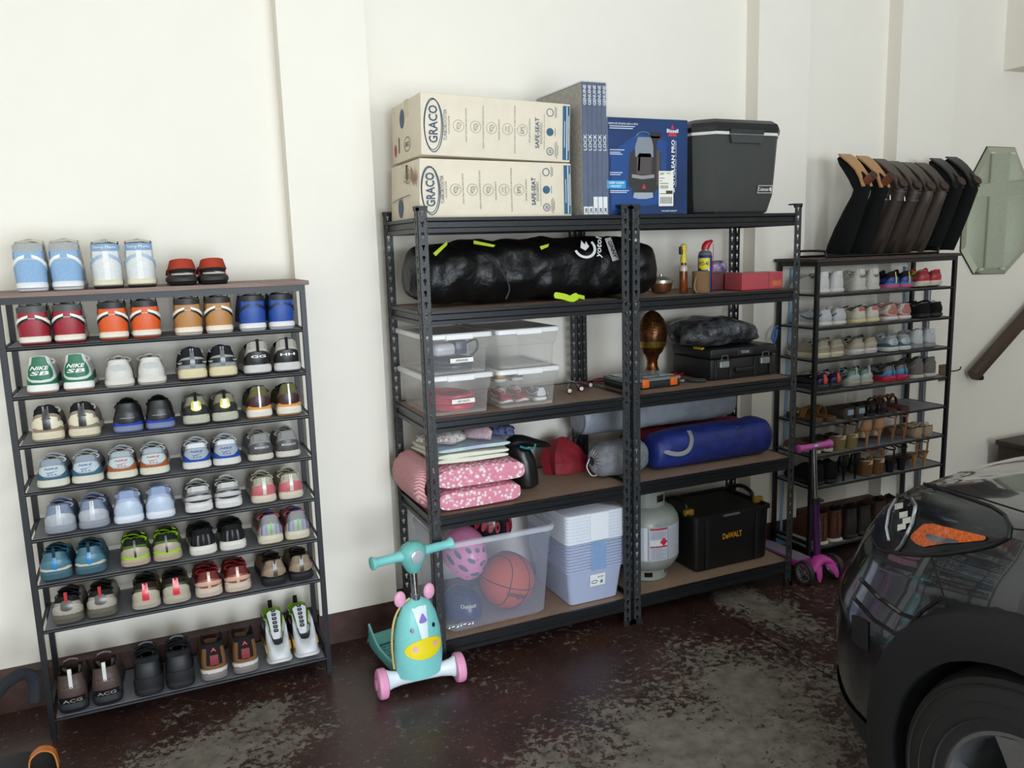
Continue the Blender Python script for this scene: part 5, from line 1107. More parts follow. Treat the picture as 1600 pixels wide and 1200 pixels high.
mini_shoe(xb+.09, .19, zb+.078, (0, 0, radians(0)), '#8a6a3a', '#c9942e', 'small mustard sneaker packed in a clear bin, on top of others', .55)
# ------------------------------------------------------------------ hand tools
def screwdriver(x, y, rz, c1, c2, label, L=.17):
    t = thing('screwdriver', label, 'screwdriver', (x, y, zb+.0135), (0, pi/2, radians(rz)), 'hand tools lying on the third tier')
    mesh_obj('grip', MB().lathe([(.009, 0), (.012, .004), (.0125, .03), (.009, .04), (.012, .055), (.0125, .075), (.007, .09)], 12), mat(c1, .35), t)
    mesh_obj('grip_band', MB().lathe([(.0129, .012), (.0131, .028)], 12, None, False, False), mat(c2, .35), t)
    mesh_obj('end_cap', MB().lathe([(.008, -.004), (.0095, -.001), (.009, .001)], 12), mat('#d8d4cc', .3), t)
    mesh_obj('shank', MB().lathe([(.0032, .088), (.0032, L), (.001, L+.006)], 8), mat('#a7a8aa', .25, 1.), t)
screwdriver(-.30, .20, 165, '#22244a', '#8f2733', 'navy and red screwdriver touching the clear bin', .10)
screwdriver(-.195, .19, 62, '#232540', '#a3283a', 'navy and red screwdriver with white butt in the middle of the shelf')
screwdriver(-.125, .21, 70, '#1f2138', '#b02c3c', 'thin navy and red screwdriver beside the unit post')
screwdriver(-.045, .27, 100, '#5c2a30', '#7a3038', 'maroon screwdriver at the back by the unit post')
def pliers(x, y, rz, col, label, L=.17):
    t = thing('pliers', label, 'pliers', (x, y, zb+.008), (0, 0, radians(rz)), 'hand tools lying on the third tier')
    for sg in (1, -1): mesh_obj('handle', MB().tube(smooth_path([(0, 0, 0), (sg*.012, -.03, 0), (sg*.022, -.07, 0), (sg*.018, -L*.62, 0)]), [.004]*6+[.0068]*12+[.0055], 8), mat(col, .35), t)
    mesh_obj('jaw', MB().prism([(-.009, -.008), (.009, -.008), (.010, .012), (.004, .055), (-.004, .055), (-.010, .012)], -.0055, .0055, 'xy'), mat('#5a5b5d', .3, .9), t)
pliers(.40, .30, 115, '#b3202e', 'red-handled pliers behind the parts organiser')
pliers(.385, .17, 60, '#2a2a2c', 'black-handled pliers beside the parts organiser')
pliers(.02, .385, 100, '#7c1f28', 'dark red pliers behind the parts organiser near the back post')
# parts organiser
t = thing('parts_organiser', 'grey and black small-parts organiser with two orange latches', 'organiser case', (.014, .105, zb))
mesh_obj('tray', MB().rbox(.03, 0, 0, .312, .20, .030, .006, 2), mat('#1f2022', .45), t)
mesh_obj('lid', MB().rbox(.028, -.002, .031, .314, .202, .046, .005, 2), mat('#7d858a', .2, alpha=.75), t)
for i in range(3):
    for j in range(2): mesh_obj('compartment', MB().rbox(.045+i*.088, .03+j*.082, .046, .045+i*.088+.078, .03+j*.082+.07, .050, .002, 1), mat('#9aa4a8', .2), t)
for x in (.105, .255): mesh_obj('latch', MB().rbox(x, -.010, .006, x+.036, .004, .044, .004, 2), mat('#d9661c', .4), t)
# ------------------------------------------------------------------ football trophy
tx = xat(1019, .372, 1.2)
t = thing('football_trophy', 'bronze football trophy on a flared stem with gold band', 'trophy', (tx, .372, zb), (0, 0, radians(-33)))
br = mat('#6a4120', .3, .7, kind='leather', scale=70, col2='#3d2412', bump=.5)
mesh_obj('stem', MB().lathe([(.060, 0), (.060, .008), (.052, .014), (.035, .03), (.026, .055), (.025, .08), (.034, .105), (.02, .11)], 28), mat('#7a4a22', .25, .8, bump=.1), t)
mesh_obj('ball', MB().lathe([(.004, .088), (.026, .098), (.05, .125), (.066, .165), (.072, .205), (.068, .245), (.055, .28), (.034, .307), (.012, .320), (.002, .322)], 32), br, t)
mesh_obj('gold_band', MB().lathe([(.0612, .148), (.068, .17), (.0700, .178), (.0645, .158)], 32, None, False, False), mat('#b9934a', .25, .9), t)
mb = MB()
for i in range(6): mb.tube([(-.014, -.071+abs(i-2.5)*.0012, .205+i*.013), (.014, -.071+abs(i-2.5)*.0012, .205+i*.013)], .0022, 6)
mb.tube([(0, -.0715, .195), (0, -.0725, .225), (0, -.070, .275)], .0024, 6); mesh_obj('lacing', mb, mat('#7a5426', .3, .8), t)
# ------------------------------------------------------------------ black tool case + wrapped pack
t = thing('tool_case', 'black plastic tool case with two silver latches on the third tier', 'tool box', (.505, .115, zb))
m_blk = mat('#17181a', .45, kind='plain', scale=150, var=.1)
mesh_obj('base', MB().rbox(0, .004, 0, .385, .30, .098, .010, 2), m_blk, t); mesh_obj('lid', MB().rbox(-.004, 0, .1, .389, .303, .146, .010, 2), m_blk, t)
for x in (.045, .285):
    l = mesh_obj('latch', MB().rbox(x, -.012, .058, x+.052, .004, .088, .003, 1), mat('#a9b3b0', .3, .6), t)
    mesh_obj('bail', MB().tube([(x+.006, -.008, .086), (x+.010, -.010, .115), (x+.042, -.010, .115), (x+.046, -.008, .086)], .0025, 6), mat('#b9c0be', .25, .8), l)
for x in (.02, .105, .25, .345): mesh_obj('rib', MB().rbox(x, -.004, .006, x+.014, .006, .095, .002, 1), m_blk, t)
h = mesh_obj('handle', MB().rbox(.135, -.010, .028, .245, .0, .052, .004, 2), mat('#101112', .4), t)
pl = mesh_obj('name_plate', MB().box(.15, -.0015, .112, .24, .002, .134), mat('#2d2f31', .3), t)
mesh_obj('plate_lettering', text_mesh('TSTAK', lambda u, v: Vector((.195+u, -.0022, .123+v)), .012, .05, True), INK('#b3b4b4'), pl)
mesh_obj('yellow_tab', MB().rbox(-.006, .06, .138, .01, .13, .150, .003, 1), mat('#b5962a', .4), t)
mb = lump([(-.065, .15, .20), (-.05, .145, .205), (-.0, .15, .212), (.14, .15, .218), (.28, .16, .200), (.345, .17, .18), (.365, .17, .172)], [(.03, .02), (.09, .045), (.14, .062), (.15, .07), (.13, .048), (.05, .028), (.02, .012)], 30, .16, 11, 8, floor=.1475, m_=8, wr=.10)
tag(mesh_obj('wrapped_blanket', mb, mat('#55575a', .22, kind='crinkle', scale=26, col2='#2f3134', bump=1., dist=.02), None, (.505, .115, zb), smooth=60), 'crumpled dark grey plastic-wrapped bundle lying on the black tool case', 'wrapped bundle')
# ------------------------------------------------------------------ second tier: linens and bags
z2 = ZS[1]
m_quilt = mat('#efe2e2', .9, kind='voronoi', scale=60, col2='#da8ba0', bump=.6, dist=.006, spec=.2)
m_quilt2 = mat('#e6cfd2', .9, kind='voronoi', scale=85, col2='#d3809a', bump=.6, dist=.006, spec=.2)
def linen(name, label, boxes, m, cat, grp=None):
    t = thing(name, label, cat, (0, 0, z2), group=grp)
    for mb in boxes: mesh_obj('fold', mb, m, t, smooth=60)
    return t
tq = linen('quilt', 'thick pink quilt with white flowers folded and rolled under the sheets', folded(-.872, .03, .0, -.515, .40, .088, 1, 3, .010, bulge=.0)+folded(-.872, .022, .090, -.503, .40, .180, 1, 8, .010, bulge=.0), m_quilt, 'quilt')
nq = 34
mesh_obj('rolled_side', MB().loft([[Vector((-.872+.083*(1+.022*math.sin(15*a)+.05*nz(y*9, a))*e*cos(a), y, .098+.094*(1+.02*math.sin(15*a+1))*e*sin(a))) for a in [pi*.5+pi*k/nq for k in range(nq+1)]] for y, e in ((.055, .55), (.062, .82), (.085, .97), (.16, 1.), (.25, 1.), (.33, 1.), (.38, .96), (.40, .8))], False), mat('#c77a8c', .9, kind='weave', scale=38, col2='#dfb7b4', bump=.5, dist=.006, spec=.2), tq, smooth=60)
linen('bed_sheet', 'cream bed sheet folded flat on the pink quilts', folded(-.86, .04, .191, -.555, .36, .232, 2, 5, .010, bulge=.01), mat('#dcdccb', .85, kind='plain', scale=30, var=.06, bump=.2), 'bed sheet', 'linens on the second tier')
linen('bed_sheet', 'pale mint and lilac sheet lying on the cream bed sheet', folded(-.85, .045, .236, -.545, .35, .258, 1, 15, .010, bulge=.01), mat('#b9cfcb', .85, kind='plain', scale=14, col2='#a9aed0', bump=.2), 'bed sheet', 'linens on the second tier')
def cloth_lump(label, path, rad, m, seed, name='folded_garment'):
    tag(mesh_obj(name, lump(path, rad, 18, .3, 14, seed, floor=.262, m_=8, wr=.15), m, None, (0, 0, z2), smooth=60), label, 'clothing', 'clothes on top of the linen pile')
cloth_lump('crumpled taupe and white printed garment on top of the linen pile', [(-.86, .2, .275), (-.83, .15, .285), (-.76, .12, .287), (-.72, .11, .28)], [(.03, .012), (.09, .024), (.08, .026), (.03, .01)], mat('#9a8c88', .85, kind='voronoi', scale=60, col2='#d0c8c4', bump=.3), 3)
cloth_lump('pale pink lace garment between taupe and navy clothes', [(-.705, .11, .282), (-.68, .12, .288), (-.64, .13, .290), (-.61, .13, .283)], [(.03, .012), (.085, .024), (.085, .026), (.03, .012)], mat('#c9b0b8', .85, kind='voronoi', scale=100, col2='#b79ca8', bump=.3), 6)
cloth_lump('navy blue patterned garment at the end of the linen pile', [(-.60, .12, .282), (-.575, .13, .288), (-.53, .14, .286), (-.50, .14, .276)], [(.03, .012), (.085, .025), (.08, .024), (.03, .012)], mat('#262a4c', .85, kind='voronoi', scale=50, col2='#5a6088', bump=.3), 9)
t = thing('child_seat', 'black moulded child bike seat with teal-lined opening beside the linens', 'child seat', (-.42, .20, z2))
mesh_obj('shell', MB().loft([[Vector((.062*k*cos(a)+dx, .075*k*sin(a)+.02, z)) for a in [2*pi*j/20 for j in range(20)]] for z, k, dx in ((0, .75, .01), (.012, .95, .01), (.06, 1.0, .005), (.12, .92, .0), (.165, .80, -.015), (.185, .5, -.03))], True, True, True), mat('#131416', .35, kind='leather', scale=40, bump=.2), t)
mesh_obj('arm', MB().loft([[Vector((x, .02+.045*k*cos(a), z+.026*k*sin(a))) for a in [2*pi*j/14 for j in range(14)]] for x, z, k in ((-.075, .195, .3), (-.06, .198, .75), (-.035, .205, 1), (.01, .200, 1), (.06, .185, .8), (.11, .172, .62), (.135, .165, .35))], True, True, True), mat('#16171a', .3, kind='leather', scale=40, bump=.15), t)
mesh_obj('opening_trim', MB().tube(smooth_path([(-.03, -.028, .19), (.0, -.034, .178), (.035, -.03, .176), (.045, -.026, .19)]), .005, 6), mat('#2b7d86', .4), t)
mesh_obj('back_rest', MB().rbox(-.055, .075, 0, .05, .125, .165, .02, 3), mat('#0f1011', .5), t)
t = thing('fabric_pouch', 'folded bright red nylon pouch behind the grey stuff sack', 'pouch', (-.15, .36, z2))
mesh_obj('body', MB().loft([[Vector((x*k, y*k2, z)) for x, y in ((-.07, -.07), (.0, -.085), (.10, -.06), (.11, .03), (.0, .05), (-.08, .03))] for z, k, k2 in ((0, 1, 1), (.05, 1.05, 1), (.10, .8, .6), (.145, .35, .2), (.155, .1, .1))], True, True, True), mat('#8a1626', .6, kind='crinkle', scale=18, var=.3, bump=.6, dist=.01), t, smooth=30)
mesh_obj('flap', MB().loft([[Vector((x-.045, y-.03, z)) for x, y, z in ((-.06, 0, .0), (-.055, .06, .06), (-.01, .08, .13), (.02, .07, .14))], [Vector((x-.03, y-.055, z)) for x, y, z in ((-.05, 0, .0), (-.05, .03, .06), (-.005, .06, .13), (.02, .06, .145))]], False), mat('#8d1826', .6, kind='crinkle', scale=18, bump=.6), t)
# grey stuff sack (drawstring mouth towards the linens)
t = thing('stuff_sack', 'grey drawstring stuff sack lying in front of the red pouch', 'sack', (0, 0, z2))
mesh_obj('body', lump([(-.098, .165, .078), (-.08, .165, .078), (-.02, .17, .08), (.10, .175, .08), (.16, .175, .078), (.175, .175, .076)], [(.034, .034), (.066, .066), (.078, .077), (.077, .077), (.06, .06), (.02, .02)], 30, .05, 12, 4, floor=.001, m_=8, wr=.05), mat('#7b7e84', .7, kind='crinkle', scale=30, var=.25, bump=.6, dist=.01), t, smooth=60)
mb = MB()
for j in range(18):
    a = 2*pi*j/18; mb.tube(smooth_path([(-.101, .165+.02*cos(a), .078+.02*sin(a)), (-.098, .165+.04*cos(a), .078+.04*sin(a)), (-.075, .165+.067*cos(a), .078+.067*sin(a))], 4), [.003]*4+[.005]*4+[.003], 5)
mesh_obj('gathers', mb, mat('#8f9298', .7), t); mesh_obj('mouth', MB().lathe([(.021, 0), (.019, .001)], 16, Matrix.Translation((-.1035, .165, .078)) @ Matrix.Rotation(pi/2, 4, 'Y')), mat('#33353a', .8), t)
mesh_obj('drawcord', MB().tube(smooth_path([(-.104, .185, .085), (-.115, .19, .05), (-.108, .175, .02), (-.10, .16, .012), (-.095, .14, .02)]), .0028, 6), mat('#d5d4cf', .5), t)
t = thing('tent_bag', 'long royal blue zipped bag with grey handle in front of the red bag', 'bag', (0, 0, z2))
mesh_obj('body', lump([(.19, .165, .075), (.21, .165, .08), (.30, .165, .088), (.50, .165, .09), (.70, .165, .088), (.83, .165, .088), (.868, .165, .085), (.875, .165, .08)], [(.04, .04), (.08, .075), (.09, .088), (.09, .09), (.09, .088), (.085, .086), (.05, .055), (.02, .02)], 30, .05, 8, 11, floor=.001, m_=8, wr=.05), mat('#1d2e7e', .5, kind='crinkle', scale=16, var=.3, bump=.6, dist=.012), t, smooth=60)
mesh_obj('handle', MB().strap(smooth_path([(.225, .082, .10), (.26, .068, .086), (.31, .062, .082), (.35, .066, .10), (.372, .08, .14), (.378, .11, .170)]), [Vector((0, -1, .25))]*31, .020, .004), mat('#8d8f92', .7, kind='weave', scale=300), t)
mesh_obj('zip', MB().tube(smooth_path([(.40, .105, .156), (.55, .10, .158), (.70, .10, .154), (.80, .105, .150)]), .003, 5), mat('#6a6d78', .4), t)
t = thing('rolled_bag', 'long dark red bag with grey bands behind the blue bag', 'bag', (0, 0, z2))
mesh_obj('body', lump([(.165, .335, .07), (.18, .335, .072), (.30, .335, .075), (.55, .335, .075), (.80, .335, .076), (.845, .335, .075), (.855, .335, .07)], [(.03, .03), (.06, .06), (.071, .072), (.072, .073), (.072, .073), (.05, .055), (.02, .02)], 26, .04, 9, 14, floor=.001, m_=7), mat('#8a1626', .6, kind='crinkle', scale=20, var=.3, bump=.5, dist=.01), t, smooth=60)
for x in (.42, .70): mesh_obj('band', MB().tube([(x-.02, .335, .0745), (x+.02, .335, .0745)], .0745, 26, False), mat('#8b8e92' if x > .5 else '#1a1a1c', .6), t)
t = thing('canopy_bag', 'large grey nylon canopy bag lying on top at the back of the tier', 'bag', (0, 0, z2))
mesh_obj('body', lump([(-.09, .325, .235), (-.075, .325, .236), (.05, .325, .238), (.35, .325, .240), (.65, .325, .240), (.765, .325, .24), (.775, .325, .238)], [(.04, .03), (.072, .068), (.078, .076), (.08, .078), (.08, .078), (.072, .07), (.04, .03)], 30, .05, 7, 19, floor=.1545, m_=8, wr=.06), mat('#8d949e', .42, kind='crinkle', scale=14, var=.2, bump=.7, dist=.015), t, smooth=60)
mesh_obj('end_hem', MB().tube([(-.085+.012*0, .325+.070*cos(a), .236+.066*sin(a)) for a in [2*pi*j/24 for j in range(24)]], .004, 6, False, True), mat('#5d626b', .6), t)
# ------------------------------------------------------------------ bottom tier
z1 = ZS[0]
def rring(x0, x1, y0, y1, z, r=.03, n=5):
    pts = []
    for cx, cy, a0 in ((x1-r, y1-r, 0), (x0+r, y1-r, pi/2), (x0+r, y0+r, pi), (x1-r, y0+r, 1.5*pi)):
        for k in range(n): a = a0+pi/2*k/(n-1); pts.append(Vector((cx+r*cos(a), cy+r*sin(a), z)))
    return pts
t = thing('storage_tote', 'large open clear tote holding helmets and a basketball', 'storage tote', (0, 0, z1))
mb = MB().loft([rring(-.83, -.415, .055, .40, .001), rring(-.845, -.40, .045, .41, .012, .04), rring(-.862, -.372, .030, .418, .33, .045), rring(-.864, -.370, .028, .42, .335, .045), rring(-.866, -.366, .024, .424, .375, .045)], True, True, False)
mesh_obj('tub', mb, m_frost(.17, '#c4cae0', .2), t)
mesh_obj('rim', MB().loft([rring(-.866, -.366, .024, .424, .372, .045), rring(-.872, -.356, .014, .432, .374, .05), rring(-.872, -.356, .014, .432, .392, .05), rring(-.866, -.366, .024, .424, .395, .045)], True, False, False), m_frost(.55, '#d3d8e4', .25), t)
lidx = MB().loft([[Vector((-.892, .05+.36*a, .01+.40*b)) for a, b in ((0, 0), (1, 0), (1, 1), (.5, 1.03), (0, 1))], [Vector((-.886, .05+.36*a, .01+.40*b)) for a, b in ((0, 0), (1, 0), (1, 1), (.5, 1.03), (0, 1))]], True, True, True)
tag(mesh_obj('tote_lid', lidx, m_frost(.12, '#c9cdd8', .25), None, (0, 0, z1)), 'clear tote lid standing on edge between the tote and the shelf side', 'lid')
# basketball
br_ = .120; bc = Vector((-.530, .172, z1+.006+br_))
t = thing('basketball', 'orange basketball with black seams inside the clear tote', 'basketball', (bc.x, bc.y, bc.z-br_), (radians(0), 0, radians(0)))
mesh_obj('ball', MB().sphere((0, 0, br_), br_, 32, 20), mat('#c8502e', .7, kind='voronoi', scale=330, var=.25, bump=.4), t)
Rm = Matrix.Rotation(radians(18), 4, 'Y') @ Matrix.Rotation(radians(28), 4, 'Z')
def seam(fn): return mesh_obj('seam', MB().tube([Vector((0, 0, br_))+Rm @ (Vector(fn(2*pi*i/48)).normalized()*(br_+.0002)) for i in range(48)], .0022, 6, False, True), mat('#1f1713', .7), t)
seam(lambda a: (cos(a), sin(a), 0)); seam(lambda a: (0, cos(a), sin(a)))
for sg in (1, -1): seam(lambda a, sg=sg: (sg*(.62+.18*cos(2*a)), cos(a)*.78, sin(a)*.78))
fb = lambda u, v: Vector((0, 0, br_))+Rm @ (Vector((sin(-u/br_-.42)*cos(-v/br_-.25), -cos(-u/br_-.42)*cos(-v/br_-.25), sin(-v/br_-.25)))*(br_+.0035))
mesh_obj('ball_lettering', text_mesh('Wilson', fb, .026, .10, True), INK('#251a15'), t)
def helmet(name, label, loc, rot, shell, liner, vents, m2=None, s=1., dots=None, strap=True, txt=None):
    t = thing(name, label, 'helmet', loc, rot); t.scale = (s,)*3
    nu, nv = 36, 10; rings = []
    def S(a, b, off=0): return Vector(((.095+off)*cos(b)*cos(a), (.125+off)*cos(b)*sin(a), (.115+off)*sin(b)+.0))
    for i in range(nv+1):
        b = -.25+(pi/2+.25-.02)*i/nv; rings.append([S(2*pi*j/nu, b)*(1+.012*sin(6*2*pi*j/nu)*cos(b)) for j in range(nu)])
    mesh_obj('shell', MB().loft(rings, True, False, True), shell, t)
    mesh_obj('liner', MB().loft([[p*.9 for p in r] for r in rings], True, False, True), liner, t)
    for a, b, da, db in vents:
        pts = [S(a+da*cos(k*pi/5), b+db*sin(k*pi/5), .0025) for k in range(10)]
        mesh_obj('vent', MB().loft([pts, [p*.97 for p in pts]], True, True, True), liner, t)
    if dots:
        for a, b, c in dots: mesh_obj('printed_flower', MB().add([S(a+.06*cos(k*pi/4)*(1 if k % 2 else .6), b+.06*sin(k*pi/4)*(1 if k % 2 else .6), .0035) for k in range(8)], [tuple(range(8))]), INK(c), t)
    if txt: mesh_obj('helmet_lettering', text_mesh(txt, lambda u, v: S(-pi/2-.35+u/.11-.0*v, .42+v/.11, .003), .018, .10, True), INK('#c9c3b4'), t)
    if strap: mesh_obj('strap', MB().strap(smooth_path([S(.3, -.2), (.05, .03, -.10), (0, .0, -.13), (-.05, .03, -.10), S(pi-.3, -.2)]), (0, -1, 0), .014, .002), mat('#d3d3d0', .7), t)
    return t
pv = []
for b_, n_ in ((.15, 5), (.55, 4), (.95, 3)):
    for k in range(n_): pv.append((-pi/2+(k-(n_-1)/2)*(.62 if b_ < .5 else .75), b_+.12*((k % 2)), .24, .085))
helmet('bike_helmet', 'pink flower-printed child helmet inside the clear tote', (-.722, .170, z1+.285), (radians(38), radians(8), radians(8)), mat('#d98ab4', .3, var=.05), mat('#5a5f78', .6), pv, dots=[(-2.2, .35, '#a8426a'), (-1.9, .0, '#c05a8a'), (-1.2, .35, '#4a4e86'), (-1.0, .05, '#b03a5a'), (-1.6, .75, '#b0527c'), (-2.35, .0, '#c9709a')], s=.96)
helmet('bike_helmet', 'glossy black helmet with red inner vents on top of the tote contents', (-.565, .285, z1+.345), (radians(12), radians(-8), radians(70)), mat('#16161a', .2, var=.05), mat('#b3243f', .5), [(-2.2+.3*k, .25+.1*(k % 2), .10, .26) for k in range(6)]+[(2.6+.3*k, .3, .1, .26) for k in range(4)], s=.86, strap=False)
helmet('bike_helmet', 'navy blue helmet lying at the bottom of the clear tote', (-.740, .175, z1+.045), (0, 0, radians(15)), mat('#27345c', .3, var=.1), mat('#1a2138', .6), [(-2.8+.6*k, .95, .16, .08) for k in range(5)], s=.82, strap=False, txt='Outdoor')
mb = MB()
for k in range(14):
    c0 = Vector((-.835+.0085*k, .085+.006*sin(k), z1+.012+.002*(k % 2)))
    mb.tube([c0+Vector((.007*cos(a), .004*sin(a)*(1 if k % 2 else .3), .006*sin(a)*(.4 if k % 2 else 1))) for a in [2*pi*j/10 for j in range(10)]], .0016, 5, False, True)
o = tag(mesh_obj('chain', mb, mat('#d8d8d6', .25, .8)), 'pale metal chain at the bottom of the clear tote', 'chain')
# ------------------------------------------------------------------ nested bins
t = thing('nested_bin_stack', 'tall stack of nested clear bins topped by white lids', 'bin stack', (0, 0, z1), group='nested bins on the bottom tier')
x0, x1 = -.315, -.018
mb = MB().loft([rring(x0+.03, x1-.03, .05, .39, .001, .02), rring(x0+.028, x1-.028, .048, .392, .006, .02), rring(x0+.012, x1-.012, .032, .408, .15, .02)], True, True, False)
mesh_obj('bin', mb, m_frost(.75, '#b9c4e2', .25), t)
for k in range(10):
    z = .15+k*.0135
    mesh_obj('bin', MB().loft([rring(x0+.012, x1-.012, .032, .408, z, .02), rring(x0+.003, x1-.003, .024, .416, z+.004, .022), rring(x0+.003, x1-.003, .024, .416, z+.010, .022), rring(x0+.010, x1-.010, .03, .41, z+.0135, .02)], True, False, False), m_frost(.72, '#bcc7e4', .25), t)
for k in range(9):
    z = .286+k*.0142
    mesh_obj('lid', MB().loft([rring(x0+.0012, x1-.0012, .0192, .4188, z, .023), rring(x0, x1, .018, .42, z+.001, .024), rring(x0, x1, .018, .42, z+.013, .024), rring(x0+.0012, x1-.0012, .0192, .4188, z+.0138, .023)], True, True, True), mat('#d6dbe6', .35, var=.02), t)
mesh_obj('lid_latch', MB().rbox(x0+.115, .012, .29, x1-.09, .02, .412, .003, 1), mat('#dfe3ea', .35, var=.02), t)
l = mesh_obj('sticker', MB().add([Vector((x0+a, .0335-(z_-.10)*.095, z_)) for a, z_ in ((.12, .075), (.195, .075), (.195, .13), (.12, .13))], [(0, 1, 2, 3)]), INK('#e4e6e6'), t)
mb = MB(); f = lambda u, v: Vector((x0+.12+u, .0325-(v-.025)*.095, .075+v))
text_mesh('16 QT', lambda u, v: f(.052+u, .04+v), .008, .03, True, mb); quad(mb, f, .05, .01, .053, .025); quad(mb, f, .056, .01, .062, .025); ring2(mb, f, .022, .02, .014, .007, .003); mesh_obj('sticker_print', mb, INK('#2d3230'), l)
mesh_obj('blue_strip', MB().add([Vector((x0+a, .0218, z_)) for a, z_ in ((.12, .152), (.195, .152), (.195, .283), (.12, .283))], [(0, 1, 2, 3)]), mat('#8fb4e0', .4, alpha=.6), t)
# ------------------------------------------------------------------ propane tank
t = thing('propane_tank', 'grey propane tank with printed warning label on the bottom tier', 'gas cylinder', (.205, .205, z1), (0, 0, radians(-26)))
m_tank = mat('#8f948f', .32, kind='plain', scale=40, var=.08, bump=.03)
mesh_obj('tank', MB().lathe([(.02, .045), (.08, .04), (.125, .058), (.15, .095), (.153, .115), (.153, .268), (.150, .292), (.132, .322), (.095, .345), (.05, .356), (.02, .358)], 40), m_tank, t)
mesh_obj('weld_seam', MB().lathe([(.1535, .110), (.1545, .113), (.1535, .116)], 40, None, False, False), m_tank, t)
def collar(z0, z1_, r, gaps, name):
    mb = MB(); n = 64
    for j in range(n):
        a, b = 2*pi*j/n, 2*pi*(j+1)/n
        for za, zb_ in ((z0, z0+(z1_-z0)*.3), (z0+(z1_-z0)*.3, z0+(z1_-z0)*.72), (z0+(z1_-z0)*.72, z1_)):
            mid = za > z0+(z1_-z0)*.2 and zb_ < z1_-(z1_-z0)*.1
            if mid and any(abs(((a+b)/2-g+pi) % (2*pi)-pi) < w for g, w in gaps): continue
            mb.add([Vector((r*cos(c), r*sin(c), z)) for c, z in ((a, za), (b, za), (b, zb_), (a, zb_))]+[Vector(((r-.003)*cos(c), (r-.003)*sin(c), z)) for c, z in ((a, za), (b, za), (b, zb_), (a, zb_))], [(0, 1, 2, 3), (7, 6, 5, 4), (0, 4, 5, 1), (2, 6, 7, 3), (1, 5, 6, 2), (3, 7, 4, 0)])
    return mesh_obj(name, mb, m_tank, t)
collar(.345, .425, .088, [(-2.3, .32), (-.75, .32), (.9, .3), (2.4, .3)], 'guard_collar')
collar(.0, .055, .098, [(-1.57, .2), (-.4, .15), (-2.7, .15), (1.5, .2)], 'foot_ring')
mesh_obj('valve', MB().lathe([(.016, .356), (.016, .385), (.024, .387), (.024, .405), (.012, .408)], 16), mat('#b59a4a', .3, .8), t)
Wt = lambda r: (lambda u, v: Vector((r*sin(u/r), -r*cos(u/r), v)))
def wrapq(mb, u0, u1, v0, v1, r, n=10): return mb.loft([[Wt(r)(u0+(u1-u0)*i/n, v) for i in range(n+1)] for v in (v0, v1)], False)
lb = mesh_obj('warning_label', wrapq(MB(), -.12, .19, .118, .275, .1537, 24), INK('#b6bcc6'), t)
for (a, b, c, d_, col) in ((.0, .085, .262, .272, '#a9364a'), (.0, .085, .180, .187, '#a9364a'), (.0, .085, .188, .215, '#d3d6da'), (-.028, -.012, .118, .275, '#d6d9da'), (.088, .091, .120, .272, '#6a7280'), (-.010, -.007, .120, .272, '#6a7280')): mesh_obj('label_block', wrapq(MB(), a, b, c, d_, .1541), INK(col), lb)
mesh_obj('hazard_diamond', MB().add([Wt(.1546)(.066+u, .205+v) for u, v in ((0, -.020), (.020, 0), (0, .020), (-.020, 0))], [(0, 1, 2, 3)]), INK('#c0283a'), lb)
for k in range(9): mesh_obj('print_line', wrapq(MB(), .006, .078-.012*(k % 3), .126+k*.0058, .1278+k*.0058, .1543), INK('#7a8290'), lb)
for k in range(6): mesh_obj('print_line', wrapq(MB(), .006, .08-.014*(k % 2), .222+k*.0062, .224+k*.0062, .1543), INK('#7a8290'), lb)
for k in range(12): mesh_obj('print_line', wrapq(MB(), .096, .15-.008*(k % 3), .128+k*.0115, .130+k*.0115, .1543), INK('#8a919c'), lb)
# ------------------------------------------------------------------ tool tote
t = thing('tool_tote', 'deep black open tool tote with yellow lettering on the bottom tier', 'tool box', (.402, .085, z1))
m_bt = mat('#101112', .5, kind='plain', scale=160, var=.1)
mb = MB().loft([rring(.012, .428, .01, .325, 0, .02), rring(.006, .434, .004, .33, .01, .02), rring(.0, .44, .0, .336, .25, .02), rring(-.008, .448, -.008, .344, .254, .02), rring(-.008, .448, -.008, .344, .272, .02), rring(.004, .436, .004, .332, .272, .02), rring(.016, .424, .016, .32, .03, .02)], True, True, True)
mesh_obj('body', mb, m_bt, t)
for x in (.06, .355): mesh_obj('rib', MB().rbox(x, -.006, .01, x+.022, .006, .25, .003, 1), m_bt, t)
for x in (.0, .40): mesh_obj('side_bail', MB().tube(smooth_path([(x+.02, .10, .272), (x+.02, .11, .305), (x+.02, .17, .32), (x+.02, .23, .305), (x+.02, .24, .272)]), .010, 8), m_bt, t)
for x in (-.012, .405): mesh_obj('yellow_latch', MB().rbox(x, .06, .262, x+.05, .085, .292, .005, 2), mat('#8f7220', .4), t)
mesh_obj('front_clip', MB().rbox(.155, -.014, .255, .25, -.006, .266, .002, 1), mat('#7d7f80', .3, .5), t)
mesh_obj('brand_lettering', text_mesh('DeWALT', lambda u, v: Vector((.215+u, -.002, .155+v)), .028, .115, True), INK('#d99a1e'), t)
tr = mesh_obj('lift_tray', MB().rbox(.02, .02, .235, .42, .315, .262, .004, 1), mat('#0c0c0d', .6), t)
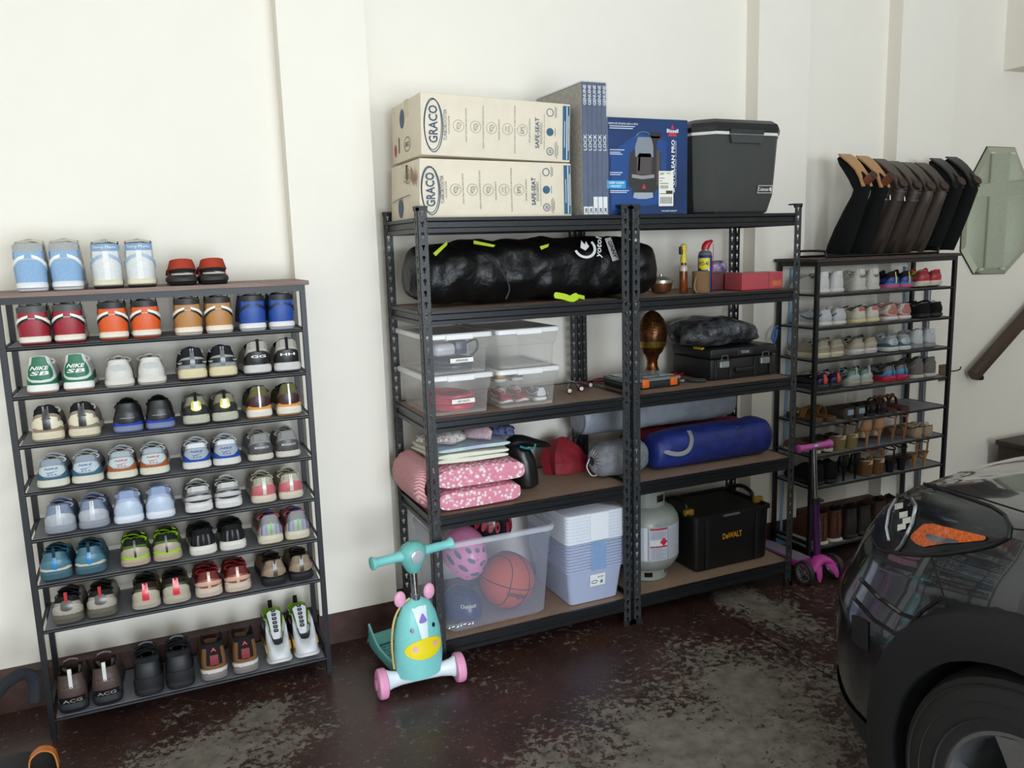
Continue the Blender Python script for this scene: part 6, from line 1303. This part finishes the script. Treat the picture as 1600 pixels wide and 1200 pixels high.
# loose plastic tie on the shelf post
# ------------------------------------------------------------------ toddler scooter with unicorn face
t = thing('toddler_scooter', 'teal toddler scooter with unicorn face and pink wheels', 'scooter', (-1.012, -.085, 0), (0, 0, radians(10)))
m_teal = mat('#7cc8c6', .4, var=.04, bump=.02); m_teal2 = mat('#69b3ae', .45, var=.04); m_pink = mat('#e49ac0', .45, var=.04); m_wht = mat('#dfe6ee', .35, var=.03)
for sg in (-1, 1):
    Mx = Matrix.Rotation(radians(-13), 4, 'Z') @ Matrix.Translation((sg*.152, 0, .058)) @ Matrix.Rotation(pi/2, 4, 'Y')
    w = mesh_obj('front_wheel', MB().lathe([(.02, -.020), (.045, -.020), (.055, -.015), (.058, -.004), (.0565, 0), (.058, .004), (.055, .015), (.045, .020), (.02, .020)], 32, Mx), m_pink, t)
    mesh_obj('hub_cap', MB().lathe([(.026, sg*.0205), (.018, sg*.027), (.004, sg*.028)], 20, Mx), mat('#cf86ae', .4), w)
mesh_obj('axle', MB().loft([[Vector((x, r*.8*cos(a), .066+r*sin(a))) for a in [2*pi*j/20 for j in range(20)]] for x, r in ((-.135, .043), (-.115, .034), (-.08, .028), (-.03, .027), (.03, .027), (.08, .028), (.115, .034), (.135, .043))], True, True, True), m_wht, t, rot=(0, 0, radians(-13)))
def shw(z): return interp([(.075, .092), (.15, .100), (.24, .094), (.31, .078), (.35, .055), (.372, .02)], z)
def shd(z): return interp([(.075, .075), (.15, .07), (.24, .062), (.31, .05), (.35, .036), (.372, .014)], z)
zz = [.075, .085, .12, .16, .2, .24, .275, .305, .33, .35, .364, .372]
mesh_obj('face_shield', MB().loft([[Vector((shw(z)*cos(a), .015+shd(z)*sin(a)*(1 if sin(a) < 0 else .55), z)) for a in [2*pi*j/32 for j in range(32)]] for z in zz], True, True, True), m_teal, t)
def FS(x, z, o=.002): return Vector((x, .015-shd(z)*sqrt(max(0.02, 1-(x/shw(z))**2))-o, z))
def decal(name, pts, m, o=.002, n=6):
    c = Vector((sum(p[0] for p in pts)/len(pts), sum(p[1] for p in pts)/len(pts))); rings = []
    for k in range(n): rings.append([FS(c.x+(p[0]-c.x)*(1-k/n), c.y+(p[1]-c.y)*(1-k/n), o) for p in pts])
    return mesh_obj(name, MB().loft(rings, True, False, True), m, t)
decal('white_blaze', [(-.034, .345), (-.030, .33), (-.022, .28), (-.013, .225), (.013, .225), (.018, .28), (.022, .33), (.026, .345), (.0, .350)], mat('#dce9ee', .4, var=.02), .0022)
decal('horn', [(-.017, .296), (-.013, .290), (0, .288), (.013, .290), (.017, .296), (.012, .306), (.006, .318), (.002, .324), (-.002, .324), (-.006, .318), (-.012, .306)], mat('#8a78c8', .4), .004)
for sx in (-.046, .044): decal('eye', [(sx+.0075*cos(a), .268+.0085*sin(a)) for a in [2*pi*j/12 for j in range(12)]], mat('#1b1f22', .25), .004)
decal('muzzle', [(.078*cos(a), .19+.040*sin(a)) for a in [2*pi*j/28 for j in range(28)]], mat('#e8d21c', .4, var=.02), .003)
for sx in (-.042, .042): decal('nostril', [(sx+.010*cos(a), .197+.010*sin(a)) for a in [2*pi*j/12 for j in range(12)]], mat('#e8a6c2', .4), .0048)
for sg in (-1, 1):
    mesh_obj('ear', MB().sphere((sg*.062, .02, .378), 1, 14, 10, None, (.024, .012, .032)), mat('#eaa7c6', .45), t, (0, 0, 0))
mesh_obj('mane_edge', MB().tube(smooth_path([(-.094, .035, .10), (-.096, .04, .2), (-.083, .038, .29), (-.055, .03, .345), (-.02, .022, .371)]), .0045, 6), mat('#d9c07a', .5), t)
mesh_obj('stem_socket', MB().lathe([(.018, .366), (.018, .385), (.014, .388)], 16, Matrix.Translation((0, .012, 0))), mat('#a9acb0', .25, .9), t)
mesh_obj('stem', MB().tube([(0, .012, .37), (0, .02, .50)], .0125, 14), mat('#c7cace', .15, 1.), t)
hb = mesh_obj('steering_hub', MB().loft([[Vector((w*cos(a), .02+d*sin(a), z)) for a in [2*pi*j/24 for j in range(24)]] for z, w, d in ((.472, .02, .02), (.48, .028, .026), (.505, .042, .034), (.535, .056, .04), (.56, .055, .04), (.58, .04, .032), (.59, .02, .018))], True, True, True), m_teal2, t)
mesh_obj('round_badge', MB().lathe([(.026, 0), (.026, .006), (.022, .008), (.004, .008)], 24, Matrix.Translation((0, -.016, .543)) @ Matrix.Rotation(pi/2, 4, 'X')), mat('#c3c9d0', .2, .3), hb)
for sg in (-1, 1):
    mesh_obj('grip', MB().loft([[Vector((sg*x, .02+r*cos(a), .545+r*sin(a))) for a in [2*pi*j/16 for j in range(16)]] for x, r in ((.045, .022), (.07, .018), (.13, .017), (.150, .018), (.160, .025), (.168, .025), (.170, .02))], True, True, True), m_teal, t)
# deck: a tray with raised rims
dk = MB(); rings = []
for y in [.03+.30*i/12 for i in range(13)]:
    q = (y-.03)/.30; w = .085-.02*q**2; h = .035+.055*max(0, (q-.55)/.45)**1.5; zb_ = .07
    rings.append([Vector((x, y, z)) for x, z in ((-w*.8, zb_-.028), (w*.8, zb_-.028), (w, zb_), (w, zb_+h), (w-.008, zb_+h+.002), (w-.012, zb_+.004), (-w+.012, zb_+.004), (-w+.008, zb_+h+.002), (-w, zb_+h), (-w, zb_))])
mesh_obj('deck', dk.loft(rings, True, True, True), m_teal2, t)
for iy in range(9):
    for ix in range(5): mesh_obj('tread_stud', MB().rbox(-.006, -.009, 0, .006, .009, .004, .002, 1), mat('#5da49f', .5), t, ((ix-2)*.022+(.011 if iy % 2 else 0)-.005, .075+iy*.024, .0735), (0, 0, radians(35 if (ix+iy) % 2 else -35)))
mesh_obj('rear_wheel', MB().lathe([(.01, -.022), (.036, -.022), (.042, -.012), (.042, .012), (.036, .022), (.01, .022)], 24, Matrix.Translation((0, .345, .044)) @ Matrix.Rotation(pi/2, 4, 'Y')), mat('#b86f92', .5), t)
mesh_obj('rear_guard', MB().loft([[Vector((x, .325+.05*cos(a), .05+.058*sin(a))) for x in (-.055, -.03, .03, .055)] for a in [.2+2.4*i/8 for i in range(9)]], False).loft([[Vector((x*.96, .325+.047*cos(a), .05+.055*sin(a))) for x in (-.055, -.03, .03, .055)] for a in [.2+2.4*i/8 for i in range(9)]], False), m_teal2, t)
# ------------------------------------------------------------------ pink kick scooter
t = thing('kick_scooter', 'pink three-wheeled kick scooter with purple stem by the dark shoe rack', 'scooter', (1.066, -.025, 0), (0, 0, radians(2)))
m_mag = mat('#c03a9c', .35, var=.05); m_pur = mat('#44144f', .35, var=.06)
for sg in (-1, 1):
    Mx = Matrix.Translation((sg*.098, 0, .061)) @ Matrix.Rotation(pi/2, 4, 'Y')
    w = mesh_obj('front_wheel', MB().lathe([(.046, -.012), (.056, -.012), (.060, -.005), (.060, .005), (.056, .012), (.046, .012), (.046, -.012)], 32, Mx, False, False), mat('#2b2a2c', .5), t)
    mesh_obj('rim', MB().lathe([(.046, -.009), (.040, -.010), (.040, .010), (.046, .009)], 32, Mx, False, False), mat('#8d8a8c', .3, .5), w)
    mesh_obj('hub', MB().lathe([(.012, -.014), (.012, .014)], 12, Mx), mat('#77747a', .3, .6), w)
    for k in range(8):
        a = pi/4*k+.2; mesh_obj('spoke', MB().tube([Mx @ Vector((.011*cos(a), .011*sin(a), 0)), Mx @ Vector((.042*cos(a+.3), .042*sin(a+.3), 0))], .0028, 6), mat('#6d6a70', .35, .4), w)
mesh_obj('fork', MB().loft([[Vector((x, -.01+.5*h*0+y0+.030*k*cos(a), z+.5*h*sin(a))) for a in [2*pi*j/14 for j in range(14)]] for x, z, y0, h, k in ((-.084, .066, -.005, .03, .7), (-.06, .085, -.01, .045, 1), (-.03, .105, 0, .05, 1.1), (0, .112, .008, .055, 1.2), (.03, .105, 0, .05, 1.1), (.06, .085, -.01, .045, 1), (.084, .066, -.005, .03, .7))], True, True, True), m_mag, t)
for sg in (-1, 1): mesh_obj('fork_arm', MB().loft([[Vector((sg*x+w*cos(a), y, z+h*sin(a))) for a in [2*pi*j/12 for j in range(12)]] for x, y, z, w, h in ((.012, .01, .108, .026, .02), (.03, -.02, .10, .026, .018), (.046, -.045, .078, .022, .016), (.056, -.060, .05, .017, .014), (.058, -.064, .034, .009, .008))], True, True, True), m_mag, t)
st = mesh_obj('lower_stem', MB().tube([(0, .012, .11), (0, .035, .40)], .0175, 16), m_pur, t)
mesh_obj('stem_lettering', text_mesh('GLOBBER', lambda u, v: Vector((.010-v*.9, .0305+(u)*.079-.0178, .245+u)), .014, .14, True), INK('#d9d0dc'), st)
mesh_obj('clamp', MB().lathe([(.022, .385), (.022, .415), (.017, .418)], 16, Matrix.Translation((0, .035, 0))), mat('#1c1a1d', .4), t)
mesh_obj('clamp_lever', MB().rbox(.015, .02, .392, .045, .04, .404, .003, 1), mat('#1c1a1d', .4), t)
mesh_obj('upper_stem', MB().tube([(0, .035, .40), (0, .055, .668)], .012, 14), mat('#c2c4c8', .18, 1.), t)
hb = mesh_obj('handle_joint', MB().lathe([(.016, -.012), (.016, .012)], 14, Matrix.Translation((0, .055, .672)) @ Matrix.Rotation(pi/2, 4, 'Y')), mat('#b9bac0', .25, .8), t)
for sg in (-1, 1): mesh_obj('grip', MB().loft([[Vector((sg*x, .055+r*cos(a), .672+r*sin(a))) for a in [2*pi*j/14 for j in range(14)]] for x, r in ((.010, .015), (.06, .0155), (.09, .017), (.10, .021), (.107, .021), (.110, .016))], True, True, True), mat('#c45aa8', .45), t)
mesh_obj('deck', MB().loft([[Vector((x, y, z)) for x, z in ((-w, .052), (w, .052), (w, .070), (w-.008, .078), (-w+.008, .078), (-w, .070))] for y, w in ((.02, .03), (.06, .045), (.12, .055), (.36, .055), (.42, .045))], True, True, True), m_mag, t)
mesh_obj('deck_pad', MB().box(-.044, .10, .078, .044, .37, .081), mat('#8f8a9a', .6), t)
mesh_obj('rear_wheel', MB().lathe([(.01, -.02), (.034, -.02), (.038, -.01), (.038, .01), (.034, .02), (.01, .02)], 20, Matrix.Translation((0, .405, .0385)) @ Matrix.Rotation(pi/2, 4, 'Y')), mat('#2b2a2c', .5), t)
# ------------------------------------------------------------------ poles behind the dark rack
t = thing('broom', 'blue and white broom handle leaning on the wall behind the dark shoe rack', 'broom', (2.10, .435, 0))
mesh_obj('handle', MB().tube([(.09, .0, .08), (.012, .0, 1.50)], .010, 10), mat('#4b6f9c', .4, col2='#b9c4d2', kind='plain', scale=3), t); mesh_obj('head', MB().rbox(-.03, -.005, 0, .13, .03, .08, .008), mat('#2b4a78', .6), t)
t = thing('mop', 'pale blue mop handle leaning on the pilaster behind the dark shoe rack', 'mop', (1.245, .4375, 0))
mesh_obj('handle', MB().tube([(.0, .0, .05), (.030, .0, 1.52)], .008, 10), mat('#8fb0d4', .35, var=.05), t); mesh_obj('head', MB().rbox(-.06, -.009, 0, .06, .009, .06, .006), mat('#6f8fb8', .7), t)
t = thing('metal_pole', 'grey metal pole standing on the wall behind the dark shoe rack', 'pole', (2.30, .432, 0)); mesh_obj('tube', MB().tube([(.0, .0, .0), (.0, .0, 1.37)], .016, 14), mat('#73787f', .35, .6), t)
mesh_obj('end_cap', MB().lathe([(.018, 1.37), (.018, 1.385)], 14), mat('#3a3d42', .5), t)
cb = MB().tube(smooth_path([(1.158, .405, 1.225), (1.13, .385, 1.225), (1.10, .37, 1.205), (1.085, .36, 1.17), (1.10, .365, 1.15), (1.13, .385, 1.17), (1.15, .400, 1.21)]), .006, 6)
tag(mesh_obj('rope', cb, mat('#3f78b8', .5)), 'short blue rope hanging beside the dark shoe rack leg', 'rope')
# ------------------------------------------------------------------ folded stroller in the corner
t = thing('folded_stroller', 'folded black stroller with curved bar and orange leather loop in the corner', 'stroller', (-2.42, -.22, 0))
m_dk = mat('#15171b', .6, kind='weave', scale=240, var=.2)
mesh_obj('seat_fabric', lump([(-.14, 0, .085), (-.1, 0, .09), (.05, .0, .095), (.17, -.01, .085), (.20, -.01, .075)], [(.05, .04), (.12, .08), (.14, .085), (.11, .075), (.05, .03)], 22, .12, 10, 33, floor=.001, m_=6), m_dk, t, smooth=60)
mesh_obj('bumper_bar', MB().tube(smooth_path([(-.10, .06, .12), (-.04, .16, .24), (.02, .27, .295), (.075, .345, .30), (.105, .375, .26), (.10, .38, .18)]), .021, 10), mat('#20232a', .8), t)
lp = smooth_path([(.125, -.02, .155), (.130, -.022, .195), (.160, -.022, .216), (.192, -.022, .200), (.200, -.02, .15)])
mesh_obj('leather_loop', MB().strap(lp, [Vector((-1, 0, .1)) if i < 9 else (Vector((0, 0, 1)) if i < 16 else Vector((1, 0, .1))) for i in range(len(lp))], .030, .004), mat('#c2702c', .5, kind='leather', scale=80), t)
for y in (-.05, .04): mesh_obj('wheel', MB().lathe([(.01, -.015), (.042, -.015), (.05, -.006), (.05, .006), (.042, .015), (.01, .015)], 24, Matrix.Translation((-.02, y-.09 if y < 0 else y+.1, .052)) @ Matrix.Rotation(pi/2, 4, 'X')), mat('#1b1c1f', .6), t)
mesh_obj('adjuster_knob', MB().lathe([(.024, 0), (.026, .01), (.018, .022)], 16, Matrix.Translation((-.02, -.135, .14)) @ Matrix.Rotation(pi/2, 4, 'X')), mat('#17181b', .35), t)
# ------------------------------------------------------------------ black SUV, nose towards the wall
from mathutils.bvhtree import BVHTree
XC = .78
PLAN = [(-.16, -4.9), (-.165, -4.2), (-.165, -3.4), (-.165, -2.7), (-.165, -2.35), (-.165, -2.1), (-.162, -1.85), (-.152, -1.65), (-.125, -1.45), (-.06, -1.25), (.09, -1.08), (.30, -.985), (.52, -.945), (XC, -.93)]
half = smooth_path([(x, y, 0) for x, y in PLAN], 5); plan = half+[Vector((2*XC-p.x, p.y, 0)) for p in half[-2::-1]]
nP = len(plan)
nrm = []
for i in range(nP):
    a, b = plan[max(i-1, 0)], plan[min(i+1, nP-1)]; tv = (b-a).normalized(); nrm.append(Vector((-tv.y, tv.x, 0)))
def carpt(i, d, z):
    p = plan[i]; n = nrm[i]
    fy = max(0, n.y); return Vector((XC+(p.x-XC)*(1-min(d, .93)/.945*(1 if d > .3 else 1)), p.y-d*fy*1.05, z))
def prof(i):
    """(inset, height) from sill to bonnet centre at plan station i"""
    y = plan[i].y; f = max(0, nrm[i].y); b = min(1, max(0, (-1.0-y)/1.2))      # f = frontal, b = how far back
    top = .955+.10*b
    return [(.055+.03*f, .19), (.015+.03*f, .24), (.0+.01*f, .32), (-.004, .42), (-.006, .52), (.0, .60), (.012+.012*f, .66), (.018+.03*f, .72), (.02+.055*f, .78), (.024+.085*f, .83), (.034+.115*f, .88+.02*b), (.062+.15*f, top-.035), (.11+.18*f, top-.008), (.16+.2*f, top+.006), (.24+.22*f, top+.018), (.36+.24*f, top+.032), (.52+.25*f, top+.042), (.70+.2*f, top+.048), (.92, top+.05)]
rings = []
PR = [prof(i) for i in range(nP)]
SUB = 2
nR = len(PR[0])
for r in range((nR-1)*SUB+1):
    k, fr = min(r//SUB, nR-2), (r-min(r//SUB, nR-2)*SUB)/SUB
    rings.append([carpt(i, PR[i][k][0]+(PR[i][k+1][0]-PR[i][k][0])*fr, PR[i][k][1]+(PR[i][k+1][1]-PR[i][k][1])*fr) for i in range(nP)])
# cut the wheel arches
WC = [(-1.86, .345), (-4.5, .345)]; RA = .405
full = MB().loft(rings, False)
BVH = BVHTree.FromPolygons([Vector(v) for v in full.v], full.f)
keep = []
for fc in full.f:
    c = sum((Vector(full.v[i]) for i in fc), Vector())/4
    side = c.x < .05 or c.x > 2*XC-.05
    if side and any((c.y-wy)**2+(c.z-wz)**2 < RA**2 for wy, wz in WC): continue
    if c.y < -2.45 and c.z > 1.0 and .1 < c.x < 2*XC-.1: continue
    keep.append(fc)
m_paint = mat('#3a3d41', .2, .8, kind='plain', scale=3, var=.05, bump=0, spec=.6, coat=1.)
m_clad = mat('#141517', .55, kind='plain', scale=200, var=.1)
t = thing('car', 'black SUV parked nose to the wall with orange-marked headlight', 'car', (XC, -1.9, 0))
O = Vector((XC, -1.9, 0))
def local(mb): mb.v = [(x-O.x, y-O.y, z-O.z) for x, y, z in mb.v]; return mb
b = MB(); b.v = list(full.v); b.f = keep
mesh_obj('body', local(b), m_paint, t, smooth=40)
# lower cladding and floor pan
def strip(i0, i1, rows, off): return MB().loft([[carpt(i, d-off, z) for i in range(i0, i1)] for d, z in rows], False)
cl = MB()
ii = [i for i in range(nP) if plan[i].y > -1.47]
cl.loft([[carpt(i, PR[i][k][0]-.006, PR[i][k][1]) for i in ii] for k in (0, 1, 2)], False)
mesh_obj('lower_bumper', local(cl), m_clad, t)
mesh_obj('underbody', local(MB().box(.16, -4.9, .19, 2*XC-.16, -1.35, .22)), m_clad, t)
# cabin
cab = [[Vector((x, y, z)) for x, z in ((-.12, 1.04), (-.04, 1.40), (.06, 1.62), (.30, 1.70), (XC, 1.72), (2*XC-.30, 1.70), (2*XC-.06, 1.62), (2*XC+.04, 1.40), (2*XC+.12, 1.04))] for y in (-3.1, -3.6, -4.6)]
fr_ = [Vector((x, -2.36-.10*abs((x-XC)/.9)**2, 1.075)) for x in (-.10, -.06, .0, .25, XC, 2*XC-.25, 2*XC-.0, 2*XC+.06, 2*XC+.10)]
mesh_obj('windscreen', local(MB().loft([fr_, cab[0]], False)), mat('#15191c', .05, spec=.8, bump=0), t); mesh_obj('roof', local(MB().loft(cab, False, False, False)), m_paint, t); mesh_obj('tailgate', local(MB().add(cab[2]+[Vector((2*XC+.1, -4.9, .25)), Vector((-.1, -4.9, .25))], [tuple(range(11))])), m_paint, t)
for sx, sg in ((-.165, -1), (2*XC+.165, 1)):
    for wy, wz in WC:
        fl_ = MB(); n = 28
        fl_.loft([[Vector((sx+sg*o-(sg*.0), wy+r*cos(a), wz+r*sin(a))) for a in [-.42+(pi+.84)*i/n for i in range(n+1)]] for r, o in ((RA-.035, -.03), (RA-.035, .012), (RA+.02, .018), (RA+.075, .008), (RA+.085, -.03))], False)
        # follow the body where the plan curves in towards the nose
        def pull(v):
            x, y, z = v
            if y > -1.86:
                q = min(plan, key=lambda p: abs(p.y-y)+(0 if p.x < XC else 9)).x
                d = q-(-.165); x += -sg*max(0, d)
            return (x, y, max(z, .19))
        fl_.v = [pull(v) for v in fl_.v]
        mesh_obj('wheel_arch', local(fl_), m_clad, t)
        wl = MB().loft([[Vector((sx-sg*o, wy+(RA-.03)*cos(a), wz+(RA-.03)*sin(a))) for a in [-.4+(pi+.8)*i/n for i in range(n+1)]] for o in (.02, .30)], False)
        wl.add([Vector((sx-sg*.30, wy+(RA-.03)*cos(a), wz+(RA-.03)*sin(a))) for a in [-.4+(pi+.8)*i/n for i in range(n+1)]], [tuple(range(n+1))])
        mesh_obj('wheel_well', local(wl), mat('#0a0a0b', .9), t)
        Mx = Matrix.Translation(Vector((sx-sg*.125, wy, wz))-O) @ Matrix.Rotation(sg*pi/2, 4, 'Y')
        ty = mesh_obj('tyre', MB().lathe([(.205, -.11), (.28, -.118), (.328, -.10), (.342, -.06), (.344, 0), (.342, .06), (.328, .10), (.28, .118), (.21, .112), (.202, .10), (.205, -.11)], 48, Mx, False, False), mat('#151515', .75, kind='plain', scale=60, var=.15), t)
        for r in (.235, .275, .312): mesh_obj('sidewall_ring', MB().lathe([(r-.003, .1145 if r < .31 else .108), (r, .1195 if r < .31 else .112), (r+.003, .1145 if r < .31 else .106)], 48, Mx, False, False), mat('#1c1c1c', .7), ty)
        rm = mesh_obj('rim', MB().lathe([(.202, .10), (.208, .108), (.198, .108), (.188, .085), (.18, .02), (.17, -.09)], 48, Mx, False, False), mat('#a9acb0', .25, .9), t)
        for k in range(5):
            a = 2*pi*k/5+.3
            def sp(r, w, z): return [Mx @ Vector((r*cos(a+da), r*sin(a+da), zz_)) for da, zz_ in ((-w, z), (w, z), (w, z-.02), (-w, z-.02))]
            mesh_obj('rim_spoke', MB().loft([sp(.04, .5, .085), sp(.10, .26, .092), (sp(.15, .2, .098)), sp(.196, .2, .100)], True, True, True), mat('#b2b5b9', .25, .9), rm)
        mesh_obj('wheel_hub', MB().lathe([(.06, .06), (.055, .096), (.03, .10), (.003, .10)], 24, Mx), mat('#8c8f93', .3, .8), rm)
# parts that sit on the curved bodywork
def ray(px, py): return (FW+RT*((px-800)/FPX)-UP*((py-600)/FPX)).normalized()
def hit(px, py, off=.0):
    h, n, i, d = BVH.ray_cast(CAMPOS, ray(px, py))
    if h is None: return None
    if n.dot(ray(px, py)) > 0: n = -n
    return h+n*off
def body_patch(cols, off, nv=8, sub=5):
    """cols: (px, py_top, py_bottom) -> panel lying on the body"""
    cs = []
    for a, b_ in zip(cols, cols[1:]):
        for k in range(sub): f = k/sub; cs.append(tuple(a[j]+(b_[j]-a[j])*f for j in range(3)))
    cs.append(cols[-1]); rings = []; last = None
    for px, a, b_ in cs:
        r = []
        for k in range(nv+1):
            p = hit(px, a+(b_-a)*k/nv, off) or (r[-1] if r else last); r.append(p); last = p
        if all(r): rings.append(r)
    return MB().loft(rings, False)
def body_line(pts, r, name, m, off=.0, parent=None):
    P = []
    for (a, b_), (c, d) in zip(pts, pts[1:]):
        for k in range(8): P.append(hit(a+(c-a)*k/8, b_+(d-b_)*k/8, off))
    P.append(hit(*pts[-1], off)); P = [p for p in P if p]
    if len(P) > 2: return mesh_obj(name, local(MB().tube(P, r, 6)), m, parent or t)
HLC = [(1366, 800, 848), (1374, 752, 858), (1386, 745, 862), (1410, 747, 866), (1440, 756, 868), (1480, 769, 866), (1520, 782, 860), (1550, 793, 853), (1570, 806, 847), (1579, 822, 838)]
hl = mesh_obj('headlight_housing', local(body_patch(HLC, .002)), mat('#3a3d40', .22, .8, bump=0), t)
m_chr = mat('#cfd2d6', .12, 1., bump=0); m_amb = mat('#c4501c', .15, kind='plain', scale=120, col2='#e07a3c', bump=.1)
mesh_obj('amber_marker', local(body_patch([(1426, 838, 842), (1434, 830, 850), (1446, 820, 855), (1460, 819, 853), (1480, 824, 850), (1510, 831, 848), (1540, 838, 845), (1543, 839, 843)], .006)), m_amb, hl)
mesh_obj('marker_slot', local(body_patch([(1450, 837, 839), (1458, 836, 847), (1470, 840, 850), (1500, 845, 850)], .009)), mat('#8a8e92', .15, .8), hl)
for k, (a, b_) in enumerate(((1409, 803), (1414, 812), (1406, 822), (1402, 790))): mesh_obj('led_block', local(body_patch([(a, b_, b_+9), (a+13, b_-3, b_+6)], .008, 2, 2)), mat('#d9dcd6', .2, bump=0), hl)
body_line([(1392, 845), (1388, 825), (1392, 800), (1402, 783)], .004, 'daytime_bar', mat('#c9ccd0', .15, .2), .006, hl)
body_line([(1405, 776), (1425, 782), (1433, 795), (1428, 820), (1412, 852), (1404, 860)], .005, 'reflector_edge', mat('#9ea2a6', .15, .9), .006, hl)
lens = mat('#101214', .03, alpha=.012, bump=0, spec=.6)
mesh_obj('headlight_lens', local(body_patch(HLC, .014)), lens, hl)
body_line([(1366, 800), (1374, 752), (1386, 745), (1410, 747), (1440, 756), (1480, 769), (1520, 782), (1550, 793), (1570, 806), (1579, 822), (1577, 840), (1550, 853), (1520, 860), (1480, 866), (1440, 868), (1410, 866), (1386, 862), (1374, 858), (1366, 845)], .0045, 'headlight_gasket', mat('#0a0a0b', .5), .004, hl)
body_line([(1455, 869), (1462, 895), (1474, 930), (1490, 972)], .0022, 'panel_gap', mat('#050506', .9), .0)
body_line([(1392, 742), (1430, 750), (1480, 764), (1530, 778), (1600, 800)], .0022, 'bonnet_gap', mat('#050506', .9), .0)
body_line([(1580, 826), (1600, 828)], .0022, 'panel_gap', mat('#050506', .9), .0)
body_line([(1345, 905), (1375, 935), (1410, 960), (1432, 968)], .006, 'bumper_crease', m_paint, .0)
body_line([(1335, 935), (1365, 968), (1398, 990), (1416, 985), (1440, 955), (1470, 935)], .006, 'bumper_crease', m_paint, .0)
mesh_obj('fog_recess', local(body_patch([(1332, 960, 1000), (1345, 965, 1012), (1358, 972, 1018)], .003, 4, 3)), mat('#0a0b0c', .6), t)
mesh_obj('grille_mesh', local(MB().loft([[carpt(i, PR[i][k][0]-.004, PR[i][k][1]) for i in range(nP) if abs(plan[i].x-XC) < .52 and plan[i].y > -1.3] for k in (5, 6, 7, 8)], False)), mat('#0d0e0f', .5), t)
